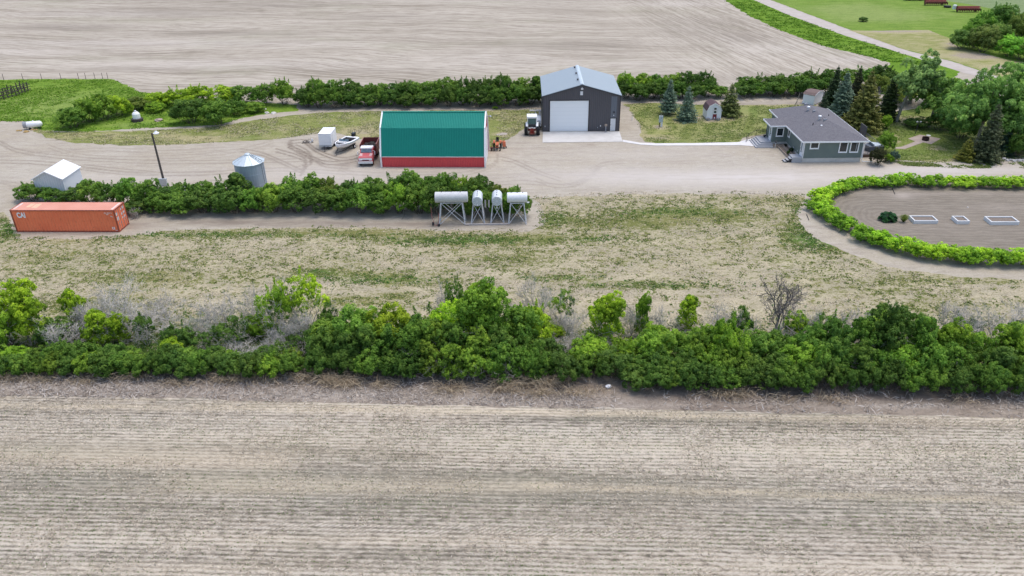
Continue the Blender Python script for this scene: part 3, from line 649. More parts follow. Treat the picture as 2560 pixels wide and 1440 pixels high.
def conifer(rng, H, Rr, nwh, dens, droop=.25, bare=.06, leaf=.22, flat=.5):
    V = []; T = []; B = MB(); B.tube([(0, 0, -.1), (rng.normal(0, .04), 0, H * .5), (0, 0, H * .97)], .13 + H * .012, 7, True, .02)
    for w_ in range(nwh):
        u = (w_ + rng.uniform(-.3, .3)) / nwh; z = H * (bare + (1 - bare) * u); r = Rr * (1 - u) ** .82 * (.8 + .4 * rng.random()) + .12
        nb = max(5, int(11 * (1 - u) + 4)); a0 = rng.uniform(0, 6.28)
        for k in range(nb):
            a = a0 + 2 * PI * k / nb + rng.normal(0, .12); L = r * rng.uniform(.72, 1.12); bt = np.clip(rng.normal(.45, .16), .05, .95)
            m = max(6, int(L * dens)); s = rng.uniform(0, 1, m) ** .7; dz = (-droop * s + .22 * s ** 2.2) * L + rng.normal(0, .05, m)
            wd = (.12 + .26 * L * (1 - s) * 0.8 + .05)
            off = rng.normal(0, 1, m) * wd * flat
            P = np.stack([math.cos(a) * s * L - math.sin(a) * off, math.sin(a) * s * L + math.cos(a) * off, z + dz - np.abs(off) * .25 - rng.uniform(0, .1, m)], 1)
            nn = unit(np.array([math.cos(a) * .35, math.sin(a) * .35, 1.]) + rng.normal(0, .35, (m, 3)))
            v, t = leaf_quads(P, nn, leaf, np.clip(bt + .32 * (s - .5) + rng.normal(0, .1, m), 0, 1), rng, .4); V.append(v); T.append(t)
    m = 60; s = rng.uniform(0, 1, m); P = np.stack([rng.normal(0, .06, m) * (1 - s), rng.normal(0, .06, m) * (1 - s), H * (.93 + .08 * s)], 1)
    v, t = leaf_quads(P, unit(rng.normal(size=(m, 3))), leaf * .7, np.full(m, .7), rng, .35); V.append(v); T.append(t)
    return np.vstack(V), np.concatenate(T), B
def mk_conifer(name, label, px, base_y, top_y, wpx, col, seed, dens=75, droop=.25, bare=.05, leaf=.2, cat='spruce tree', group=None):
    b = G(px, base_y); H = HT(b, top_y); rng = np.random.default_rng(seed); Rr = MPP(b) * wpx / 2
    V, T, B = conifer(rng, H, Rr, max(8, int(H * 3.4)), dens, droop, bare, leaf)
    t = thing(name, label, cat, b, 0, group)
    c = bpy.data.objects.new('crown', fastmesh('crown', V, T, None, [NEEDLE])); COL.objects.link(c); c.parent = t; c.color = (*col, 1)
    B.build('trunk', BARK, t); return t
def put(name, me, px, by, ty, wpx, col, label, cat, group=None, rng=random, href=3.35, wref=1.85, depth=1.0, rot=None):
    b = G(px, by); H = HT(b, ty); W = MPP(b) * wpx / 2
    if me in SHRUB and H / W > 2.5: me = TALL[rng.randrange(5)]; href = 5.4; wref = 1.9
    o = bpy.data.objects.new(name, me); COL.objects.link(o); o.location = b
    o.scale = (W / wref, W / wref * depth, H / href); o.rotation_euler = (0, 0, rng.uniform(0, 6.28) if rot is None else rot); o.color = (*col, 1)
    return tag(o, label, cat, group)
DG, MG, BG, YG, LG, OL = (.105, .205, .034), (.14, .27, .038), (.195, .34, .04), (.30, .46, .03), (.225, .39, .035), (.17, .24, .04)
CN = {DG: 'dark green', MG: 'mid green', BG: 'fresh green', YG: 'yellow green', LG: 'bright green', OL: 'olive green'}
_o9 = ('first', 'second', 'third', 'fourth', 'fifth', 'sixth', 'seventh', 'eighth', 'ninth')
ORD = ['first', 'second', 'third', 'fourth', 'fifth', 'sixth', 'seventh', 'eighth', 'ninth', 'tenth', 'eleventh', 'twelfth', 'thirteenth', 'fourteenth', 'fifteenth', 'sixteenth', 'seventeenth', 'eighteenth', 'nineteenth', 'twentieth'] + ['twenty-' + q for q in _o9] + ['thirtieth'] + ['thirty-' + q for q in _o9] + ['fortieth'] + ['forty-' + q for q in _o9]
def lerp(tab, x):
    for (a, b), (c, d) in zip(tab[:-1], tab[1:]):
        if x <= c: return b + (d - b) * (x - a) / (c - a) if c > a else b
    return tab[-1][1]
def hedge_row(x0, x1, base, top, wpx, cols, wts, desc, group, seed, name='shrub', cat='shrub', meshes=None, jx=.25, jt=8, depth=1.0, over=1.5, jb=3, href=3.35, wref=1.85, fix={}):
    rg = random.Random(seed); xs = []; x = x0 + wpx * .35
    while x < x1 - wpx * .3: xs.append(x); x += wpx * rg.uniform(1 - jx, 1 + jx) / over * 1.0
    for i, x in enumerate(xs):
        c = rg.choices(cols, wts)[0]; kk = rg.uniform(.82, 1.2); c2 = tuple(q * kk * rg.uniform(.95, 1.05) for q in c)
        put(name, rg.choice(meshes or SHRUB), x, lerp(base, x) + rg.uniform(-jb, jb), lerp(top, x) + rg.uniform(-jt, jt), wpx * rg.uniform(.9, 1.2), c2, f'{CN.get(c, "green")} shrub, {ORD[i]} from the left in the {desc}', cat, group, rg, href, wref, depth)
rnd = random.Random(5)
# middle hedge, behind the container and the tanks (two staggered rows; the ground line is the row's own stem line)
hedge_row(62, 1330, [(0, 500), (330, 513), (700, 514), (1100, 520), (1340, 520)], [(0, 484), (90, 464), (150, 468), (240, 458), (330, 458), (380, 452), (415, 468), (450, 460), (520, 452), (575, 448), (600, 425), (625, 462), (672, 466), (690, 450), (760, 442), (820, 440), (900, 455), (1000, 440), (1060, 438), (1160, 442), (1215, 440), (1245, 468), (1340, 476)], 70, [DG, MG, BG, OL], [4, 5, 2, 1], "middle hedge's back row", 'back row of the middle hedge', 11, meshes=SHRUB, jt=9)
hedge_row(325, 1335, [(300, 530), (600, 532), (1000, 532), (1340, 540)], [(300, 495), (480, 478), (620, 470), (800, 466), (1060, 466), (1180, 466), (1240, 482), (1340, 488)], 76, [DG, MG, BG], [4, 5, 1.5], "middle hedge's front row", 'front row of the middle hedge', 12, jt=7)
# rear hedge along the far field
RT = [(740, 228), (800, 196), (900, 203), (1000, 210), (1080, 203), (1180, 199), (1260, 194), (1360, 186), (1560, 186), (1640, 185), (1700, 184), (1780, 180), (1815, 205), (1840, 205), (1860, 190), (1980, 182), (2080, 176), (2140, 176)]
hedge_row(745, 1385, [(740, 262), (1350, 254)], RT, 56, [DG, MG, BG], [5, 5, 1.5], "tree row behind the green barn", 'back hedge left of the metal shop', 13, jt=6)
hedge_row(752, 1385, [(740, 270), (1350, 262)], [(a, b + 22) for a, b in RT], 52, [DG, MG], [6, 3], "front edge of the barn's tree row", 'front edge of the back hedge left of the shop', 14, jt=6)
hedge_row(1545, 1800, [(1500, 245), (1810, 238)], RT, 56, [DG, MG, BG, LG], [4, 5, 2, 1], "tree row right of the shop", 'back hedge right of the shop', 15, jt=5)
hedge_row(1545, 1835, [(1500, 251), (1830, 244)], [(a, b + 22) for a, b in RT], 52, [DG, MG], [6, 3], "front edge right of the shop", 'front edge of the hedge right of the shop', 16, jt=5)
hedge_row(1842, 2110, [(1830, 234), (2110, 230)], RT, 56, [DG, MG, OL], [5, 4, 1], "tree row behind the house", 'back hedge behind the house', 17, jt=5)
hedge_row(1845, 2100, [(1830, 243), (2100, 240)], [(a, b + 21) for a, b in RT], 52, [DG, MG], [6, 3], "front edge behind the house", 'front edge of the hedge behind the house', 18, jt=5)
hedge_row(2090, 2240, [(2090, 225), (2240, 215)], [(2090, 178), (2240, 165)], 60, [DG, MG, OL], [5, 3, 2], "tree row behind the spruces", 'hedge behind the spruces', 19, jt=8)
# looser brush on the left of the rear hedge
for (x, b, t, w_, c, lb) in [(185, 318, 276, 95, MG, 'low dark shrub at the far left end of the brush by the well'), (228, 303, 252, 85, BG, 'rounded shrub left of the tallest olive bush near the well'), (262, 298, 243, 90, BG, 'tall fresh green bush left of the white cistern'), (300, 288, 246, 80, YG, 'yellow green bush just behind the white cistern'), (345, 272, 250, 90, OL, 'olive bush above and right of the cistern'),
    (396, 264, 238, 80, YG, 'small yellow bush between the cistern and the rear brush'), (445, 262, 228, 90, YG, 'wide yellow green bush at the back of the brush near the field'), (500, 254, 222, 90, YG, 'yellow topped bush at the back of the brush, beside a bare twig'), (560, 256, 222, 90, YG, 'yellow green bush in the back of the brush left of the barn'), (610, 256, 220, 80, MG, 'dark bush at the back of the brush, right of the yellow bushes'),
    (660, 258, 218, 80, MG, 'green bush in the back brush, second before the dense hedge'), (712, 260, 205, 76, BG, 'light bush with a bare top where the dense hedge starts'), (480, 306, 252, 105, DG, 'big dark bush at the bend of the track, left of two'), (548, 309, 256, 100, MG, 'big dark bush at the bend of the track, right of two'), (590, 285, 255, 70, MG, 'small bush behind the two big dark bushes at the track'), (390, 278, 262, 60, LG, 'light green low bush above the boulder'), (640, 278, 262, 70, BG, 'low bush in the weeds left of the white rubble')]:
    put('bush', rnd.choice(SHRUB), x, b + 2, t - 5, w_ * .8, c, lb, 'bush', None, rnd)
put('bush', SHRUB[2], 1238, 273, 266, 14, LG, 'tiny round bush at the foot of the hedge right of the barn roof', 'bush', None, rnd)
# shelterbelt in front: dense part
FT = [(780, 805), (860, 785), (920, 768), (1000, 768), (1080, 782), (1150, 745), (1220, 725), (1260, 750), (1300, 785), (1340, 800), (1420, 845), (1500, 855), (1580, 870), (1640, 870), (1800, 860), (1900, 850), (2000, 830), (2140, 790), (2200, 780), (2300, 810), (2560, 835)]
FB = [(0, 925), (800, 935), (1200, 945), (1600, 955), (2560, 968)]
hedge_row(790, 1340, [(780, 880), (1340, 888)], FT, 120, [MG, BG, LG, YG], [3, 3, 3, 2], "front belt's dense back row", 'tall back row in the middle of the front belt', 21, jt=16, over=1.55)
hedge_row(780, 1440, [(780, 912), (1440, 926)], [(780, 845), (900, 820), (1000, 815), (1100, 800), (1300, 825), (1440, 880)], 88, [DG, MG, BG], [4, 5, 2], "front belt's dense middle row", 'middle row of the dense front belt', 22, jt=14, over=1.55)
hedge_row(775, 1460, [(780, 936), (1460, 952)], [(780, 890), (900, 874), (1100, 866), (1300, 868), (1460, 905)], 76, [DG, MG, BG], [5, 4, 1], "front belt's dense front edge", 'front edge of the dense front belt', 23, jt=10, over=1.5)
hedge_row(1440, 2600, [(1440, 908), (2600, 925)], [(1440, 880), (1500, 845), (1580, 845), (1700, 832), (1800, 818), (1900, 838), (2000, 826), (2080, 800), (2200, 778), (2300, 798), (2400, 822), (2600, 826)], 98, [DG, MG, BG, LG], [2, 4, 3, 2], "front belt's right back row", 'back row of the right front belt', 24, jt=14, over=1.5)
hedge_row(1450, 2620, [(1440, 940), (2600, 958)], [(1440, 900), (1640, 880), (2000, 868), (2600, 872)], 84, [DG, MG, BG], [5, 5, 1.5], "front belt's right middle row", 'middle row of the right front belt', 25, jt=14, over=1.55)
hedge_row(1560, 2620, [(1560, 966), (2600, 984)], [(1560, 918), (2000, 908), (2600, 914)], 72, [DG, MG], [6, 3], "front belt's right front edge", 'front edge of the right front belt', 26, jt=10, over=1.5)
# left part: low green band with open shrubs behind
hedge_row(-30, 780, [(0, 915), (780, 920)], [(0, 865), (200, 862), (400, 878), (600, 885), (780, 878)], 74, [DG, MG, BG, LG], [3, 4, 2, 1], "front belt's left back row", 'back row of the left front belt', 27, jt=12, over=1.55)
hedge_row(-30, 775, [(0, 934), (780, 940)], [(0, 884), (300, 888), (780, 892)], 62, [DG, MG, BG], [4, 4, 1.5], "front belt's left front edge", 'front edge of the left front belt', 28, jt=9, over=1.4)
for i, (x, b, t, w_, c, lb, me) in enumerate([(30, 850, 700, 150, YG, 'broad yellow green tree leaning in at the left edge of the photo', OPEN), (85, 860, 720, 110, YG, 'yellow green tree right beside the leftmost one', SHRUB), (20, 870, 760, 120, LG, 'lower yellow green bush under the leftmost tree', SHRUB), (205, 830, 722, 62, YG, 'narrow yellow green tree left of the big dead bush', SHRUB), (262, 870, 775, 80, YG, 'yellow green bush in front of the big dead bush', SHRUB), (310, 855, 780, 55, YG, 'small yellow green bush just right of the one in front of the dead bush', SHRUB),
    (370, 862, 790, 70, DG, 'dark green shrub right of the big dead bush', OPEN), (150, 865, 800, 90, DG, 'dark green shrub filling the gap left of the dead bushes', SHRUB), (640, 840, 790, 70, LG, 'light green bush at the foot of the tall open tree', SHRUB), (700, 850, 730, 100, LG, 'half bare bush under the tall open yellow green tree', OPEN), (768, 830, 695, 125, YG, 'tall open yellow green tree standing above the grey brush', OPEN), (705, 820, 715, 60, YG, 'slim yellow green tree left of the tall open one', OPEN),
    (830, 850, 765, 60, DG, 'thin dark bush with bare stems right of the tall open tree', OPEN), (435, 895, 845, 60, YG, 'small bright yellow bush sticking out of the low green band', SHRUB), (590, 870, 800, 90, DG, 'dark shrub among the grey twigs left of centre', OPEN), (520, 880, 820, 90, DG, 'dark low shrub under the dead bushes near the gap', OPEN), (740, 885, 830, 100, DG, 'dark shrub left of the dense part', OPEN), (450, 875, 815, 80, DG, 'dark undergrowth shrub behind the bright yellow bush', SHRUB),
    (1140, 830, 712, 70, DG, 'dark narrow tree beside the bare crown left of the tallest tree', OPEN), (1195, 880, 696, 110, LG, 'tallest bright green tree in the middle of the front tree belt', SHRUB), (1330, 870, 765, 110, YG, 'round yellow green tree right of the tallest tree', SHRUB), (1385, 840, 812, 50, YG, 'small yellow green ball beside the round yellow green tree', SHRUB), (1405, 810, 733, 70, BG, 'green shrub right behind the dead white tree', OPEN), (1512, 860, 735, 100, YG, 'round yellow green tree standing free right of the dead tree', SHRUB), (1602, 840, 735, 42, LG, 'slim light green tree between two bare bushes', SHRUB), (1716, 820, 738, 60, YG, 'yellow green tuft tree right of the slim trees', SHRUB), (1635, 870, 810, 70, LG, 'light green bush in front of the small bare bushes', SHRUB),
    (1760, 880, 825, 95, LG, 'yellowish bush in front of the free standing twigs', SHRUB), (1850, 860, 780, 80, DG, 'dark open shrub left of the tall dead tree', OPEN), (1985, 840, 782, 60, LG, 'light bush just right of the tall dead tree', SHRUB), (2050, 840, 790, 70, DG, 'dark shrub with bare twigs right of the tall dead tree', OPEN), (2200, 850, 780, 110, BG, 'wide fresh green tree at the top of the right front belt', SHRUB), (2195, 845, 800, 50, YG, 'yellow green patch bush on the wide fresh green tree', SHRUB), (2280, 850, 785, 70, MG, 'mid green bush right of the wide fresh green tree', SHRUB), (2410, 850, 795, 80, DG, 'dark bush between the two grey dead bushes at the right', OPEN), (2540, 860, 805, 70, DG, 'dark half bare bush at the right edge of the photo', OPEN)]):
    put('tree' if t < 760 else 'bush', rnd.choice(me), x, b, t, w_, c, lb, 'tree' if t < 760 else 'bush', None, rnd, href=3.5)
# dead bushes
for (x, b, t, w_, k, lb) in [(310, 830, 692, 150, 0, 'big grey leafless bush in the left part of the front tree belt'), (250, 840, 730, 110, 1, 'grey leafless bush left of the biggest dead one'), (415, 800, 715, 75, 2, 'small separate dead bush with a dark forked stem'), (340, 850, 760, 140, 3, 'low spread of dead twigs under the big grey bush'), (175, 880, 790, 130, 1, 'low grey brush in front of the dark shrub at left'), (560, 830, 722, 110, 2, 'dead bush with a leaning trunk left of the open tree'), (645, 825, 705, 90, 0, 'upright dead bush beside the slim yellow green tree'), (500, 840, 770, 90, 3, 'pale low dead twigs in the gap of the front tree belt'),
    (760, 860, 760, 120, 1, 'grey bare lower branches beneath the tall open tree'), (690, 890, 830, 110, 2, 'tangle of dead twigs in front of the tall open tree'), (600, 900, 850, 120, 0, 'dead brush lying between the green band and the twigs'), (1120, 810, 695, 80, 2, 'bare grey crown just left of the tallest tree'), (1345, 820, 672, 80, 0, 'tall pale dead tree behind the round yellow green tree'), (1300, 830, 735, 80, 3, 'small bare bush left of the tall pale dead tree'), (1430, 850, 770, 80, 1, 'bare bush under the green shrub right of the pale dead tree'), (1575, 840, 745, 55, 2, 'small bare bush left of the slim light green tree'), (1655, 840, 748, 60, 3, 'small bare bush right of the slim light green tree'), (1790, 840, 755, 80, 0, 'bare bush left of the tall dead tree at the right'), (1850, 850, 770, 90, 1, 'grey twigs right at the foot of the tall dead tree'),
    (1925, 850, 712, 110, 4, 'tall dark dead tree with forked limbs in the right part'), (1940, 880, 790, 50, 2, 'white peeling snag below the tall dark dead tree'), (2040, 850, 765, 80, 3, 'pale twiggy bush right of the tall dead tree'), (2120, 850, 760, 90, 0, 'pale twiggy bush left of the wide green tree'), (2365, 850, 745, 110, 1, 'round grey dead bush near the right edge'), (2490, 855, 748, 130, 0, 'largest grey dead bush at the right edge'), (1480, 905, 850, 100, 1, 'dead twigs in the low spot right of the dense part'), (1420, 880, 830, 80, 2, 'dead stems in the hollow right of the dense part')]:
    put('dead_tree' if k == 4 else 'dead_bush', DEAD[k], x, b, t, w_, (1, 1, 1), lb, 'dead bush' if k != 4 else 'dead tree', None, rnd, href=4.3 if k == 4 else 4.4, wref=1.9 if k != 4 else 1.7)
put('dead_bush', DEAD[3], 343, 545, 515, 26, (1, 1, 1), 'small grey dead bush at the hedge foot right of the container', 'dead bush', None, rnd, href=4.0, wref=1.8)
# lime ring hedge round the garden
ring_pts = [(2555, 470), (2528, 470), (2500, 470), (2468, 470), (2435, 469), (2403, 470), (2372, 469), (2340, 468), (2312, 470), (2284, 463), (2246, 463), (2222, 468), (2195, 468), (2168, 466), (2140, 470), (2124, 474), (2106, 481), (2090, 485), (2074, 494), (2062, 500), (2046, 508), (2052, 519), (2040, 528), (2056, 538), (2066, 548), (2082, 560), (2104, 572), (2124, 582), (2152, 602), (2172, 610), (2196, 616), (2226, 624), (2254, 634), (2282, 640), (2308, 648), (2336, 651), (2366, 655), (2396, 657), (2424, 659), (2452, 662), (2480, 662), (2508, 663), (2536, 664), (2560, 664)]
for i, (x, y) in enumerate(ring_pts):
    far = i < 20; b = G(x, y); m = MPP(b)
    hh = 25 if far else (30 if i < 28 else 36)
    w_ = 50 if far else (58 if i < 28 else 62)
    c = rnd.choice([(.30, .53, .04), (.26, .47, .035), (.36, .56, .045), (.22, .42, .035)])
    side = ('far side of the garden', i, 0) if far else (('left end of the garden', i - 20, 0) if i < 28 else ('near side of the garden', i - 28, 0))
    order = 'from the right' if far else ('from the top' if i < 28 else 'from the left')
    put('clipped_shrub', rnd.choice(LIME), x, y - 2, y - 2 - hh * rnd.uniform(.9, 1.12), w_ * rnd.uniform(.95, 1.15), c, f'lime green shrub, {ORD[side[1]]} on the {side[0]} {order}', 'shrub', 'lime green shrubs ringing the garden', rnd, href=1.55, wref=1.05)
# spruces and poplars
BL, BO, OD, GY = (.17, .25, .16), (.20, .215, .05), (.18, .22, .06), (.10, .135, .05)
mk_conifer('spruce', 'slender blue green spruce with a bare lower trunk, nearest the shop', 1671, 286, 196, 46, BL, 1, bare=.13)
mk_conifer('spruce', 'blue green spruce between the slender one and the barn shaped shed', 1716, 302, 214, 52, BL, 2, bare=.02)
mk_conifer('spruce', 'broad olive green spruce standing behind the barn shaped shed', 1822, 289, 208, 62, OD, 3, 90, bare=.02, leaf=.22)
mk_conifer('spruce', 'small dark spruce in front of the white shed behind the house', 2056, 276, 236, 34, (.05, .085, .04), 4, bare=.02)
mk_conifer('spruce', 'tall silvery blue spruce behind the house roof', 2098, 300, 178, 72, BL, 5, 90, bare=.02, leaf=.24)
mk_conifer('spruce', 'largest brown tinged spruce behind the deck', 2152, 326, 176, 100, BO, 6, 95, bare=.02, leaf=.27)
mk_conifer('spruce', 'dark narrow spruce right of the brown tinged one', 2214, 300, 186, 56, (.05, .085, .02), 7, 90, bare=.02, leaf=.24)
mk_conifer('spruce', 'dark spruce top showing left of the silvery spruce', 2078, 270, 165, 52, (.045, .08, .025), 8, 80, bare=.02, leaf=.24)
mk_conifer('spruce', 'dark spruce top showing behind the silvery and brown spruces', 2132, 272, 168, 52, (.05, .06, .02), 9, 80, bare=.02, leaf=.24)
mk_conifer('spruce', 'two toned spruce by the stones at the right', 2458, 402, 258, 82, (.105, .13, .06), 10, 85, bare=.02, leaf=.22)
mk_conifer('spruce', 'deep blue green spruce half hidden at the right of the two toned one', 2505, 385, 315, 64, (.045, .09, .05), 11, 80, bare=.02)
mk_conifer('small_pine', 'small yellow green pine left of the two toned spruce', 2411, 402, 345, 44, (.19, .20, .03), 12, 80, bare=.06, cat='pine tree')
def mk_poplar(label, px, by, ty, cx, cw, col, seed, lobes=60, z0=.22, lean=0, name='poplar_tree', leaf=.24, lr=.7, plumes=5):
    b = G(px, by); H = HT(b, ty); rng = np.random.default_rng(seed); rx = MPP(b) * cw / 2; ox = MPP(b) * (cx - px); VV = []; TT = []; tips = []
    for k in range(plumes):
        a = 2.4 * k + seed; q = 0 if k == 0 else .58; top = H * (1.0 if k == 0 else rng.uniform(.7, .94)); zb = H * (z0 + (.12 if k == 0 else rng.uniform(-.02, .10))); pr_ = rx * (.62 if k else .6)
        v_, t_ = crown(rng, pr_, pr_, 0, top - zb, max(14, int(lobes * 1.9) // plumes), lr * rng.uniform(.85, 1.1), 12, 30, leaf, up=.5)
        zz = v_[:, 2] / (top - zb); v_ = v_ * np.stack([1.15 - .4 * zz, 1.15 - .4 * zz, np.ones(len(zz))], 1)
        cxx, cyy = ox * .8 + math.cos(a) * rx * q, math.sin(a) * rx * q * .8; v_ += np.array([cxx, cyy, zb]); v_[:, 0] += .05 * H * (v_[:, 2] / H) ** 2; VV.append(v_); TT.append(t_); tips.append((cxx, cyy, zb + (top - zb) * .6))
    t = thing(name, label, 'tree', b)
    c = bpy.data.objects.new('crown', fastmesh('crown', np.vstack(VV), np.concatenate(TT), None, [LEAF])); COL.objects.link(c); c.parent = t; c.color = (*col, 1)
    B = MB(); f = .35; fork = Vector((ox * .3, 0, H * f)); B.tube([(0, 0, -.1), (ox * .12, 0, H * f * .5), fork], .28, 8, True, .2)
    for tp_ in tips: tp_ = Vector(tp_); m_ = fork.lerp(tp_, .5); m_.z += .3; B.tube([fork, m_, tp_], .15, 6, True, .04)
    B.build('trunk', PALEBARK, t); return t
PG, PD = (.25, .39, .12), (.16, .30, .06)
mk_poplar('leaning silvery poplar with a pale trunk behind the fire pit', 2240, 304, 125, 2282, 120, PG, 21, 62, .26, leaf=.26)
mk_poplar('dark leafy tree between the leaning poplar and the big poplar', 2322, 318, 190, 2330, 110, PD, 22, 50, .12)
mk_poplar('huge silvery green poplar, the largest tree at the right', 2440, 362, 138, 2450, 210, (.21, .38, .085), 23, 150, .06, leaf=.24, lr=.85, plumes=7)
mk_poplar('leafy tree at the right edge below the huge poplar', 2535, 375, 200, 2530, 120, PD, 24, 60, .06)
mk_poplar('low green tree behind the leaning poplar at the field corner', 2275, 260, 175, 2275, 130, OL, 25, 50, .03, lr=.7)
mk_poplar('low leafy tree in the back row behind the huge poplar', 2365, 262, 195, 2365, 120, BG, 26, 46, .03, lr=.7)
for (x, b, t, w_, c, lb) in [(2540, 390, 330, 70, DG, 'dark shrub behind the white stones at the right edge'), (2555, 380, 350, 40, BG, 'bright shrub at the right edge behind the stones'), (2520, 350, 300, 70, MG, 'mid green shrub under the tree at the right edge'), (2212, 322, 288, 32, LG, 'bright green bush in front of the dark narrow spruce'), (2210, 380, 330, 46, BG, 'feathery green shrub right of the deck corner'), (2192, 412, 372, 42, (.06, .07, .025), 'dark bronze juniper at the deck corner'), (2219, 406, 386, 26, (.17, .31, .02), 'round lime green shrub beside the dark juniper'), (2233, 402, 378, 30, (.10, .17, .12), 'blue grey juniper behind the lime green shrub'), (2290, 318, 296, 60, DG, 'dark undergrowth below the leaning poplar'), (2345, 325, 285, 60, DG, 'dark undergrowth at the foot of the big poplar'), (2400, 345, 290, 80, PD, 'leafy low limb bush at the foot of the huge poplar'), (2158, 54, 43, 24, DG, 'lone dark bush in the far meadow'), (2250, 250, 205, 60, OL, 'olive bush at the corner of the field behind the poplars'), (2200, 230, 190, 50, OL, 'half bare bush behind the dark narrow spruce')]:
    put('bush', rnd.choice(SHRUB), x, b, t, w_, c, lb, 'bush', None, rnd)
# thicket across the road
rg = random.Random(77)
FR = [(2400, 122, 75, 62, MG), (2425, 108, 48, 60, MG), (2455, 130, 62, 70, MG), (2455, 85, 30, 50, MG), (2490, 120, 60, 62, MG), (2500, 80, 12, 62, MG), (2520, 140, 90, 72, LG), (2535, 110, 35, 62, MG), (2560, 90, 30, 60, MG), (2470, 112, 80, 56, BG), (2430, 122, 88, 60, BG), (2550, 150, 112, 60, BG), (2590, 155, 95, 80, MG), (2600, 120, 50, 80, MG)]
for i, (x, b, t, w_, c) in enumerate(FR):
    put('tree', rg.choice(SHRUB), x, b, t, w_, tuple(q * rg.uniform(.9, 1.3) + .012 for q in c), f'{CN[c]} tree, {ORD[i]} in the thicket across the road', 'tree', 'trees of the thicket across the road', rg)
# ------------------------------------------------------------------ materials for the built things
WHITE = plain('white paint', (.84, .85, .86), .45, vary=.05); WHITE2 = sheetmetal('aged white paint', (.70, .71, .71), rough=.5, wear=.35)
OFFW = plain('off white trim', (.70, .71, .72), .5, vary=.06)
BLACK = plain('black rubber', (.018, .018, .02), .75, vary=.3); DARK = plain('dark steel', (.045, .045, .05), .55); GLASS = plain('dark glass', (.02, .028, .032), .12, vary=.3, sc_=1.2, spec=.6)
GALV = sheetmetal('galvanised steel', (.50, .54, .57), rough=.38, metal=.35, wear=.3); GREY = plain('grey steel', (.30, .31, .33), .5)
RUST = plain('rusty red steel', (.16, .055, .04), .8, vary=.4); WOODG = plain('weathered wood', (.34, .28, .23), .85, vary=.25, sc_=7); DKW = plain('dark old boards', (.07, .06, .055), .9, vary=.35)
ROCK = plain('pink field stone', (.40, .31, .27), .9, vary=.25); ROCKW = plain('pale limestone', (.58, .56, .53), .9, vary=.2)
BLUEG = plain('blue tinted glass', (.13, .19, .23), .15, vary=.35, sc_=2, spec=.6)
LENS = plain('lamp lens', (.8, .8, .78), .3, vary=.03)
def lathe_x(M, L, r): return None
# ---- green roofed barn
t = thing('barn', 'barn with steep green metal roof over a low red wall and white trim', 'barn', (-17.93, 103.33, 0), -.0467)
RED = sheetmetal('red ribbed steel', (.72, .075, .085), .23, 0, wear=.2, ribd=.3); REDE = sheetmetal('red ribbed end wall', (.42, .05, .055), .23, 1, wear=.12, ribd=.35)
GRN = sheetmetal('green ribbed roof', (.010, .215, .17), .23, 0, wear=.22, ribd=.14, rough=.6, spec=.15)
BL_, BD_, Y1, Z1_, Y2, Z2_, YR, ZR = 14.5, 7.45, 0, 1.66, 1.35, 5.12, 3.72, 6.72
part('front_wall', RED, t, lambda b: b.box(.1, BL_ - .1, .1, .18, 0, Z1_))
part('back_wall', RED, t, lambda b: b.box(.1, BL_ - .1, BD_ - .18, BD_ - .1, 0, Z1_))
prof = [(.18, 0), (BD_ - .18, 0), (BD_ - .18, Z1_), (BD_ - Y2, Z2_ - .05), (YR, ZR - .08), (Y2, Z2_ - .05), (.18, Z1_)]
for nm, x in (('end_wall', .1), ('end_wall', BL_ - .18)):
    part(nm, REDE, t, lambda b: b.slab([(x, y, z) for y, z in prof], (.08, 0, 0)))
rp = [(-.12, Z1_ - .12), (Y2 - .1, Z2_ + .02), (YR, ZR)]
RI = .05
for nm, sgn in (('lower_roof', 0), ('upper_roof', 1)):
    for back in (0, 1):
        a, c = rp[sgn], rp[sgn + 1]
        pp = [(RI, *a), (BL_ - RI, *a), (BL_ - RI, *c), (RI, *c)]
        if back: pp = [(x, 2 * YR - y, z) for x, y, z in pp]
        o = part(nm, GRN, t, lambda b: b.slab(pp, (0, -.03 if not back else .03, .06)))
for x in (-.06, BL_ - .12):
    for back in (0, 1):
        def rake(b):
            q = [(0 - .02, 0)] + rp
            for (y0, z0), (y1, z1) in zip([( -.02, -0.0)] + rp[:-1], rp):
                if back: y0, y1 = 2 * YR - y0, 2 * YR - y1
                d = Vector((0, y1 - y0, z1 - z0)).normalized(); nn = Vector((0, -d.z, d.y)) * (1 if not back else -1)
                p0, p1 = Vector((x, y0, z0)), Vector((x, y1, z1)); s_ = .14
                b.slab([p0 + nn * -.05, p1 + nn * -.05, p1 + nn * s_, p0 + nn * s_], (.2, 0, 0))
        part('rake_trim', WHITE, t, rake)
part('eave_trim', OFFW, t, lambda b: b.box(.15, BL_ - .15, -.2, .09, Z1_ - .14, Z1_ - .07))
part('ridge_cap', GRN, t, lambda b: b.slab([(.05, YR - .2, ZR + .02), (BL_ - .05, YR - .2, ZR + .02), (BL_ - .05, YR, ZR + .12), (.05, YR, ZR + .12)], (0, .0, .03)).slab([(.05, YR + .2, ZR + .02), (BL_ - .05, YR + .2, ZR + .02), (BL_ - .05, YR, ZR + .12), (.05, YR, ZR + .12)], (0, .0, .03)))
WRIB = sheetmetal('white ribbed door', (.76, .78, .80), .3, 1, wear=.06, ribd=.12)
d_ = part('sliding_door', WRIB, t, lambda b: b.slab([(BL_ - .08, .5, .05), (BL_ - .08, 5.6, .05), (BL_ - .08, 5.6, 4.1), (BL_ - .08, 1.3, 4.1), (BL_ - .08, .5, 2.6)], (.07, 0, 0)))
part('yard_lamp', GALV, t, lambda b: b.tube([(BL_ + .1, YR, 6.1), (BL_ + .55, YR, 6.2)], .04).lathe([(.06, .1), (.16, 0), (.14, -.12)], 10, Matrix.Translation((BL_ + .6, YR, 6.15))))
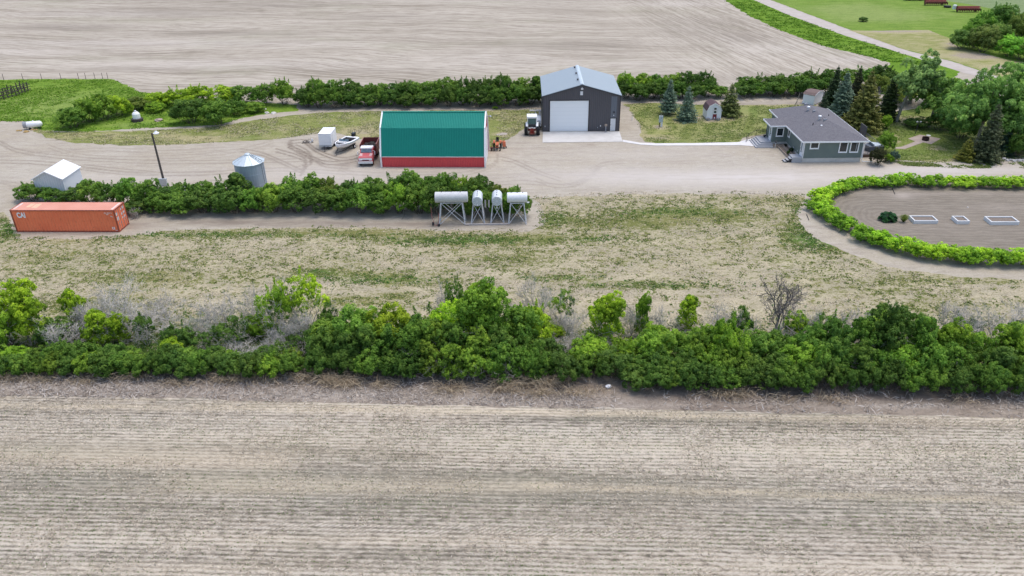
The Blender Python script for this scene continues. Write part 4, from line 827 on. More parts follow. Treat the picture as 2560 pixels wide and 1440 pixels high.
# ---- grey metal shop
t = thing('metal_shop', 'dark grey metal shop with a large white overhead door and pale blue grey roof', 'workshop', (5.06, 118.62, 0), -.019)
SW, SD, SE, SR = 12.1, 12.5, 5.58, 7.28
CHAR = sheetmetal('charcoal ribbed steel', (.075, .075, .088), .3, 0, wear=.08, ribd=.4, rough=.45); CHARS = sheetmetal('charcoal side wall', (.065, .065, .075), .3, 1, wear=.08, ribd=.4)
BLR = sheetmetal('pale blue grey roof', (.30, .36, .40), .3, 1, wear=.06, ribd=.07, rough=.42)
fx0, fx1 = 1.15, 7.2
def front(b):
    b.box(.1, fx0, .05, .15, 0, SE); b.box(fx1, 10.55, .05, .15, 0, SE); b.box(11.47, SW - .1, .05, .15, 0, SE); b.box(10.55, 11.47, .05, .15, 2.08, SE); b.box(fx0, fx1, .05, .15, 4.88, SE)
    b.slab([(.1, .05, SE), (SW - .1, .05, SE), (SW / 2, .05, SR - .12)], (0, .1, 0))
part('front_wall', CHAR, t, front)
part('back_wall', CHAR, t, lambda b: b.box(.1, SW - .1, SD - .15, SD - .05, 0, SE).slab([(.1, SD - .15, SE), (SW - .1, SD - .15, SE), (SW / 2, SD - .15, SR - .12)], (0, .1, 0)))
part('side_wall', CHARS, t, lambda b: b.box(.1, .2, .15, SD - .15, 0, SE)); part('side_wall', CHARS, t, lambda b: b.box(SW - .2, SW - .1, .15, SD - .15, 0, SE))
for s_ in (0, 1):
    X = lambda x: x if not s_ else SW - x
    part('roof_slope', BLR, t, lambda b: b.slab([(X(-.08), -.1, SE - .03), (X(SW / 2), -.1, SR), (X(SW / 2), SD + .1, SR), (X(-.08), SD + .1, SE - .03)], (0, 0, .08)))
    part('eave_trim', DARK, t, lambda b: b.slab([(X(-.06), -.14, SE - .12), (X(SW / 2), -.14, SR - .09), (X(SW / 2), -.14, SR + .0), (X(-.06), -.14, SE - .03)], (0, .04, 0)))
part('ridge_cap', plain('ridge metal', (.48, .56, .61), .4), t, lambda b: b.slab([(SW / 2 - .28, -.13, SR + .04), (SW / 2, -.13, SR + .14), (SW / 2, SD + .13, SR + .14), (SW / 2 - .28, SD + .13, SR + .04)], (0, 0, .03)).slab([(SW / 2 + .28, -.13, SR + .04), (SW / 2, -.13, SR + .14), (SW / 2, SD + .13, SR + .14), (SW / 2 + .28, SD + .13, SR + .04)], (0, 0, .03)))
for y in (3.1, 7.2, 11.3):
    part('roof_vent', DARK, t, lambda b: b.lathe([(.09, 0), (.09, .14), (.17, .14), (.17, .22), (.04, .27)], 12, Matrix.Translation((SW / 2 - .5, y, SR - .06))))
part('corner_trim', DARK, t, lambda b: b.box(.04, .16, .0, .12, 0, SE).box(SW - .16, SW - .04, .0, .12, 0, SE))
n = N('white sectional door'); o_ = n.obj(); z_ = n.sep(o_)[2]; s_ = n.m('SINE', n.m('MULTIPLY', z_, 2 * PI / .61)); c = n.mix(n.rng(s_, .9, 1, 0, .15), (.84, .87, .88), (.5, .53, .55)); ODM = n.bsdf(c, .4, 0, None, .3)
dd = part('overhead_door', ODM, t, lambda b: b.box(fx0 + .06, fx1 - .06, .07, .12, 0, 4.82))
part('door_frame', DARK, t, lambda b: b.box(fx0 - .08, fx0 + .03, -.01, .045, 0, 4.95).box(fx1 - .03, fx1 + .08, -.01, .045, 0, 4.95).box(fx0 + .03, fx1 - .03, -.01, .045, 4.85, 4.95))
md = part('entry_door', OFFW, t, lambda b: b.box(10.6, 11.42, .06, .12, .02, 2.02)); part('handle', DARK, md, lambda b: b.cbox((10.68, .03, 1.0), (.05, .06, .12)))
part('door_frame', DARK, t, lambda b: b.box(10.5, 10.6, .0, .05, 0, 2.1).box(11.42, 11.52, .0, .05, 0, 2.1).box(10.6, 11.42, .0, .05, 2.02, 2.1))
part('gable_light', LENS, t, lambda b: b.cbox((SW / 2, -.05, SR - .62), (.34, .18, .2)).cbox((SW / 2, -.02, SR - .4), (.08, .1, .1)))
part('gable_vent', OFFW, t, lambda b: b.cbox((SW / 2 - .05, .02, SR - 1.3), (.42, .06, .58)))
part('wall_light', DARK, t, lambda b: b.cbox((11.1, -.06, 3.0), (.2, .22, .16))); part('number_plate', OFFW, t, lambda b: b.cbox((11.08, .03, 2.5), (.12, .04, .16)))
part('outlet_box', OFFW, t, lambda b: b.cbox((.45, .02, .85), (.1, .06, .2)).cbox((9.1, .02, .85), (.12, .06, .22)).cbox((8.65, .02, .6), (.07, .06, .1)))
part('wall_panel', sheetmetal('faded blue grey panel', (.13, .15, .18), .3, 0, ribd=.3), t, lambda b: b.box(10.6, 11.5, .03, .048, 2.14, 5.45))
t = thing('water_standpipe', 'grey post with a small hose box beside the white entry door of the shop', 'standpipe', G(1514, 331))
part('post', GREY, t, lambda b: b.box(-.06, .06, -.05, .05, 0, 1.0)); part('box', WOODG, t, lambda b: b.box(-.2, .2, -.12, .12, 1.0, 1.3)); part('base', GREY, t, lambda b: b.box(-.28, .28, -.15, .15, 0, .06))
# ---- house
t = thing('house', 'grey green bungalow with a hipped dark shingle roof and white window frames', 'house', (39.98, 102.70, 0), -.009)
n = N('green grey siding'); o_ = n.obj(); z_ = n.sep(o_)[2]; s_ = n.m('FRACT', n.m('DIVIDE', z_, .14)); c = n.mix(n.rng(s_, .8, 1, 0, .45), n.mix(n.rng(n.noise(o_, .8, 3), .3, .7), (.135, .175, .165), (.16, .20, .185)), (.07, .09, .085)); SID = n.bsdf(c, .6, 0, None, .25)
n = N('grey shingles'); o_ = n.obj(); v = n.vor(n.map(o_, (2.2, 2.2, 5)), 1.6, out='Color'); f = n.noise(o_, 7, 3, .7); f2 = n.noise(n.map(o_, (3, 3, 10)), 1.7, 2); s_ = n.m('FRACT', n.m('DIVIDE', n.sep(o_)[2], .065))
c = n.mix(n.rng(f, .35, .65), (.125, .122, .135), (.20, .195, .21)); c = n.mix(n.rng(n.sep(v)[0], .5, 1, 0, .5), c, (.21, .205, .215)); c = n.mix(n.rng(s_, .7, 1, 0, .35), c, (.055, .055, .062)); SHI = n.bsdf(c, .9, 0, n.bump(f2, .4, .03), .15)
EZ, RZ = 3.1, 4.92; FND = .62
x0, x1, y0, y1 = .42, 8.55, .12, 15.2; bx0, by0, by1 = -1.75, 7.45, 10.35
part('foundation', m_concrete('foundation concrete', (.50, .49, .46), (.58, .57, .54)), t, lambda b: b.box(x0 + .04, x1 - .04, y0 + .04, y1, 0, FND).box(bx0 + .04, x0 + .04, by0 + .04, by1, 0, FND))
def walls(b): b.box(x0, x1, y0, y1, FND, EZ - .1); b.box(bx0, x0, by0, by1, FND, EZ - .1)
part('wall', SID, t, walls)
e = .42
ex0, ex1, ey0, ey1 = 0.0, 9.0, -.28, 15.62; rx = 4.5; rf, rb = 3.55, 11.6
def hip(b):
    A, B_, C_, D_ = (ex0, ey0, EZ), (ex1, ey0, EZ), (ex1, ey1, EZ), (ex0, ey1, EZ); P, Q = (rx, rf, RZ), (rx, rb, RZ)
    b.add([A, B_, C_, D_, P, Q], [(0, 1, 4), (1, 2, 5, 4), (2, 3, 5), (3, 0, 4, 5)])
    b.add([(x, y, z - .06) for x, y, z in (A, B_, C_, D_)], [(3, 2, 1, 0)])
    # bump roof, hip on its left end
    sl = (RZ - EZ) / 4.5; hy = (10.7 - 7.1) / 2; ym = 8.9; bz = EZ + hy * sl
    a, c_, p = (-2.25, 7.1, EZ + .004), (-2.25, 10.7, EZ + .004), (-2.25 + hy, ym, bz + .004)
    q = (hy + .0, ym, bz + .004); a2, c2 = (.0, 7.1, EZ + .004), (.0, 10.7, EZ + .004)
    b.add([a, c_, p, q, a2, c2], [(0, 2, 1), (0, 4, 3, 2), (1, 2, 3, 5)])
rf_o = part('roof', SHI, t, hip)
for (vx, vy) in ((3.75, 4.9), (3.7, 9.6)):
    part('turbine_vent', plain('bright aluminium', (.72, .73, .76), .3, .4), rf_o, lambda b: b.lathe([(.2, -.25), (.14, .15), (.14, .2), (.24, .25), (.27, .38), (.18, .5), (.03, .53)], 14, Matrix.Translation((vx, vy, RZ - .18))), smooth=True)
for (vx, vy) in ((4.15, 4.0), (4.15, 8.4), (4.15, 12.1)):
    part('box_vent', GREY, rf_o, lambda b: b.box(vx - .2, vx + .2, vy - .13, vy + .13, RZ - .25, RZ + .06))
part('plumbing_stack', DARK, rf_o, lambda b: b.tube([(2.6, 4.0, 3.9), (2.6, 4.0, 4.45)], .07)); part('plumbing_stack', DARK, rf_o, lambda b: b.tube([(6.2, 8.0, 3.9), (6.2, 8.0, 4.5)], .06))
part('exhaust_vent', WHITE, rf_o, lambda b: b.lathe([(.16, -.2), (.1, .2), (.16, .25), (.1, .33)], 12, Matrix.Translation((3.3, 2.7, 4.2))))
def fascia(b):
    z0, z1 = EZ - .16, EZ + .03
    b.box(ex0 - .03, ex1 + .03, ey0 - .06, ey0 - .01, z0, z1); b.box(ex1 + .01, ex1 + .06, ey0 - .01, ey1, z0, z1); b.box(ex0 - .06, ex0 - .01, ey0 - .01, 7.05, z0, z1); b.box(ex0 - .06, ex0 - .01, 10.75, ey1, z0, z1)
    b.box(ex0, ex1, ey1 + .01, ey1 + .06, z0, z1); b.box(-2.3, -.06, 7.03, 7.08, z0, z1); b.box(-2.33, -2.28, 7.08, 10.72, z0, z1); b.box(-2.3, -.06, 10.72, 10.77, z0, z1)
part('fascia', WHITE, t, fascia)
part('soffit', OFFW, t, lambda b: b.box(ex0, x0, ey0, 7.1, EZ - .14, EZ - .1).box(ex1 - .45, ex1, ey0, ey1, EZ - .14, EZ - .1).box(ex0 + .42, ex1 - .45, ey0, y0, EZ - .14, EZ - .1).box(-2.25, -.1, 7.12, by0, EZ - .14, EZ - .1))
def window(ax, u0, u1, z0, z1, pos, parent, mull=None):
    # ax 'y': faces -y at y=pos ; ax 'x': faces -x at x=pos
    def bb(b, a0, a1, c0, c1, d0, d1):
        if ax == 'y': b.box(a0, a1, pos - d1, pos - d0, c0, c1)
        else: b.box(pos - d1, pos - d0, a0, a1, c0, c1)
    f = part('window', WHITE, parent, lambda b: (bb(b, u0, u1, z0, z0 + .15, .0, .06), bb(b, u0, u1, z1 - .12, z1, .0, .06), bb(b, u0, u0 + .13, z0 + .15, z1 - .12, .0, .06), bb(b, u1 - .13, u1, z0 + .15, z1 - .12, .0, .06)))
    part('pane', GLASS, f, lambda b: bb(b, u0 + .13, u1 - .13, z0 + .15, z1 - .12, .0, .02))
    part('sill', OFFW, f, lambda b: bb(b, u0 - .03, u1 + .03, z0 - .03, z0, .0, .09))
    if mull is not None: part('curtain', plain('curtain', (.3, .32, .34), .9), f, lambda b: bb(b, mull, mull + .1, z0 + .2, z1 - .2, .021, .026))
window('y', 1.2, 2.45, 1.95, 2.92, y0, t); window('y', 5.22, 6.42, 1.38, 2.92, y0, t); window('y', 6.72, 7.94, 1.38, 2.92, y0, t, mull=7.55)
window('y', -1.2, -.12, 1.42, 2.75, by0, t); window('x', 6.15, 7.0, 1.6, 2.7, x0, t)
dr = part('entry_door', WHITE, t, lambda b: b.box(bx0 - .06, bx0, 7.75, 8.75, .7, 2.85)); part('glazing', BLUEG, dr, lambda b: b.box(bx0 - .075, bx0 - .06, 8.05, 8.45, 1.3, 2.6)); part('handle', DARK, dr, lambda b: b.cbox((bx0 - .09, 7.85, 1.75), (.05, .05, .14)))
dr = part('side_door', WHITE, t, lambda b: b.box(x0 - .06, x0, .3, 1.3, .77, 2.9)); part('glazing', BLUEG, dr, lambda b: b.box(x0 - .075, x0 - .06, .6, 1.0, 1.3, 2.7)); part('handle', DARK, dr, lambda b: b.cbox((x0 - .09, 1.2, 1.75), (.05, .05, .14)))
part('corner_board', OFFW, t, lambda b: b.box(x0 - .02, x0 + .1, y0 - .02, y0 + .1, FND, EZ - .16).box(x1 - .08, x1 + .02, y0 - .02, y0 + .1, FND, EZ - .16))
part('downspout', WHITE, t, lambda b: b.tube([(x1 + .35, y0 - .25, EZ - .16), (x1 + .1, y0 - .06, EZ - .5), (x1 + .1, y0 - .06, .35), (x1 + .25, y0 - .1, .12), (x1 + 1.6, y0 - .2, .08)], .06, 6))
part('wall_outlet', OFFW, t, lambda b: b.cbox((x0 - .03, 2.3, .95), (.05, .12, .2)).cbox((x0 - .03, 4.0, .9), (.05, .2, .14)))
CGRY = plain('painted grey boards', (.38, .39, .41), .7, vary=.08)
st = part('entry_steps', CGRY, t, lambda b: [b.box(-3.35 - .28 * i, bx0 + (.0 if i == 0 else .12), 7.3 - .28 * i, 10.1 if i == 0 else 10.1 - .02 * i, .68 - .17 * (i + 1), .68 - .17 * i - (.004 if i else 0)) for i in range(4)])
def rail(b, pts, z, h, gap=.12, top=.03):
    for (xa, ya), (xb, yb) in zip(pts[:-1], pts[1:]):
        za, zb = (z, z) if not isinstance(z, tuple) else z
        b.tube([(xa, ya, za + h), (xb, yb, zb + h)], top, 4); b.tube([(xa, ya, za + .1), (xb, yb, zb + .1)], top * .7, 4)
        L = math.hypot(xb - xa, yb - ya); k = max(1, int(L / gap))
        for i in range(k + 1):
            f = i / k; b.tube([(xa + (xb - xa) * f, ya + (yb - ya) * f, za + (zb - za) * f), (xa + (xb - xa) * f, ya + (yb - ya) * f, za + (zb - za) * f + h)], .012 if 0 < i < k else .03, 4)
part('railing', DARK, st, lambda b: (rail(b, [(bx0 - .05, 10.05), (-3.3, 10.05)], .68, .95), rail(b, [(-3.3, 10.05), (-4.4, 10.05)], (.68, .1), .9, .2), rail(b, [(-4.4, 10.05), (-4.9, 9.2)], .05, .9, .3)))
part('planter_pot', DARK, st, lambda b: b.lathe([(.14, .68), (.2, 1.0), (.17, 1.0)], 12, Matrix.Translation((-2.15, 9.6, 0))))
s2 = part('side_steps', CGRY, t, lambda b: (b.box(-.95, x0 - .01, .1, 1.5, 0, .76), [b.box(-.95 - .34 * (i + 1), -.95 - .34 * i - .03, .15, 1.1, .76 - .19 * (i + 1) - .06, .76 - .19 * (i + 1)) for i in range(4)]))
part('stringer', DARK, s2, lambda b: b.slab([(-.96, .3, 0), (-.96, .3, .55), (-2.2, .3, 0)], (0, .06, 0)).slab([(-.96, .9, 0), (-.96, .9, .55), (-2.2, .9, 0)], (0, .06, 0)))
for o2 in (): pass
dk = part('deck', plain('grey pink deck', (.36, .33, .31), .8), t, lambda b: b.box(x1, 12.45, 1.95, 10.4, .42, .55))
part('skirting', plain('brown skirting', (.13, .085, .065), .85, vary=.25), dk, lambda b: b.box(x1, 12.4, 2.0, 2.06, 0, .42).box(12.34, 12.4, 2.06, 10.3, 0, .42))
part('railing', plain('grey railing', (.17, .17, .17), .6), dk, lambda b: rail(b, [(x1 + .03, 2.0), (10.2, 2.0), (12.4, 2.3), (12.4, 6.2), (12.4, 10.3)], .55, .95, .13, .035))
part('privacy_screen', plain('dark screen panel', (.10, .10, .10), .7), dk, lambda b: b.box(12.2, 12.26, 8.3, 10.2, .6, 2.35).box(12.17, 12.29, 8.2, 8.3, .55, 2.45).box(12.17, 12.29, 10.2, 10.3, .55, 2.45).box(12.17, 12.29, 8.3, 10.2, 2.35, 2.45))
H0 = Matrix.Translation((39.98, 102.70, 0)) @ Matrix.Rotation(-.009, 4, 'Z')
def hp(x, y, z=0): return H0 @ Vector((x, y, z))
t = thing('hot_tub', 'eight sided grey hot tub with a half folded pale cover on the deck', 'hot tub', hp(11.3, 3.35, .55))
part('shell', plain('slate tub shell', (.09, .11, .14), .6), t, lambda b: b.lathe([(.98, 0), (1.0, .1), (1.02, .8), (.95, .82)], 8)); part('cover', plain('pale blue cover', (.42, .48, .52), .5), t, lambda b: b.slab([(-.1, -.97, .84), (.95, -.5, .84), (1.0, .5, .84), (-.1, .97, .84)], (0, 0, .12)).slab([(-.2, -.97, .84), (-.1, -.97, .84), (-.1, .97, .84), (-.2, .97, .84)], (-.1, 0, .35)))
t = thing('deck_chair', 'black folding chair on the deck behind the hot tub', 'chair', hp(10.6, 5.3, .55), .5)
part('seat', BLACK, t, lambda b: b.box(-.3, .3, -.3, .3, .4, .45)); part('backrest', BLACK, t, lambda b: b.slab([(-.3, .28, .45), (.3, .28, .45), (.3, .5, 1.25), (-.3, .5, 1.25)], (0, .04, 0)))
for a in (-.27, .27):
    for c2 in (-.27, .27): part('leg', DARK, t, lambda b: b.tube([(a, c2, 0), (a, c2, .4)], .02, 5))
t = thing('barbecue', 'small barbecue with a pale lid on the deck by the house corner', 'barbecue', hp(9.6, 4.5, .55))
part('cart', DARK, t, lambda b: b.box(-.35, .35, -.22, .22, .1, .75)); part('lid', plain('pale lid', (.6, .6, .62), .35), t, lambda b: b.lathe([(.36, 0), (.33, .18), (.15, .28)], 14, Matrix.Translation((0, 0, .76))))
# planting boxes in the corner of the house
def raised(name, label, cat, M0, w_, d_, h_, th, mat, inside, rot=0, parentloc=None, cracks=True):
    t = thing(name, label, cat, M0, rot)
    part('frame', mat, t, lambda b: b.box(0, w_, 0, th, 0, h_).box(0, w_, d_ - th, d_, 0, h_).box(0, th, th, d_ - th, 0, h_).box(w_ - th, w_, th, d_ - th, 0, h_).box(-.015, w_ + .015, -.015, -.0, h_ * .55, h_ * .6))
    part('soil', inside, t, lambda b: b.box(th, w_ - th, th, d_ - th, 0, h_ * .72)); return t
SOILM = plain('planter soil', (.20, .165, .135), .95, vary=.3, sc_=7)
t = raised('planter_bed', 'long low timber planter with a small clipped bush along the house wall', 'planter', hp(-.95, 2.3), .75, 4.3, .28, .09, WOODG, SOILM)
t2 = raised('planter_bed', 'upper timber planter with a dark bush, tight against the house wall', 'planter', hp(-.18, 2.5), .56, 4.7, .42, .08, WOODG, SOILM)
t3 = raised('planter_bed', 'timber planter below the porch window', 'planter', hp(-1.6, 6.65), 1.9, .7, .36, .08, WOODG, SOILM)
def ball(name, label, cat, loc, r, h, col, parent=None):
    me = rnd.choice(LIME); o = bpy.data.objects.new(name, me); COL.objects.link(o); o.location = loc; o.scale = (r / 1.05, r / 1.05, h / 1.55); o.color = (*col, 1); o.rotation_euler = (0, 0, rnd.uniform(0, 6)); return tag(o, label, cat)
ball('clipped_bush', 'small round green bush in the outer timber planter', 'shrub', hp(-.55, 3.0, .2), .3, .55, (.06, .13, .02)); ball('clipped_bush', 'dark green bush in the upper timber planter', 'shrub', hp(.1, 3.9, .3), .36, .6, (.022, .06, .015)); ball('clipped_bush', 'dark low plant at the far end of the upper planter', 'shrub', hp(.08, 6.4, .3), .25, .35, (.03, .05, .02))
t = thing('garden_hose_reel', 'dark hose stand with a pale wand by the porch corner', 'hose stand', hp(-1.45, 6.3)); part('post', OFFW, t, lambda b: b.tube([(0, 0, 0), (.03, 0, .95)], .035, 6)); part('head', DARK, t, lambda b: b.lathe([(.05, 0), (.16, .08), (.16, .2), (.05, .28)], 10, Matrix.Translation((.03, 0, .85))))
# ---- sheds
def gambrel_shed(label, loc, rot, W, D, hw, hb, hr_, inset, roofm, door=True):
    t = thing('garden_shed', label, 'shed', loc, rot)
    WP = sheetmetal('white shed boards', (.84, .86, .88), .2, 0, wear=.08, ribd=.06, rough=.6)
    pr = [(0, .08), (W, .08), (W, hw), (W - inset, hb), (W / 2, hr_), (inset, hb), (0, hw)]
    part('wall', WP, t, lambda b: b.slab([(x, 0, z) for x, z in pr], (0, D, 0)))
    for a, c2 in (((-.08, hw - .1), (inset - .04, hb + .03)), ((inset - .04, hb + .03), (W / 2, hr_ + .06))):
        for s_ in (0, 1):
            X = lambda x: x if not s_ else W - x
            part('roof_slope', roofm, t, lambda b: b.slab([(X(a[0]), -.1, a[1]), (X(c2[0]), -.1, c2[1]), (X(c2[0]), D + .1, c2[1]), (X(a[0]), D + .1, a[1])], (0, 0, .05)))
    part('rake_trim', WHITE, t, lambda b: [b.slab([(xa, -.14, za - .06), (xb, -.14, zb - .06), (xb, -.14, zb + .05), (xa, -.14, za + .05)], (0, .035, 0)) for (xa, za), (xb, zb) in zip([(-.06, hw - .08), (inset - .03, hb + .03), (W / 2, hr_ + .07), (W - inset + .03, hb + .03)], [(inset - .03, hb + .03), (W / 2, hr_ + .07), (W - inset + .03, hb + .03), (W + .06, hw - .08)])])
    if door:
        c0 = W * .42; d = part('door', plain('dark red door', (.22, .03, .04), .6), t, lambda b: b.box(c0, c0 + .62, -.05, 0, .15, 2.05))
        part('door_frame', OFFW, t, lambda b: b.box(c0 - .1, c0, -.06, -.0, .1, 2.15).box(c0 + .62, c0 + .72, -.06, 0, .1, 2.15).box(c0, c0 + .62, -.06, 0, 2.05, 2.15).box(c0, c0 + .62, -.075, -.051, .95, 1.1))
        for z in (1.1, 1.6): w2 = part('window', OFFW, d, lambda b: b.box(c0, c0 + .62, -.072, -.051, z, z + .47)); part('cat_flap', OFFW, d, lambda b: b.box(c0 + .2, c0 + .42, -.07, -.051, .2, .48)) if z == 1.1 else None
        part('pane', GLASS, d, lambda b: b.box(c0 + .12, c0 + .5, -.082, -.073, 1.16, 1.47).box(c0 + .12, c0 + .5, -.082, -.073, 1.68, 1.98))
    return t
MAR = plain('maroon shingles', (.115, .075, .08), .9, vary=.25, sc_=9)
gambrel_shed('small barn shaped white shed with a dark red door on the back lawn', (31.9, 123.7, 0), .0, 2.35, 2.7, 1.55, 2.2, 2.62, .32, MAR)
for k, x in enumerate((32.1, 33.75)):
    t = thing('flower_tub', ('left' if k == 0 else 'right') + ' grey wooden tub at the front of the barn shaped shed', 'planter', (x, 123.3, 0)); part('tub', GREY, t, lambda b: b.lathe([(.2, 0), (.3, .38), (.26, .38), (.24, .3)], 12)); part('soil', SOILM, t, lambda b: b.lathe([(.01, .3), (.24, .31)], 12))
gambrel_shed('plain white shed with a brown roof half hidden behind the blue spruce', tuple(G(2033, 264)), .8, 3.4, 2.0, 1.75, 1.95, 2.08, .5, plain('brown shingles', (.17, .125, .115), .9, vary=.25, sc_=9), False)
t = thing('clothesline_pole', 'thin leaning pole with braces standing behind the house roof', 'pole', G(1987, 268)); part('pole', WOODG, t, lambda b: b.tube([(0, 0, 0), (.45, 0, 2.3)], .05, 6)); part('brace', WOODG, t, lambda b: b.tube([(.5, 0, 0), (.2, 0, 1.0)], .03, 5).tube([(-.1, .4, 0), (.2, 0, 1.0)], .03, 5))
# white steel shed at left
p = [G(156, 447, 2.9), G(203, 417, 2.9), G(80, 448, 2.9)]
L0 = thing('steel_shed', 'white gabled steel shed standing alone at the left behind the hedge', 'shed', (p[2].x, p[2].y, 0), math.atan2(p[0].y - p[2].y, p[0].x - p[2].x) - .02)
sw, sd = (p[0] - p[2]).length, (p[1] - p[0]).length; WSH = sheetmetal('white ribbed steel', (.62, .66, .70), .3, 0, wear=.12, ribd=.2); WSR = sheetmetal('white steel roof', (.80, .82, .84), .3, 1, wear=.04, ribd=.06)
part('wall', WSH, L0, lambda b: b.slab([(.05, .05, 0), (sw - .05, .05, 0), (sw - .05, .05, 2.88), (sw / 2, .05, 3.82), (.05, .05, 2.88)], (0, sd - .1, 0)))
for s_ in (0, 1):
    X = lambda x: x if not s_ else sw - x
    part('roof_slope', WSR, L0, lambda b: b.slab([(X(-.12), -.1, 2.84), (X(sw / 2), -.1, 3.88), (X(sw / 2), sd + .1, 3.88), (X(-.12), sd + .1, 2.84)], (0, 0, .06)))
part('gable_trim', WHITE, L0, lambda b: [b.slab([(xa, -.14, za - .08), (xb, -.14, zb - .08), (xb, -.14, zb + .05), (xa, -.14, za + .05)], (0, .035, 0)) for (xa, za), (xb, zb) in (((-.1, 2.86), (sw / 2, 3.9)), ((sw / 2, 3.9), (sw + .1, 2.86)))])
# ---- shipping container
t = thing('shipping_container', 'long orange shipping container with white lettering on the grass at the left', 'shipping container', (-51.34, 83.887, 0), -.037)
n = N('orange container paint'); o_ = n.obj(); f = n.noise(o_, .5, 4, .6); f2 = n.noise(n.map(o_, (2.5, 1, .4)), 1.2, 5, .75)
c = n.mix(n.rng(f, .3, .7), (.80, .19, .085), (.88, .24, .11)); c = n.mix(n.rng(f2, .58, .72, 0, .55), c, (.22, .05, .03)); c = n.mix(n.rng(n.noise(o_, 3, 4, .8), .62, .7, 0, .6), c, (.16, .06, .04)); ORA = n.bsdf(c, .5, 0, None, .35)
n = N('faded orange roof'); o_ = n.obj(); f = n.noise(o_, .5, 4, .6); rr = n.m('SINE', n.m('MULTIPLY', n.sep(o_)[0], 2 * PI / .3)); c = n.mix(n.rng(f, .3, .7), (.62, .27, .19), (.70, .34, .25)); c = n.mix(n.rng(rr, .5, 1, 0, .2), c, (.45, .16, .1)); c = n.mix(n.rng(n.noise(n.map(o_, (.5, 2, 1)), 1.0, 4, .7), .6, .72, 0, .4), c, (.42, .16, .11)); ORR = n.bsdf(c, .6, 0, None, .3)
hl, hw, hh = 6.095, 1.22, 2.77
def corr(b, y, s_):
    xs = []; x = -hl + .16; k = 0
    while x < hl - .2:
        xs += [(x, 0), (x + .12, 0), (x + .18, .05), (x + .30, .05)]; x += .36
    xs.append((hl - .16, 0)); vs = []; fs = []
    for x, d in xs: vs += [(x, y - s_ * (-.0 + d) * -1, .16), (x, y - s_ * d * -1, hh - .12)]
    for i in range(len(xs) - 1): fs.append((2 * i, 2 * i + 2, 2 * i + 3, 2 * i + 1))
    b.add(vs, fs)
part('side_panel', ORA, t, lambda b: corr(b, -hw + .03, 1)); part('side_panel', ORA, t, lambda b: corr(b, hw - .03, -1))
part('end_panel', ORA, t, lambda b: b.box(-hl + .05, -hl + .08, -hw + .1, hw - .1, .15, hh - .1))
rf_ = part('roof_panel', ORR, t, lambda b: b.box(-hl + .1, hl - .1, -hw + .07, hw - .07, hh - .05, hh - .02))
part('roof_patch', plain('pale orange patch', (.74, .46, .30), .6), rf_, lambda b: b.box(-4.7, -4.15, -.35, .75, hh - .02, hh - .012).box(-4.0, -3.3, -.55, .65, hh - .02, hh - .012)); part('roof_mark', plain('faded white mark', (.7, .55, .5), .7), rf_, lambda b: b.box(-5.9, -5.65, -.9, .9, hh - .02, hh - .012).box(hl - .5, hl - .25, -1.0, 1.0, hh - .02, hh - .012))
part('frame', plain('dark orange frame', (.30, .075, .045), .6, vary=.3), t, lambda b: [b.box(sx * hl - (.0 if sx < 0 else .14), sx * hl + (.14 if sx < 0 else 0), sy * hw - (0 if sy < 0 else .12), sy * hw + (.12 if sy < 0 else 0), .0, hh) for sx in (-1, 1) for sy in (-1, 1)] + [b.box(-hl + .14, hl - .14, sy * hw - (0 if sy < 0 else .08), sy * hw + (.08 if sy < 0 else 0), z0, z1) for sy in (-1, 1) for z0, z1 in ((.02, .17), (hh - .13, hh - .03))] + [b.box(sx * hl - (0 if sx < 0 else .1), sx * hl + (.1 if sx < 0 else 0), -hw + .12, hw - .12, z0, z1) for sx in (-1, 1) for z0, z1 in ((.02, .16), (hh - .13, hh - .01))])
for k, (ya, yb) in enumerate(((-hw + .13, -.01), (.01, hw - .13))):
    d = part('door', ORA, t, lambda b: b.box(hl - .07, hl - .03, ya, yb, .17, hh - .14))
    for yy in (ya + .3, yb - .3): part('locking_bar', GREY, d, lambda b: b.tube([(hl + .0, yy, .12), (hl + .0, yy, hh - .12)], .02, 6).cbox((hl - .0, yy, .9), (.05, .2, .06)))
    part('sticker', WHITE2, d, lambda b: [b.box(hl - .03, hl - .024, y, y + w_, z, z + h_) for (y, w_, z, h_) in (((ya + .08, .35, 1.95, .35), (ya + .12, .38, 1.35, .42)) if k == 0 else ((ya + .1, .25, 2.2, .22), (ya + .55, .35, 2.2, .3), (ya + .1, .3, 1.6, .28), (ya + .55, .35, 1.65, .25), (ya + .12, .28, 1.15, .2), (ya + .6, .3, 1.15, .25)))])
def text(body, size, loc, parent, mat, rot=(PI / 2, 0, 0), shear=0, name='lettering', off=.0, sx=1.0):
    cu = bpy.data.curves.new('lettering', 'FONT'); cu.body = body; cu.size = size; cu.extrude = .004; cu.offset = off; cu.shear = shear; cu.align_x = 'LEFT'
    o = bpy.data.objects.new('tmp', cu); COL.objects.link(o); dg = bpy.context.evaluated_depsgraph_get(); me = bpy.data.meshes.new_from_object(o.evaluated_get(dg)); bpy.data.objects.remove(o)
    me.materials.clear(); me.materials.append(mat); q = bpy.data.objects.new(name, me); COL.objects.link(q); q.parent = parent; q.location = loc; q.rotation_euler = rot; q.scale = (sx, 1, 1); return q
text('CAI', .86, (-hl + .68, -hw - .012, 1.85), t, WHITE, off=.035, sx=.72)
part('marking', plain('faded lettering paint', (.72, .6, .55), .7), t, lambda b: [b.box(x, x + w_, -hw - .008, -hw - .0, z, z + .09) for x, w_, z in ((hl - 1.25, .26, 2.36), (hl - .93, .42, 2.36), (hl - .44, .1, 2.36), (hl - 1.05, .28, 2.18), (hl - .6, .2, 1.95), (hl - .45, .12, 1.88))])
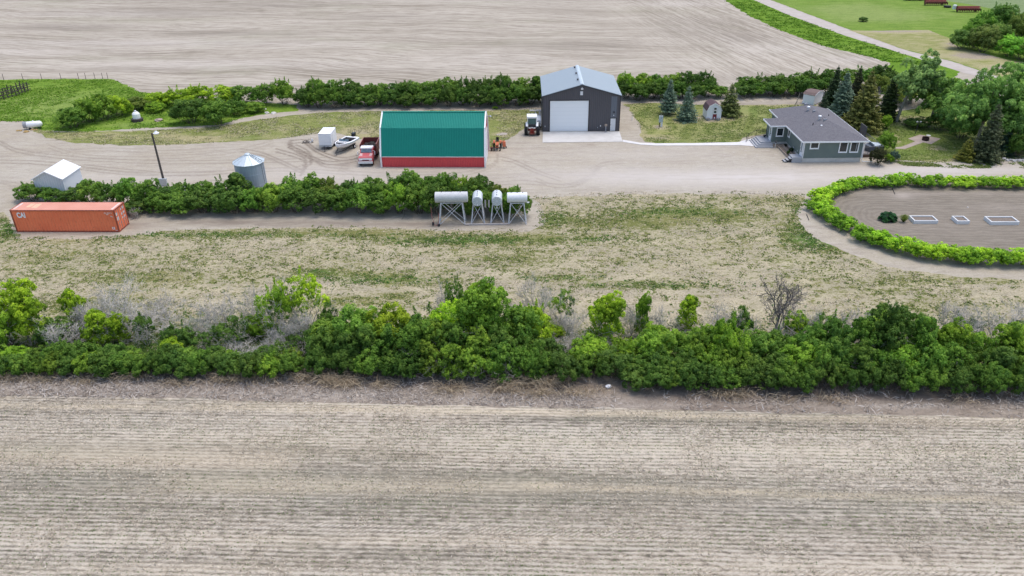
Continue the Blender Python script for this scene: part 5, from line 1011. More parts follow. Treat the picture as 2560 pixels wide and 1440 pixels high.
part('placard', WHITE, t, lambda b: b.box(hl - .75, hl - .45, -hw - .008, -hw, .36, .40).box(hl - .75, hl - .45, -hw - .008, -hw, .62, .66).box(hl - .75, hl - .66, -hw - .008, -hw, .4, .62).box(hl - .54, hl - .45, -hw - .008, -hw, .4, .62).box(hl - .42, hl - .18, -hw - .008, -hw, .24, .28))
# ---- yard light pole
b0 = G(412, 462); t = thing('yard_light', 'leaning weathered wooden pole with a white yard lamp on top', 'lamp post', b0)
tp = G(380, 331, 7.1) - b0
tp = Vector((tp.x, tp.y * .3, 7.05))
part('pole', plain('dark weathered pole', (.10, .085, .075), .9), t, lambda b: b.tube([(0, 0, 0), tp], .16, 8, True, .12)); part('lamp_arm', GALV, t, lambda b: b.tube([tp + Vector((0, 0, -.15)), tp + Vector((.45, -.1, .1))], .03, 5)); part('lamp_head', WHITE, t, lambda b: b.lathe([(.14, .2), (.2, .08), (.38, -.02), (.32, -.16), (.05, -.18)], 12, Matrix.Translation(tp + Vector((.62, -.12, .08)))))
part('meter_box', GALV, t, lambda b: b.box(-.45, .55, -.5, -.25, 0, 1.0))
# ---- grain bin
BX = Vector((-33.12, 94.3, 0)); t = thing('grain_bin', 'round corrugated grey grain bin with a pale cone roof behind the hedge', 'grain bin', BX)
n = N('corrugated bin wall'); o_ = n.obj(); xyz = n.sep(o_); ang = n.m('ARCTAN2', xyz[1], xyz[0]); s_ = n.m('SINE', n.m('MULTIPLY', ang, 110)); f = n.noise(n.map(o_, (2, 2, .3)), 1.6, 4, .6); c = n.mix(n.rng(f, .3, .7), (.33, .39, .44), (.41, .47, .52)); c = n.mix(n.rng(s_, .0, 1, 0, .3), c, (.16, .19, .22)); BINM = n.bsdf(c, .5, .1, None, .4)
part('wall', BINM, t, lambda b: b.lathe([(1.82, 0), (1.82, 1.45), (1.84, 1.46), (1.82, 1.5), (1.82, 2.9), (1.84, 2.91), (1.82, 2.95), (1.82, 4.28)], 40), smooth=False)
n = N('pale bin roof'); BRM = n.bsdf(n.mix(n.rng(n.noise(n.obj(), 1, 3), .3, .7), (.52, .60, .64), (.60, .68, .72)), .4, .2, None, .4)
rr_ = part('roof', BRM, t, lambda b: b.lathe([(1.8, 4.2), (2.0, 4.22), (2.0, 4.26), (.36, 5.1), (.36, 5.12)], 12)); part('rib', GALV, rr_, lambda b: [b.tube([(2.0 * math.cos(a), 2.0 * math.sin(a), 4.28), (.36 * math.cos(a), .36 * math.sin(a), 5.13)], .018, 4) for a in [2 * PI * k / 12 for k in range(12)]])
part('cap', BRM, t, lambda b: b.lathe([(.36, 5.08), (.36, 5.2), (.26, 5.3), (.03, 5.33)], 14)); part('roof_ladder', plain('dark ladder', (.07, .11, .13), .5), t, lambda b: (b.tube([(1.75, -.78, 4.42), (.45, -.32, 5.14)], .025, 4), b.tube([(1.9, -.42, 4.42), (.55, -.08, 5.14)], .025, 4), [b.tube([(1.75 - 1.3 * f, -.78 + .46 * f, 4.42 + .72 * f), (1.9 - 1.35 * f, -.42 + .34 * f, 4.42 + .72 * f)], .022, 4) for f in (0, .25, .5, .75, 1)]))
part('wall_ladder', DARK, t, lambda b: b.tube([(1.9, -.75, 0), (1.75, -.72, 4.3)], .02, 4).tube([(2.0, -.4, 0), (1.88, -.4, 4.3)], .02, 4))
# ---- fuel tanks on stands
TWH = sheetmetal('weathered white tank', (.60, .61, .62), rough=.55, wear=.65); TSL = sheetmetal('silver painted tank', (.62, .66, .69), rough=.4, wear=.2); LEGM = plain('pale leg paint', (.60, .61, .63), .55, vary=.2)
def tank_stand(label, c, fw, fd, z_leg, ax, L, r, zc, mat, foot=1.35, extra=None):
    t = thing('fuel_tank', label, 'fuel tank', c, 0, 'fuel tanks on stilts')
    Mx = Matrix.Translation((0, 0, zc)) @ (Matrix.Rotation(PI / 2, 4, 'Y') if ax == 'x' else Matrix.Rotation(PI / 2, 4, 'X'))
    tk = part('tank', mat, t, lambda b: b.lathe([(.02, -L / 2 - .03), (r * .93, -L / 2 - .01), (r, -L / 2 + .05), (r, L / 2 - .05), (r * .93, L / 2 + .01), (.02, L / 2 + .03)], 26, Mx))
    if ax == 'y': part('head_rib', GREY, tk, lambda b: [b.tube([(r * .25 * math.cos(a), -L / 2 - .035, zc + r * .25 * math.sin(a)), (r * .85 * math.cos(a), -L / 2 - .03, zc + r * .85 * math.sin(a))], .012, 4) for a in [2 * PI * k / 10 for k in range(10)]])
    part('filler_cap', DARK, tk, lambda b: [b.lathe([(.05, 0), (.05, .09), (.02, .1)], 8, Matrix.Translation((q * L if ax == 'x' else 0, 0 if ax == 'x' else q * L, zc + r - .01))) for q in (-.3, 0, .28)])
    pts = []
    for sx in (-1, 1):
        for sy in (-1, 1):
            top = (sx * fw * .5, sy * fd * .5, z_leg); bot = (sx * (fw * .5 + .28), sy * (fd * .5 + .22), 0); pts.append((top, bot)); part('leg', LEGM, t, lambda b: b.tube([bot, top], .07, 6))
    def br(b):
        for (a, c2) in ((0, 2), (1, 3), (0, 1), (2, 3)):
            (ta, ba), (tc, bc) = pts[a], pts[c2]; ta, ba, tc, bc = map(Vector, (ta, ba, tc, bc))
            b.tube([ta, ba.lerp(tc, 0) + (bc - ba)], .036, 5); b.tube([tc, ba], .036, 5); b.tube([ta, tc], .045, 5)
    part('brace', LEGM, t, br)
    if extra: extra(t)
    return t
def ex1_(t):
    part('hose', plain('red hose', (.35, .12, .11), .6), t, lambda b: b.tube([(-2.35, -.9, 2.4), (-2.3, -.9, 1.2), (-2.05, -.95, .15), (-1.75, -1.0, .08), (-1.55, -.9, .5), (-1.5, -.85, 1.6)], .03, 6)); part('pump', DARK, t, lambda b: b.cbox((-1.55, -.95, .12), (.28, .25, .24)).cbox((-2.2, -.9, .3), (.25, .2, .35)))
tank_stand('large weathered white fuel tank lying lengthwise on stilts, first from the left', (-6.85, 83.85, 0), 2.45, .9, 2.65, 'x', 3.75, .62, 3.22, TWH, extra=ex1_)
def ex2_(s_, noz):
    def f(t):
        part('sign_board', plain('grey board', (.42, .40, .37), .8), t, lambda b: b.box(s_ * .92 - .09, s_ * .92 + .09, -.9, -.86, 2.05, 2.95)); part('valve', WHITE, t, lambda b: b.cbox((0, -1.12, 2.1 if noz else 2.45), (.1, .12, .22 if noz else .06)))
    return f
tank_stand('silver fuel tank on stilts seen end on, right beside the weathered white one', (-3.86, 84.3, 0), .98, 1.3, 2.35, 'y', 2.1, .60, 2.86, TSL, extra=ex2_(1, False))
tank_stand('silver fuel tank on stilts seen end on, beside the rightmost tank', (-1.6, 84.3, 0), .98, 1.3, 2.35, 'y', 2.1, .60, 2.86, TSL, extra=ex2_(-1, True))
tank_stand('bright white fuel tank lying crosswise on stilts at the right end of the row', (.74, 83.75, 0), 1.5, .9, 2.55, 'x', 2.3, .59, 3.1, plain('white tank paint', (.74, .76, .78), .45, vary=.08), extra=lambda t: part('valve', WHITE, t, lambda b: b.cbox((1.25, -.1, 2.5), (.3, .12, .12))))
t = thing('timber_skid', 'pale timber skid lying on the ground under the tanks', 'timber beam', (-2.7, 83.05, .0)); part('beam', plain('pale timber', (.46, .43, .41), .85), t, lambda b: b.box(-2.7, 2.5, -.09, .09, 0, .18)); part('block', WOODG, t, lambda b: b.box(-2.6, -2.2, -.2, -.09, 0, .1).box(2.1, 2.5, -.2, -.09, 0, .1))
# ---- cargo trailer
t = thing('cargo_trailer', 'white enclosed box trailer parked left of the boat', 'trailer', (-28.2, 111.35, 0), -.03)
part('box', WHITE, t, lambda b: b.box(0, 1.85, 0, 3.3, .5, 2.4)); part('skirt', GALV, t, lambda b: b.box(.0, 1.85, -.03, -.002, .42, .72)); part('frame', DARK, t, lambda b: b.box(.05, 1.8, .05, 3.25, .38, .5).slab([(.5, 0, .38), (.9, -1.0, .38), (1.0, -1.0, .38), (.65, 0, .38)], (0, 0, .1)).slab([(1.2, 0, .38), (.9, -1.0, .38), (1.0, -1.0, .38), (1.35, 0, .38)], (0, 0, .1)))
part('jack', DARK, t, lambda b: b.tube([(.92, -.8, 0), (.92, -.8, .85)], .035, 6).box(.8, 1.04, -.9, -.7, 0, .03)); part('trim', OFFW, t, lambda b: b.box(-.01, 1.86, -.012, .0, 2.34, 2.42))
for sx in (-.02, 1.87): w_ = part('wheel', BLACK, t, lambda b: b.wheel((sx, 1.75, .33), .33, .2, 'x')); part('rim', WHITE, w_, lambda b: b.wheel((sx, 1.75, .33), .19, .12, 'x', 14, .1))
part('door', OFFW, t, lambda b: b.box(1.85, 1.865, .4, 1.1, .6, 2.2))
# ---- boat on its trailer
bd = math.atan2(-4, -1.35); t = thing('motorboat', 'white open motorboat with black seats and black outboard on a trailer', 'boat', (-24.35, 111.2, 0), bd)
L = 4.7; st_ = []
def sec(u):   # u 0 stern..1 bow
    w_ = 1.15 * (1 - max(0, (u - .45) / .55) ** 2.3) ** .75 + .01; zt = 1.25 + .30 * u ** 2; zb = .52 + .55 * max(0, (u - .55) / .45) ** 2.2; xx = -L / 2 + L * u
    return [(xx, -w_, zt), (xx, -w_ * .98, zt - .12), (xx, -w_ * .82, (zt + zb) / 2 - .08), (xx, -w_ * .5, zb + .12), (xx + .0, 0, zb), (xx, w_ * .5, zb + .12), (xx, w_ * .82, (zt + zb) / 2 - .08), (xx, w_ * .98, zt - .12), (xx, w_, zt)]
def hull(b):
    S = [sec(i / 14) for i in range(15)]; vs = [p for s_ in S for p in s_]; fs = [(i * 9 + j, i * 9 + j + 1, (i + 1) * 9 + j + 1, (i + 1) * 9 + j) for i in range(14) for j in range(8)]; fs.append(tuple(range(9))); b.add(vs, fs)
hu = part('hull', WHITE, t, hull)
def deck(b):
    U = [i / 14 for i in range(15)]; o1 = [(sec(u)[0], sec(u)[8]) for u in U]
    for (i0, i1, k) in ((0, 1, .0), (7, 9, .0), (13, 14, .0)): b.quad(o1[i0][0], o1[i1][0], o1[i1][1], o1[i0][1])
    for i in range(14):
        (a, a2), (c2, c3) = o1[i], o1[i + 1]; q = .80 if i < 13 else .5
        f = lambda p: (p[0], p[1] * .78, p[2] + .015); b.quad(a, c2, f(c2), f(a)); b.quad(a2, c3, f(c3), f(a2))
part('deck', WHITE, t, deck)
part('cockpit_rim', WHITE, t, lambda b: b.slab([(.1, -.9, 1.22), (.85, -.82, 1.27), (.85, .82, 1.27), (.1, .9, 1.22)], (0, 0, .05)).box(-2.5, -2.1, -.9, .9, 1.18, 1.27))
part('seating', BLACK, t, lambda b: b.box(-2.1, .1, -.86, .86, 1.0, 1.17).slab([(.85, -.78, 1.14), (1.9, -.36, 1.18), (1.9, .36, 1.18), (.85, .78, 1.14)], (0, 0, .13)).box(-.9, -.55, -.6, -.2, 1.1, 1.45).box(-.9, -.55, .2, .6, 1.1, 1.45))
part('windshield', BLUEG, t, lambda b: b.slab([(.35, -.82, 1.28), (.35, -.2, 1.28), (.12, -.2, 1.66), (.12, -.76, 1.66)], (.02, 0, 0)).slab([(.35, .82, 1.28), (.35, .2, 1.28), (.12, .2, 1.66), (.12, .76, 1.66)], (.02, 0, 0)).slab([(.36, -.18, 1.28), (.36, .18, 1.28), (.15, .18, 1.6), (.15, -.18, 1.6)], (.015, 0, 0)))
part('stripe', plain('teal stripe', (.05, .30, .32), .4), hu, lambda b: [b.tube([tuple(np.array(sec(i / 14)[j]) + np.array([0, s_ * .012, 0])) for i in range(0, 12)], .02, 4) for j, s_ in ((1, -1), (7, 1))])
part('outboard_motor', plain('black cowl', (.02, .022, .028), .3), t, lambda b: b.box(-2.75, -2.4, -.12, .12, .35, 1.25).slab([(-3.0, -.22, 1.25), (-2.4, -.22, 1.25), (-2.4, .22, 1.25), (-3.0, .22, 1.25)], (-.08, 0, .5)))
tr_ = thing('boat_trailer', 'dark two wheeled trailer carrying the white motorboat', 'boat trailer', (-24.35, 111.2, 0), bd)
part('frame', DARK, tr_, lambda b: b.box(-2.0, 1.4, -.62, -.54, .38, .46).box(-2.0, 1.4, .54, .62, .38, .46).slab([(1.4, -.62, .38), (3.0, -.05, .38), (3.0, .05, .38), (1.4, -.5, .38)], (0, 0, .08)).slab([(1.4, .62, .38), (3.0, .05, .38), (3.0, -.05, .38), (1.4, .5, .38)], (0, 0, .08)).box(-1.0, -.9, -.8, .8, .36, .44).tube([(2.3, 0, .45), (2.3, 0, 1.1)], .04, 6).tube([(2.85, .1, 0), (2.85, .1, .6)], .03, 6))
for s_ in (-1, 1): w_ = part('wheel', BLACK, tr_, lambda b: b.wheel((-.95, s_ * .95, .31), .31, .2, 'y')); part('rim', WHITE, w_, lambda b: b.wheel((-.95, s_ * .95, .31), .18, .21, 'y', 14, .1)); part('fender', DARK, tr_, lambda b: b.box(-1.35, -.55, s_ * .95 - .13, s_ * .95 + .13, .66, .7))
# ---- old grain truck
t = thing('grain_truck', 'old red and white grain truck with a dark load, parked against the green roofed barn', 'truck', (-20.15, 103.6, 0), .0)
FR_ = sheetmetal('faded red paint', (.55, .11, .12), rough=.45, wear=.45); PKW = sheetmetal('worn pink white paint', (.62, .42, .41), rough=.5, wear=.4)
part('chassis', DARK, t, lambda b: b.box(-.45, .45, .3, 5.9, .5, .72))
part('bumper', WHITE2, t, lambda b: b.box(-1.0, 1.0, -.12, .06, .48, .78)); part('grille', WHITE, t, lambda b: b.box(-.92, .92, .02, .08, .9, 1.2)); part('grille_opening', DARK, t, lambda b: b.box(-.45, .5, -.0, .018, .9, 1.0))
for s_ in (-1, 1): part('headlight', LENS, t, lambda b: b.lathe([(.09, 0), (.09, .03)], 12, Matrix.Translation((s_ * .76, .02, 1.08)) @ Matrix.Rotation(PI / 2, 4, 'X')))
def hood(b): b.slab([(-.93, .08, .75), (-.93, .08, 1.3), (-.9, .35, 1.42), (-.88, 1.35, 1.55), (-.88, 1.35, .75)], (1.86, 0, 0))
part('hood', FR_, t, hood)
part('hood_patch', PKW, t, lambda b: b.slab([(-.88, .42, 1.435), (-.45, .42, 1.435), (-.5, 1.2, 1.545), (-.86, 1.2, 1.545)], (0, 0, .01)).slab([(.5, .42, 1.435), (.88, .42, 1.435), (.86, 1.2, 1.545), (.55, 1.2, 1.545)], (0, 0, .01)))
for s_ in (-1, 1): part('fender', FR_, t, lambda b: b.slab([(s_ * 1.02, .12, .7), (s_ * 1.02, .12, 1.12), (s_ * 1.02, .5, 1.22), (s_ * 1.02, 1.2, 1.15), (s_ * 1.02, 1.35, .8)], (-s_ * .14, 0, 0)))
cb = part('cab', FR_, t, lambda b: b.slab([(-.9, 1.35, .7), (-.9, 1.35, 1.55), (-.84, 1.62, 2.1), (-.84, 2.6, 2.1), (-.9, 2.65, .7)], (1.78, 0, 0))); part('windshield', BLUEG, cb, lambda b: b.slab([(-.76, 1.36, 1.6), (.76, 1.36, 1.6), (.7, 1.585, 2.05), (-.7, 1.585, 2.05)], (0, -.02, .008)))
part('cab_roof', WHITE, t, lambda b: b.slab([(-.82, 1.58, 2.1), (.82, 1.58, 2.1), (.86, 1.8, 2.1), (.86, 2.6, 2.1), (-.86, 2.6, 2.1), (-.86, 1.8, 2.1)], (0, .04, .12)))
for s_ in (-1, 1): part('mirror', WHITE, t, lambda b: b.box(s_ * 1.2 - .05, s_ * 1.2 + .05, 1.2, 1.26, 1.35, 1.8).tube([(s_ * .9, 1.4, 1.9), (s_ * 1.22, 1.23, 1.85)], .02, 4).tube([(s_ * .92, 1.4, 1.2), (s_ * 1.22, 1.23, 1.3)], .02, 4))
part('door', FR_, t, lambda b: b.box(.885, .91, 1.5, 2.5, .8, 1.55).box(-.93, -.905, 1.5, 2.5, .8, 1.55))
DRED = sheetmetal('dark red box boards', (.20, .045, .045), .35, 1, wear=.35, ribd=.4)
bx = part('grain_box', DRED, t, lambda b: b.box(-1.1, 1.15, 2.85, 2.92, .85, 1.9).box(-1.15, -1.1, 2.85, 6.2, .85, 2.25).box(1.15, 1.2, 2.85, 6.2, .85, 2.25).box(-1.1, 1.15, 6.12, 6.18, .85, 2.3).box(-1.1, 1.15, 2.92, 6.12, .8, .9)); part('box_rail', plain('pale red rail', (.42, .2, .19), .7), bx, lambda b: b.box(-1.17, -1.08, 2.85, 6.2, 2.25, 2.3).box(1.13, 1.22, 2.85, 6.2, 2.25, 2.3))
def lump(b, c, r, rng, sq=.7, seg=9, rings=6):
    vs = []; 
    for i in range(rings + 1):
        th = PI * i / rings
        for k in range(seg): a = 2 * PI * k / seg; rr = r * (1 + rng.uniform(-.22, .22)); vs.append((c[0] + rr * math.sin(th) * math.cos(a), c[1] + rr * math.sin(th) * math.sin(a), c[2] + rr * sq * math.cos(th)))
    fs = [(i * seg + k, i * seg + (k + 1) % seg, (i + 1) * seg + (k + 1) % seg, (i + 1) * seg + k) for i in range(rings) for k in range(seg)]; b.add(vs, fs)
rg2 = random.Random(9)
def load(b):
    for _ in range(26): lump(b, (rg2.uniform(-.8, .85), rg2.uniform(3.2, 5.9), rg2.uniform(1.3, 1.62)), rg2.uniform(.25, .42), rg2, .8)
part('load', plain('dark scrap', (.05, .048, .048), .8, vary=.6, sc_=6), t, load)
for s_ in (-1, 1):
    w_ = part('wheel', BLACK, t, lambda b: b.wheel((s_ * .86, .72, .45), .45, .26, 'x')); part('rim', FR_, w_, lambda b: b.wheel((s_ * .88, .72, .45), .24, .2, 'x', 14, .1)); part('wheel', BLACK, t, lambda b: b.wheel((s_ * .86, 4.9, .45), .45, .5, 'x'))
# ---- big tractor seen from behind
t = thing('farm_tractor', 'big farm tractor with white cab and red rear, beside the grey shop', 'tractor', (3.42, 116.3, 0), -.02)
TR = plain('tractor red', (.26, .035, .025), .5); TW = WHITE
for s_ in (-1, 1):
    w_ = part('rear_wheel', BLACK, t, lambda b: (b.wheel((s_ * .92, .9, .88), .88, .52, 'x', 28, .5), [b.box(s_ * .92 - .27, s_ * .92 + .27, .9 + .86 * math.cos(a) - .03, .9 + .86 * math.cos(a) + .03, .88 + .86 * math.sin(a) - .03, .88 + .86 * math.sin(a) + .03) for a in [2 * PI * k / 22 for k in range(22)]])); part('rim', TW, w_, lambda b: b.wheel((s_ * .92, .9, .88), .46, .3, 'x', 18, .1))
    part('fender', TW, t, lambda b: b.slab([(s_ * .62, .25, 1.55), (s_ * .62, .6, 1.85), (s_ * .62, 1.5, 1.85), (s_ * .62, 1.5, 1.5), (s_ * .62, .3, 1.4)], (s_ * .34, 0, 0)))
    part('front_wheel', BLACK, t, lambda b: b.wheel((s_ * .85, 3.4, .5), .5, .35, 'x'))
part('axle_housing', TR, t, lambda b: b.box(-.62, .62, .65, 1.15, .7, 1.05).box(-.35, .35, .3, 1.2, .55, 1.15).box(-.42, .42, .1, .3, .42, .55)); part('hitch', RUST, t, lambda b: b.box(-.4, -.32, -.2, .5, .38, .46).box(.32, .4, -.2, .5, .38, .46).box(-.4, .4, -.2, -.12, .36, .48).tube([(-.25, .3, 1.1), (-.3, -.1, .5)], .035, 5).tube([(.25, .3, 1.1), (.3, -.1, .5)], .035, 5))
cb = part('cab', TW, t, lambda b: b.box(-.72, -.64, .55, 2.0, 1.2, 2.7).box(.64, .72, .55, 2.0, 1.2, 2.7).box(-.64, .64, .55, .62, 1.2, 1.3)); part('rear_window', plain('green glass', (.05, .12, .12), .15, spec=.6), cb, lambda b: b.slab([(-.64, .58, 1.75), (.64, .58, 1.75), (.62, .64, 2.68), (-.62, .64, 2.68)], (0, .02, 0))); part('lower_panel', DARK, cb, lambda b: b.box(-.6, .6, .5, .58, 1.3, 1.74)); part('cab_roof', TW, t, lambda b: b.box(-.78, .78, .45, 2.1, 2.7, 2.95)); part('side_window', GLASS, cb, lambda b: b.box(-.73, -.72, .7, 1.85, 1.6, 2.6).box(.72, .73, .7, 1.85, 1.6, 2.6))
part('engine_hood', TW, t, lambda b: b.box(-.4, .4, 2.0, 4.0, 1.0, 1.75)); part('exhaust_stack', DARK, t, lambda b: b.tube([(.25, 2.4, 1.7), (.25, 2.4, 2.9)], .05, 6)); part('work_light', LENS, t, lambda b: b.cbox((-.35, .2, 1.25), (.3, .1, .12)).cbox((.35, .2, 1.25), (.3, .1, .12)).cbox((0, .18, 1.33), (.2, .1, .16)))
# white equipment next to it
t = thing('service_trailer', 'white boxy trailer squeezed between the big tractor and the shop wall', 'trailer', (4.75, 118.9, 0), -.02); t.location.x = 4.05
part('body', WHITE, t, lambda b: b.box(.05, .85, .8, 3.6, .55, 1.5)); part('side_box', plain('black hatch', (.03, .03, .035), .5), t, lambda b: b.box(.25, .4, .785, .8, 1.15, 1.35)); part('post', WHITE, t, lambda b: b.box(.0, .1, 3.7, 3.8, 0, 2.2).box(.65, .75, 3.7, 3.8, 0, 2.2)); part('shelf', plain('grey tray', (.42, .41, .4), .8), t, lambda b: b.box(-.9, .9, 3.5, 4.1, 2.2, 2.3)); part('wheel', BLACK, t, lambda b: b.wheel((.15, 2.2, .3), .3, .18, 'x')); part('wheel', BLACK, t, lambda b: b.wheel((.8, 2.2, .3), .3, .18, 'x'))
# ---- small orange tractor
t = thing('compact_tractor', 'small orange tractor parked right of the green roofed barn', 'tractor', (-1.9, 109.5, 0), -.03)
OR_ = plain('tractor orange', (.50, .135, .06), .45)
part('hood', OR_, t, lambda b: b.slab([(-.22, .0, .55), (-.22, .02, .98), (-.2, 1.1, 1.08), (-.22, 1.1, .6)], (.44, 0, 0))); part('grille', DARK, t, lambda b: b.box(-.15, .15, -.02, .0, .68, .82)); part('seat', BLACK, t, lambda b: b.box(-.2, .2, 1.6, 2.0, .95, 1.05).box(-.2, .2, 1.98, 2.06, 1.0, 1.5)); part('frame', DARK, t, lambda b: b.box(-.18, .18, .1, 2.0, .35, .58)); part('steering_wheel', BLACK, t, lambda b: b.tube([(0, 1.1, 1.0), (0, 1.25, 1.25)], .025, 5).lathe([(.18, 0), (.18, .03)], 12, Matrix.Translation((0, 1.27, 1.26))))
for s_ in (-1, 1):
    part('front_wheel', BLACK, t, lambda b: b.wheel((s_ * .45, .25, .27), .27, .17, 'x')); part('rear_wheel', BLACK, t, lambda b: b.wheel((s_ * .5, 1.65, .46), .46, .27, 'x')); part('fender', OR_, t, lambda b: b.slab([(s_ * .32, 1.15, .85), (s_ * .32, 1.3, 1.05), (s_ * .32, 2.0, 1.05), (s_ * .32, 2.1, .9)], (s_ * .3, 0, 0)))
t = thing('tractor_implement', 'orange mower attachment standing right of the small orange tractor', 'implement', (-.85, 110.7, 0), .2)
part('deck', OR_, t, lambda b: b.slab([(-.2, 0, .25), (.25, 0, .25), (.25, .2, .95), (-.2, .2, .95)], (0, .5, 0))); part('wheel', BLACK, t, lambda b: b.wheel((-.05, -.05, .16), .16, .12, 'x', 14).wheel((.3, .1, .16), .16, .12, 'x', 14)); part('arm', OR_, t, lambda b: b.tube([(0, .3, .9), (-.05, .3, 1.25)], .04, 5))
t = thing('scrap_implement', 'dark rusty implement tucked against the end wall of the barn', 'implement', (-2.75, 109.6, 0), .1)
part('frame', RUST, t, lambda b: b.box(-.1, .25, 0, .5, .2, .5).tube([(.1, .2, .4), (.2, .3, 1.2)], .05, 5)); part('wheel', BLACK, t, lambda b: b.wheel((.1, .1, .25), .25, .16, 'x', 14))
# ---- small fixtures
b0 = G(1651, 317); t = thing('electrical_pedestal', 'pale blue grey electrical box on two posts on the lawn right of the shop', 'utility box', b0)
part('box', plain('pale box paint', (.42, .49, .52), .5), t, lambda b: b.box(-.32, .3, -.15, .15, .75, 1.75)); part('meter', GREY, t, lambda b: b.lathe([(.1, 0), (.1, .08)], 12, Matrix.Translation((0, -.15, 1.5)) @ Matrix.Rotation(PI / 2, 4, 'X')).box(-.12, .1, -.1, .1, 1.75, 1.86)); part('post', OFFW, t, lambda b: b.box(.0, .28, -.12, .12, 0, .76)); part('post', DARK, t, lambda b: b.box(-.26, -.12, -.08, .08, 0, .76))
t = thing('marker_pipe', 'short white plastic pipe standing in the gravel right of the shop', 'pipe', G(1580, 301)); part('pipe', WHITE, t, lambda b: b.tube([(0, 0, 0), (0, 0, .5)], .06, 8)); part('cap', OFFW, t, lambda b: b.lathe([(.075, .48), (.075, .56)], 8))
# propane tank
b0 = G(88, 322); t = thing('propane_tank', 'white propane tank lying in the grass at the left end of the track', 'propane tank', b0, .25)
part('tank', WHITE, t, lambda b: b.lathe([(.02, -1.25), (.3, -1.18), (.5, -.95), (.5, .95), (.3, 1.18), (.02, 1.25)], 22, Matrix.Translation((0, 0, .75)) @ Matrix.Rotation(PI / 2, 4, 'Y')), smooth=True); part('end_guard', GREY, t, lambda b: b.lathe([(.52, 0), (.56, .5), (.5, .52)], 16, Matrix.Translation((-1.55, 0, .75)) @ Matrix.Rotation(PI / 2, 4, 'Y'))); part('cradle', DARK, t, lambda b: b.box(-.8, -.65, -.4, .4, 0, .35).box(.65, .8, -.4, .4, 0, .35))
part('valve_dome', WHITE, t, lambda b: b.lathe([(.14, 1.2), (.12, 1.36), (.03, 1.4)], 10))
for k, (px, py, s_) in enumerate(((45, 328, .5), (70, 330, .6), (84, 326, .45))):
    rg3 = random.Random(k); t = tag(part('straw_bale_scrap', plain('rusty yellow straw', (.42, .29, .12), .95, vary=.35, sc_=9), None, lambda b: [lump(b, (rg3.uniform(-.5, .5) * s_ * 2, rg3.uniform(-.2, .2), .08), .28 * s_ * 1.5, rg3, .5) for _ in range(5)]), ['leftmost yellow straw clump by the propane tank', 'middle yellow straw clump below the propane tank', 'yellow straw clump right under the propane tank'][k], 'straw clump'); t.location = G(px, py)
b0 = G(344, 303); t = thing('water_cistern', 'white plastic cistern on a dark round base in the brush', 'water tank', b0)
part('base', DKW, t, lambda b: b.lathe([(.95, 0), (.95, .45), (.9, .5)], 9)); part('tank', WHITE, t, lambda b: b.lathe([(.6, .5), (.62, .6), (.6, 1.25), (.42, 1.5), (.16, 1.62)], 14)); part('lid', OFFW, t, lambda b: b.lathe([(.18, 1.6), (.2, 1.75), (.08, 1.85)], 10))
def rock(name, label, px, py, r, mat, seed, sq=.55, cat='rock', group=None, n=1, spread=0):
    r3 = random.Random(seed); o = tag(part(name, mat, None, lambda b: [lump(b, (r3.uniform(-spread, spread), r3.uniform(-spread * .5, spread * .5), r * sq * .5), r * r3.uniform(.7, 1.2), r3, sq, 8, 5) for _ in range(n)]), label, cat, group); o.location = G(px, py); return o
rock('boulder', 'flat pink boulder in the grass right of the white cistern', 397, 302, .75, ROCK, 3, .35)
rock('rubble_stone', 'pale rubble block lying in the weeds at the bend of the hedge, left one', 668, 283, .42, ROCKW, 4, .5); rock('rubble_stone', 'pale rubble block lying in the weeds at the bend of the hedge, right one', 684, 284, .4, ROCKW, 5, .5); rock('rubble_stone', 'small pale rubble stone above the two blocks in the weeds', 662, 274, .3, ROCKW, 15, .5)
for k, (x, y) in enumerate(((2510, 399), (2518, 402), (2526, 401), (2534, 403), (2541, 402), (2549, 403), (2557, 402))): rock('border_stone', f'white border stone at the right edge of the photo, {ORD[k]} from the left', x, y, .26, ROCKW, 20 + k, .7, 'rock', 'white stones bordering the bed')
rock('gravel_heap', 'pale patch of spilled sand in the grass between barn and shop', 1254, 336, .55, plain('pale sand', (.42, .37, .32), .95), 31, .12, 'sand patch', None, 3, .35)
b0 = G(770, 357); r4 = random.Random(4); t = thing('scrap_pile', 'heap of twigs and white scraps left of the white box trailer', 'scrap pile', b0)
part('branches', DEADD, t, lambda b: [b.tube([(r4.uniform(-.9, .9), r4.uniform(-.4, .4), .03), (r4.uniform(-.9, .9), r4.uniform(-.4, .4), r4.uniform(.1, .6))], .03, 4) for _ in range(22)]); part('scraps', WHITE, t, lambda b: [b.box(x, x + .22, y, y + .15, .05, h_) for x, y, h_ in ((-.7, 0, .2), (.55, .1, .55), (.3, -.2, .2))])
t = thing('plastic_bag', 'white plastic bag lying at the foot of the front tree belt', 'bag', G(1521, 968)); part('bag', WHITE, t, lambda b: lump(b, (0, 0, .1), .24, random.Random(8), .5))
t.name = 'plastic_bag'
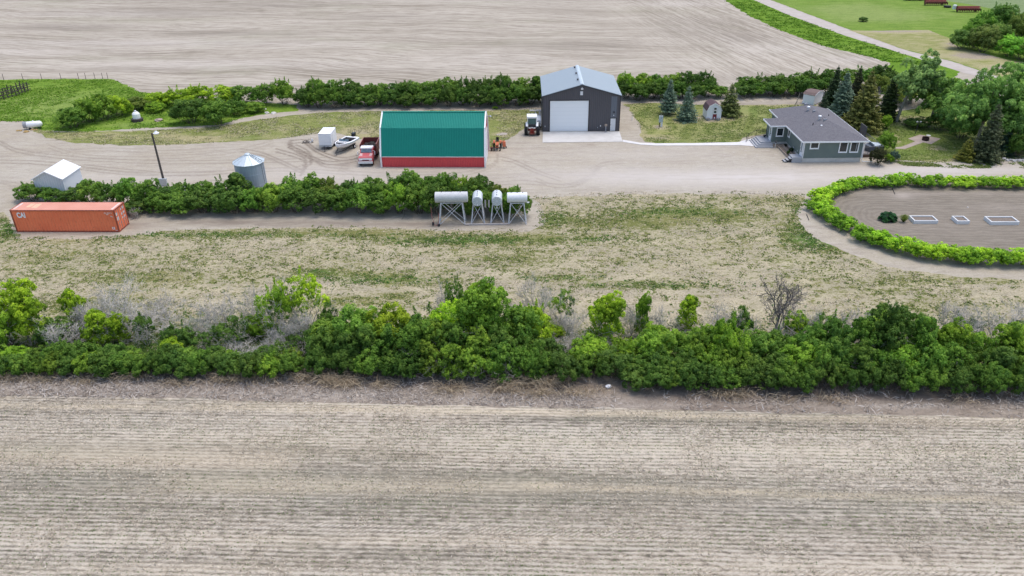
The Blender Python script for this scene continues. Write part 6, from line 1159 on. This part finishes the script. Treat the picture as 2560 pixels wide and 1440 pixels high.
# corral
b0 = G(0, 254); t = thing('corral', 'old dark wooden corral fence in the green pasture at the far left', 'fence', b0)
pa = [Vector((0, 0, 0)) + (G(x, y) - b0) for x, y in ((-60, 266), (0, 252), (42, 240), (78, 226))]; pb = [(G(x, y) - b0) for x, y in ((-60, 252), (10, 240), (45, 230), (72, 222))]
for row in (pa, pb):
    def post(b):
        for p0, p1 in zip(row[:-1], row[1:]):
            k = int((p1 - p0).length / .8)
            for i in range(k): q = p0.lerp(p1, i / k); b.tube([q, q + Vector((r4.uniform(-.15, .15), 0, r4.uniform(1.4, 2.0)))], .1, 5)
    part('post', DKW, t, post)
    part('rail', DKW, t, lambda b: [b.tube([p0 + Vector((0, 0, z + r4.uniform(-.1, .1))), p1 + Vector((0, 0, z + r4.uniform(-.2, .1)))], .07, 4) for p0, p1 in zip(row[:-1], row[1:]) for z in (.4, .8, 1.25)])
for i, x in enumerate((10, 58, 105, 153, 197, 215, 238, 257, 270)):
    o = part('fence_post', DKW, None, lambda b: b.tube([(0, 0, 0), (.02, 0, 1.25)], .045, 5)); o.location = G(x, 200.5 - x * .012); tag(o, f'thin wooden fence post on the far edge of the pasture, {ORD[i]} from the left', 'fence post', 'fence posts along the far edge of the pasture')
# ---- garden things
def gbed(label, xa, xb, yb, depth, h_=.42):
    a, c2 = G(xa, yb), G(xb, yb); return raised('raised_bed', label, 'raised bed', a, (c2 - a).length, depth, h_, .14, WHITE2, SOILM, math.atan2(c2.y - a.y, c2.x - a.x))
gbed('long white raised bed right of the ferny clump', 2284, 2344, 560, 1.5); gbed('small square white raised bed in the middle of the garden', 2392, 2423, 561, 1.5); gbed('longest white raised bed at the right of the garden', 2476, 2547, 563, 1.6)
b0 = G(2218, 551); rng = np.random.default_rng(5); n_ = 150
th = rng.uniform(0, 6.28, n_); rr = rng.uniform(.05, 1.0, n_) ** .6; C = np.stack([1.05 * rr * np.cos(th), .8 * rr * np.sin(th), .95 * (1 - rr ** 2) ** .5 * rng.uniform(.4, 1, n_) + .12], 1)
V, T = leaf_quads(C, unit(np.stack([np.cos(th) * rr, np.sin(th) * rr, np.ones(n_) * .8], 1)), .55, np.clip(rng.normal(.4, .25, n_), 0, 1), rng, .8)
B = MB(); [B.tube([(0, 0, 0), tuple(C[i] * .9)], .02, 4, False) for i in range(0, n_, 4)]
o = bpy.data.objects.new('rhubarb_plant', fastmesh('rhubarb_plant', V, T, B, [LEAF, BARK])); COL.objects.link(o); o.location = b0; o.color = (.035, .13, .035, 1); tag(o, 'dark green rhubarb with big broad leaves in the garden', 'rhubarb')
B = MB(); r5 = random.Random(6)
b0 = G(2258, 556); n_ = 2600; a = rng.uniform(0, 6.28, n_); q = rng.uniform(0, 1, n_); s1 = rng.uniform(.15, 1, n_); C = np.stack([np.cos(a) * q * .75 * s1, np.sin(a) * q * .55 * s1, s1 * 1.0 * (1 - .25 * q)], 1)
V, T = leaf_quads(C, unit(rng.normal(size=(n_, 3))), .10, np.clip(.3 + .5 * s1 + rng.normal(0, .1, n_), 0, 1), rng, .25); [B.tube([(0, 0, 0), tuple(C[i])], .008, 3, False) for i in range(0, n_, 30)]
o = bpy.data.objects.new('asparagus_clump', fastmesh('asparagus_clump', V, T, B, [LEAF, LEAF])); COL.objects.link(o); o.location = b0; o.color = (.15, .21, .03, 1); tag(o, 'feathery yellow green clump between the rhubarb and the white bed', 'fern plant')
rock('garden_pebble', 'single white stone on the bare garden soil', 2419, 519, .13, ROCKW, 41, .7)
for k, (x, y, x2, y2) in enumerate(((2230, 471, 2237, 486), (2016, 537, 2022, 551))): 
    a_, b_ = G(x, y), G(x2, y2); o = part('drip_pipe', DARK, None, lambda b: b.tube([(0, 0, .05), (b_.x - a_.x, b_.y - a_.y, .05)], .04, 5)); o.location = a_; tag(o, ['short black pipe lying at the gap of the far lime shrubs', 'short black pipe on the path outside the left end of the lime shrubs'][k], 'pipe')
# fire pit, lamp
b0 = G(2313, 351); t = thing('fire_pit', 'rusty black fire ring standing on the pink paving', 'fire pit', b0); part('ring', plain('burnt rust', (.045, .025, .022), .9, vary=.4), t, lambda b: b.lathe([(.48, 0), (.48, .5), (.44, .5), (.44, .1)], 16)); part('lid', OFFW, t, lambda b: b.lathe([(.32, 0), (.32, .03)], 14, Matrix.Translation((.62, .55, .58)))); part('lid_arm', DARK, t, lambda b: b.tube([(.45, .35, .1), (.6, .5, .56)], .03, 5))
b0 = G(2288, 335); t = thing('garden_lamp', 'dark garden lamp post with two small globes behind the fire pit', 'lamp post', b0); part('post', DARK, t, lambda b: b.tube([(0, 0, 0), (.12, 0, 1.75)], .045, 6).tube([(-.12, 0, 1.7), (.4, 0, 1.7)], .03, 5))
for x in (-.12, .4): part('globe', GREY, t, lambda b: b.lathe([(.04, 1.7), (.15, 1.82), (.15, 1.95), (.04, 2.02)], 10, Matrix.Translation((x, 0, 0))))
# wheels and pale things behind the hedge
for k, (x, y, r) in enumerate(((198, 481, .62), (345, 474, .33))):
    b0 = G(x, y); o = part('tyre', BLACK, None, lambda b: b.wheel((0, 0, r), r, r * .45, 'y', 24, .55)); o.location = b0; o.rotation_euler = (0, 0, .3); tag(o, ['big black tyre leaning at the corner of the white steel shed', 'small black tyre standing behind the hedge left of the yard light'][k], 'tyre')
t = thing('white_equipment', 'low white machine half hidden behind the hedge right of the yard light', 'implement', G(480, 484), -.05); part('body', WHITE, t, lambda b: b.box(-1.0, 1.1, -.3, .5, .35, .85)); part('wheel', BLACK, t, lambda b: b.wheel((-.7, -.35, .25), .25, .15, 'y', 14).wheel((.8, -.35, .25), .25, .15, 'y', 14)); part('tongue', GREY, t, lambda b: b.box(1.1, 1.9, .05, .15, .4, .48))
# machinery far right
def swather(label, px, py, L, rot, whitecab):
    t = thing('red_implement', label, 'farm implement', G(px, py), rot)
    part('header', RUST, t, lambda b: (b.box(0, L, 0, .9, .5, 1.0), b.box(0, L, .9, 1.0, .5, 1.5), [b.box(x, x + .1, -.5, 0, .3, .9) for x in [L * i / 10 for i in range(11)]])); part('reel', plain('faded red', (.36, .10, .09), .7), t, lambda b: [b.tube([(.1, .3 + .35 * math.cos(a), 1.2 + .35 * math.sin(a)), (L - .1, .3 + .35 * math.cos(a), 1.2 + .35 * math.sin(a))], .06, 5) for a in [2 * PI * k / 6 for k in range(6)]])
    part('wheel', BLACK, t, lambda b: b.wheel((.6, 1.4, .4), .4, .25, 'x', 14).wheel((L - .6, 1.4, .4), .4, .25, 'x', 14))
    if whitecab: part('tank', plain('pale drum', (.62, .68, .68), .5), t, lambda b: b.lathe([(.5, 0), (.5, 1.0), (.3, 1.15)], 14, Matrix.Translation((-.2, 1.6, .6))))
swather('long faded red implement in the far meadow beside a black tyre', 2312, 14, 6.0, -.05, False); swather('faded red implement with a pale drum near the thicket', 2392, 31, 6.0, -.08, True)
o = part('tyre', BLACK, None, lambda b: b.lathe([(.5, 0), (.95, .05), (1.0, .3), (.95, .5), (.5, .55)], 20)); o.location = G(2368, 19); tag(o, 'big black tyre lying flat right of the long red implement', 'tyre')
t = thing('long_trailer', 'pale trailer with a black rim cut off by the top edge of the photo', 'trailer', G(2262, 2), -.12); part('bed', plain('pale deck', (.55, .58, .52), .7), t, lambda b: b.box(0, 5.8, .1, 2.3, .7, .95)); part('frame', DARK, t, lambda b: b.box(-.1, 5.95, 0, .1, .45, .95).box(5.8, 5.95, .1, 2.4, .45, .95)); part('reflector', plain('orange reflector', (.8, .15, .05), .5), t, lambda b: b.box(5.96, 6.2, .0, .5, .6, 1.2)); part('wheel', BLACK, t, lambda b: b.wheel((1.2, .2, .4), .4, .25, 'y', 14).wheel((4.2, .2, .4), .4, .25, 'y', 14))
# ------------------------------------------------------------------ loose cover: stubble, tufts, litter
def m_tone(name, stops, trans=.25):
    n = N(name); t = n.attr('tone'); cr = n.n('ShaderNodeValToRGB'); n.set(cr.inputs[0], t)
    e = cr.color_ramp.elements; e[0].position = stops[0][0]; e[0].color = (*stops[0][1], 1); e[1].position = stops[-1][0]; e[1].color = (*stops[-1][1], 1)
    for p, c in stops[1:-1]: q = e.new(p); q.color = (*c, 1)
    return n.bsdf(cr.outputs[0], .85, 0, None, .15, trans)
def stuff(name, V, T, mat, label, cat):
    o = bpy.data.objects.new(name, fastmesh(name, V, T, None, [mat])); COL.objects.link(o); return tag(o, label, cat, None, 'stuff')
def nz(X, Y, s, seed=0.):
    """cheap smooth value noise"""
    def h(ix, iy):
        v = np.sin(ix * 127.1 + iy * 311.7 + seed * 17.3) * 43758.5453; return v - np.floor(v)
    x, y = X * s, Y * s; ix, iy = np.floor(x), np.floor(y); fx, fy = x - ix, y - iy; fx = fx * fx * (3 - 2 * fx); fy = fy * fy * (3 - 2 * fy)
    return (h(ix, iy) * (1 - fx) + h(ix + 1, iy) * fx) * (1 - fy) + (h(ix, iy + 1) * (1 - fx) + h(ix + 1, iy + 1) * fx) * fy
def inpoly(X, Y, px):
    P = np.array([tuple(G(*q).to_2d()) for q in px]); Q = np.roll(P, -1, 0); ins = np.zeros(len(X), bool)
    for (ax, ay), (bx, by) in zip(P, Q):
        if ay != by: ins ^= ((ay > Y) != (by > Y)) & (X < (bx - ax) * (Y - ay) / (by - ay) + ax)
    return ins
rng = np.random.default_rng(900)
ca, sa = math.cos(ROWROT), math.sin(ROWROT)
# straw lying and standing along the drill rows
fieldp = [(-60, 992), (500, 1001), (1000, 1016), (1600, 1026), (2100, 1039), (2620, 1051), (2660, 1470), (-100, 1470)]
U = []; W_ = []
for k in range(60, 170):
    vv = .35 * (k + .25); m = 1500; u = rng.uniform(-50, 50, m); U.append(u); W_.append(vv + rng.normal(0, .045, m))
u = np.concatenate(U); v = np.concatenate(W_); X = u * ca - v * sa; Y = u * sa + v * ca
dens = .62 * nz(u, v, .35, 1) + .25 * nz(u * .1, v, .9, 2) + .3 * nz(u * .05, v, .3, 3) + .25 * nz(u, v, 1.7, 4)
ok = inpoly(X, Y, fieldp) & (rng.uniform(0, 1, len(X)) < np.clip((dens - .50) * 2.4, .03, 1)) & (rng.uniform(0, 1, len(X)) > soilv(X, Y) * .7)
X, Y, dens = X[ok], Y[ok], dens[ok]; n_ = len(X)
Cc = np.stack([X, Y, rng.uniform(.02, .08, n_)], 1); Nn = unit(np.stack([rng.normal(0, .35, n_), rng.normal(-.25, .4, n_), np.ones(n_)], 1))
V1, T1 = leaf_quads(Cc, Nn, .2, np.clip(rng.normal(.55, .25, n_), 0, 1), rng, .3)
STRM = m_tone('loose straw', [(0, (.30, .25, .19)), (.5, (.52, .45, .35)), (1, (.72, .65, .54))])
stuff('crop_stubble', V1, T1, STRM, 'pale cereal stubble and loose straw lying in drill rows', 'stubble')
# seedlings
m = 42000; u = rng.uniform(-50, 50, m); k = rng.integers(60, 170, m); v = .35 * (k + .75) + rng.normal(0, .05, m); X = u * ca - v * sa; Y = u * sa + v * ca
gd = .5 * nz(u * .1, v, .35, 7) + .35 * nz(u, v, .5, 8) + .25 * nz(u * .3, v, 1.4, 9)
ok = inpoly(X, Y, fieldp) & (gd > .56) ; X, Y = X[ok], Y[ok]; n_ = len(X)
V1, T1 = leaf_quads(np.stack([X, Y, rng.uniform(.02, .07, n_)], 1), unit(np.stack([rng.normal(0, .5, n_), rng.normal(-.3, .5, n_), np.ones(n_)], 1)), .10, rng.uniform(0, 1, n_), rng, .5)
stuff('crop_seedlings', V1, T1, m_tone('seedling', [(0, (.07, .12, .035)), (1, (.16, .24, .07))], .3), 'small green seedlings coming up between the stubble rows', 'seedlings')
# meadow tufts
meadp = [(-60, 555), (10, 540), (34, 566), (46, 592), (180, 595), (330, 588), (400, 573), (600, 566), (900, 564), (1090, 571), (1320, 572), (1350, 560), (1344, 520), (1334, 492), (1420, 482), (1700, 476), (1960, 480), (2016, 486), (2006, 512), (1996, 535), (2000, 560), (2030, 592), (2080, 620), (2150, 647), (2260, 678), (2400, 694), (2640, 706), (2640, 880), (0, 880), (-60, 880)]
def tufts(poly, m, cov_fn, size, seed, per=7, rad=.17, hgt=.09):
    r_ = np.random.default_rng(seed); P = [G(*q) for q in poly]; X = r_.uniform(min(p.x for p in P), max(p.x for p in P), m); Y = r_.uniform(min(p.y for p in P), max(p.y for p in P), m)
    c_ = cov_fn(X, Y); ok = inpoly(X, Y, poly) & (r_.uniform(0, 1, m) < c_); X, Y = X[ok], Y[ok]; n_ = len(X); R_ = rad * r_.uniform(.5, 1.6, n_)
    tt = np.clip(r_.normal(.5, .22, n_), 0, 1)
    a = r_.uniform(0, 6.28, (n_, per)); q = np.sqrt(r_.uniform(0, 1, (n_, per))); C_ = np.stack([X[:, None] + R_[:, None] * q * np.cos(a) * 1.3, Y[:, None] + R_[:, None] * q * np.sin(a), .02 + hgt * r_.uniform(.3, 1, (n_, per)) * (1.2 - q)], 2).reshape(-1, 3)
    return leaf_quads(C_, unit(np.stack([r_.normal(0, .4, n_ * per), r_.normal(-.15, .4, n_ * per), np.ones(n_ * per)], 1)), size, np.clip(np.repeat(tt, per) + r_.normal(0, .12, n_ * per), 0, 1), r_, .5)
TFM = m_tone('meadow tufts', [(0, (.11, .16, .04)), (.5, (.18, .225, .06)), (1, (.28, .30, .11))], .25)
V1, T1 = tufts(meadp, 60000, lambda X, Y: np.clip(.05 + .5 * np.clip(blobs_val(X, Y, GR), 0, 1.2), 0, 1) * np.clip((nz(X, Y, .45, 5) * .6 + nz(X, Y, 1.3, 6) * .5 - .35) * 3.2, 0, 1), .24, 31, rad=.3, hgt=.06)
stuff('meadow_tufts', V1, T1, TFM, 'low olive green grass tufts scattered over the dry meadow', 'grass tufts')
def lu(X, Y): return np.clip(blobs_val(X, Y, LU), 0, 1) * np.clip((nz(X, Y, .6, 15) * .6 + nz(X, Y, 1.5, 16) * .5 - .25) * 2.4, 0, 1)
V1, T1 = tufts(meadp, 46000, lu, .2, 32, rad=.28, hgt=.09)
stuff('green_weeds', V1, T1, m_tone('weeds', [(0, (.04, .11, .02)), (.6, (.09, .20, .035)), (1, (.17, .30, .06))], .3), 'fresh green weed patches in the dry meadow', 'weeds')
V1, T1 = tufts(meadp, 60000, lambda X, Y: np.clip((nz(X, Y, .3, 25) * .6 + nz(X, Y, 1.1, 26) * .5 - .35) * 1.6, 0, .55), .15, 33, per=4, rad=.22, hgt=.05)
stuff('dry_grass', V1, T1, m_tone('dry grass', [(0, (.36, .30, .21)), (.5, (.54, .47, .34)), (1, (.68, .61, .47))], .2), 'pale dead grass lying between the green tufts of the meadow', 'dry grass')
# lawn and pasture fringes
FRM = m_tone('fringe grass', [(0, (.08, .14, .02)), (1, (.20, .28, .05))], .3)
paspoly = [(-40, 203), (120, 200), (290, 201), (304, 210), (345, 230), (420, 242), (560, 262), (640, 285), (545, 314), (440, 316), (330, 322), (200, 330), (110, 326), (80, 318), (60, 305), (-40, 301)]
V1, T1 = tufts(paspoly, 14000, lambda X, Y: np.clip((nz(X, Y, .25, 45) * .6 + nz(X, Y, .8, 46) * .5 - .25) * 1.6, 0, 1), .34, 34, per=6, rad=.45, hgt=.14)
stuff('pasture_grass', V1, T1, m_tone('pasture tufts', [(0, (.10, .21, .018)), (.5, (.17, .31, .03)), (1, (.30, .42, .10))], .3), 'lush green grass of the pasture and the brush verge', 'grass')
verp = [(1560, -60), (1812, 2), (1870, 38), (1950, 76), (2060, 115), (2180, 143), (2222, 158), (2330, 165), (2251, 133), (2112, 90), (1978, 41), (1880, 0), (1700, -60)]
V1, T1 = tufts(verp, 16000, lambda X, Y: np.clip((nz(X, Y, .2, 55) * .6 + nz(X, Y, .6, 56) * .5 - .2) * 1.5, 0, 1), .45, 35, per=5, rad=.5, hgt=.15)
stuff('verge_grass', V1, T1, m_tone('verge tufts', [(0, (.05, .14, .012)), (.5, (.11, .23, .018)), (1, (.19, .32, .04))], .3), 'bright tall grass on the verge between the far field and the road', 'grass')
lawnp = [(75, 322), (150, 330), (330, 328), (480, 322), (640, 300), (800, 282), (940, 278), (1220, 276), (1340, 273), (1346, 284), (1318, 312), (1262, 352), (1244, 364), (950, 355), (890, 345), (830, 330), (700, 347), (560, 356), (420, 362), (300, 363), (190, 358), (120, 345)]
V1, T1 = tufts(lawnp, 30000, lambda X, Y: np.clip((nz(X, Y, .3, 75) * .6 + nz(X, Y, 1.0, 76) * .5 - .35) * 2.2, 0, .8), .22, 36, per=4, rad=.3, hgt=.05)
stuff('lawn_straw', V1, T1, m_tone('lawn straw', [(0, (.13, .17, .04)), (.45, (.24, .25, .09)), (.6, (.42, .38, .24)), (1, (.60, .54, .38))], .2), 'dry and green grass mixed over the strip of lawn behind the green roofed barn', 'dry grass')
gl = [(1560, 262), (1640, 258), (1840, 264), (1960, 263), (2030, 263), (2030, 290), (1930, 325), (1858, 344), (1845, 355), (1640, 357), (1614, 352), (1603, 320), (1580, 282)]
V1, T1 = tufts(gl, 16000, lambda X, Y: np.clip((nz(X, Y, .3, 85) * .6 + nz(X, Y, 1.0, 86) * .5 - .35) * 2.2, 0, .8), .2, 37, per=4, rad=.3, hgt=.04)
GLM = m_tone('lawn blades', [(0, (.07, .12, .025)), (.45, (.14, .21, .04)), (.7, (.24, .28, .08)), (1, (.42, .40, .22))], .2)
stuff('lawn_grass', V1, T1, GLM, 'mixed green and straw grass of the lawn between shop and house', 'grass')
sl_ = [(2190, 330), (2240, 285), (2400, 270), (2560, 300), (2560, 400), (2440, 404), (2340, 406), (2250, 402), (2215, 396)]
V1, T1 = tufts(sl_, 16000, lambda X, Y: np.clip((nz(X, Y, .3, 95) * .6 + nz(X, Y, 1.0, 96) * .5 - .35) * 2.2, 0, .8) * (1 - np.clip(blobs_val(X, Y, [(2311, 348, 42, 11, 2), (2262, 368, 34, 6, 2)]), 0, 1)), .2, 38, per=4, rad=.3, hgt=.04)
stuff('lawn_grass', V1, T1, GLM, 'shaded lawn grass round the fire pit', 'grass')
dr_ = [(2235, 404), (2330, 408), (2560, 405), (2640, 404), (2640, 420), (2400, 420), (2260, 414)]
V1, T1 = tufts(dr_, 9000, lambda X, Y: np.clip((nz(X, Y, .5, 97) * .6 + nz(X, Y, 1.3, 98) * .5 - .5) * 3, 0, .7), .2, 39, per=5, rad=.25, hgt=.05)
stuff('track_grass', V1, T1, GLM, 'thin grass growing along the edge of the driveway at the right', 'grass')
# litter under the belt
litp = [(-60, 900), (800, 922), (1500, 930), (2640, 945), (2640, 1050), (1600, 1024), (500, 1000), (-60, 990)]
m = 60000; P = [G(*q) for q in litp]; X = rng.uniform(min(p.x for p in P), max(p.x for p in P), m); Y = rng.uniform(min(p.y for p in P), max(p.y for p in P), m)
dn = nz(X, Y, .3, 61) * .5 + nz(X, Y, 1.0, 62) * .5; px_, py_ = PRn(X, Y); left = np.clip((1500 - px_) / 1200, 0, 1) * .35
pal = blobs_val(X, Y, [(300, 975, 300, 14, .5), (850, 985, 200, 14, .5), (1350, 1000, 250, 12, .4), (1900, 1005, 90, 8, .6), (2270, 1015, 130, 7, .6), (2530, 1012, 40, 8, .5), (400, 950, 400, 20, .3)])
ok = inpoly(X, Y, litp) & (rng.uniform(0, 1, m) < np.clip((dn - .42) * 1.6 + left + pal, .04, 1)); X, Y = X[ok], Y[ok]; n_ = len(X)
V1, T1 = leaf_quads(np.stack([X, Y, rng.uniform(.02, .16, n_)], 1), unit(np.stack([rng.normal(0, .4, n_), rng.normal(-.2, .4, n_), np.ones(n_)], 1)), .5, np.clip(rng.normal(.5, .25, n_), 0, 1), rng, .11)
stuff('straw_litter', V1, T1, m_tone('grey litter', [(0, (.20, .16, .13)), (.5, (.40, .35, .30)), (1, (.66, .61, .56))], .15), 'grey and tan reed litter strewn in front of the tree belt', 'litter')
# standing dry reeds
RD = []; RT_ = []; r6 = np.random.default_rng(71)
for (x, y, s_, k_) in [(110, 950, 1.2, 60), (330, 945, 1.3, 80), (560, 950, 1.2, 90), (600, 945, 1.4, 80), (660, 952, 1.1, 60), (760, 945, 1.4, 90), (840, 955, 1.6, 140), (870, 962, 1.4, 100), (960, 965, 1.2, 60), (1130, 975, 1.3, 80), (1265, 975, 1.5, 100), (1290, 958, 1.7, 130), (1330, 950, 1.8, 140), (1370, 958, 1.6, 120), (1410, 950, 1.3, 70), (1350, 985, 1.2, 80), (1430, 985, 1.2, 60), (1480, 980, 1.0, 40), (1830, 990, 1.5, 90), (1800, 985, 1.2, 60), (1960, 1000, 1.0, 40), (2070, 1000, 1.1, 40), (2400, 1005, 1.0, 30), (20, 950, 1.2, 60), (210, 955, 1.0, 60), (450, 960, 1.1, 70)]:
    b0 = G(x, y)
    for _ in range(k_ * 2):
        q = np.array([b0.x + r6.normal(0, .75), b0.y + r6.normal(0, .35), 0]); d = unit(np.array([r6.normal(0, .8), r6.normal(-.25, .4), 1.0])); L_ = s_ * r6.uniform(.5, 1.1); sd = unit(np.cross(d, r6.normal(size=3))) * .016
        m1 = q + d * L_ * .6; e1 = m1 + (d + np.array([d[0] * .8, d[1] * .8 - .1, -.8])) * L_ * .4
        RD += [q - sd, q + sd, m1 + sd, m1 - sd, m1 - sd, m1 + sd, e1 + sd * .4, e1 - sd * .4]; RT_ += [r6.uniform(.2, 1)] * 8
stuff('dry_reeds', np.array(RD), np.array(RT_), m_tone('tan reeds', [(0, (.26, .20, .13)), (1, (.62, .52, .38))], .25), 'tan dry reeds standing and leaning along the foot of the tree belt', 'reeds')
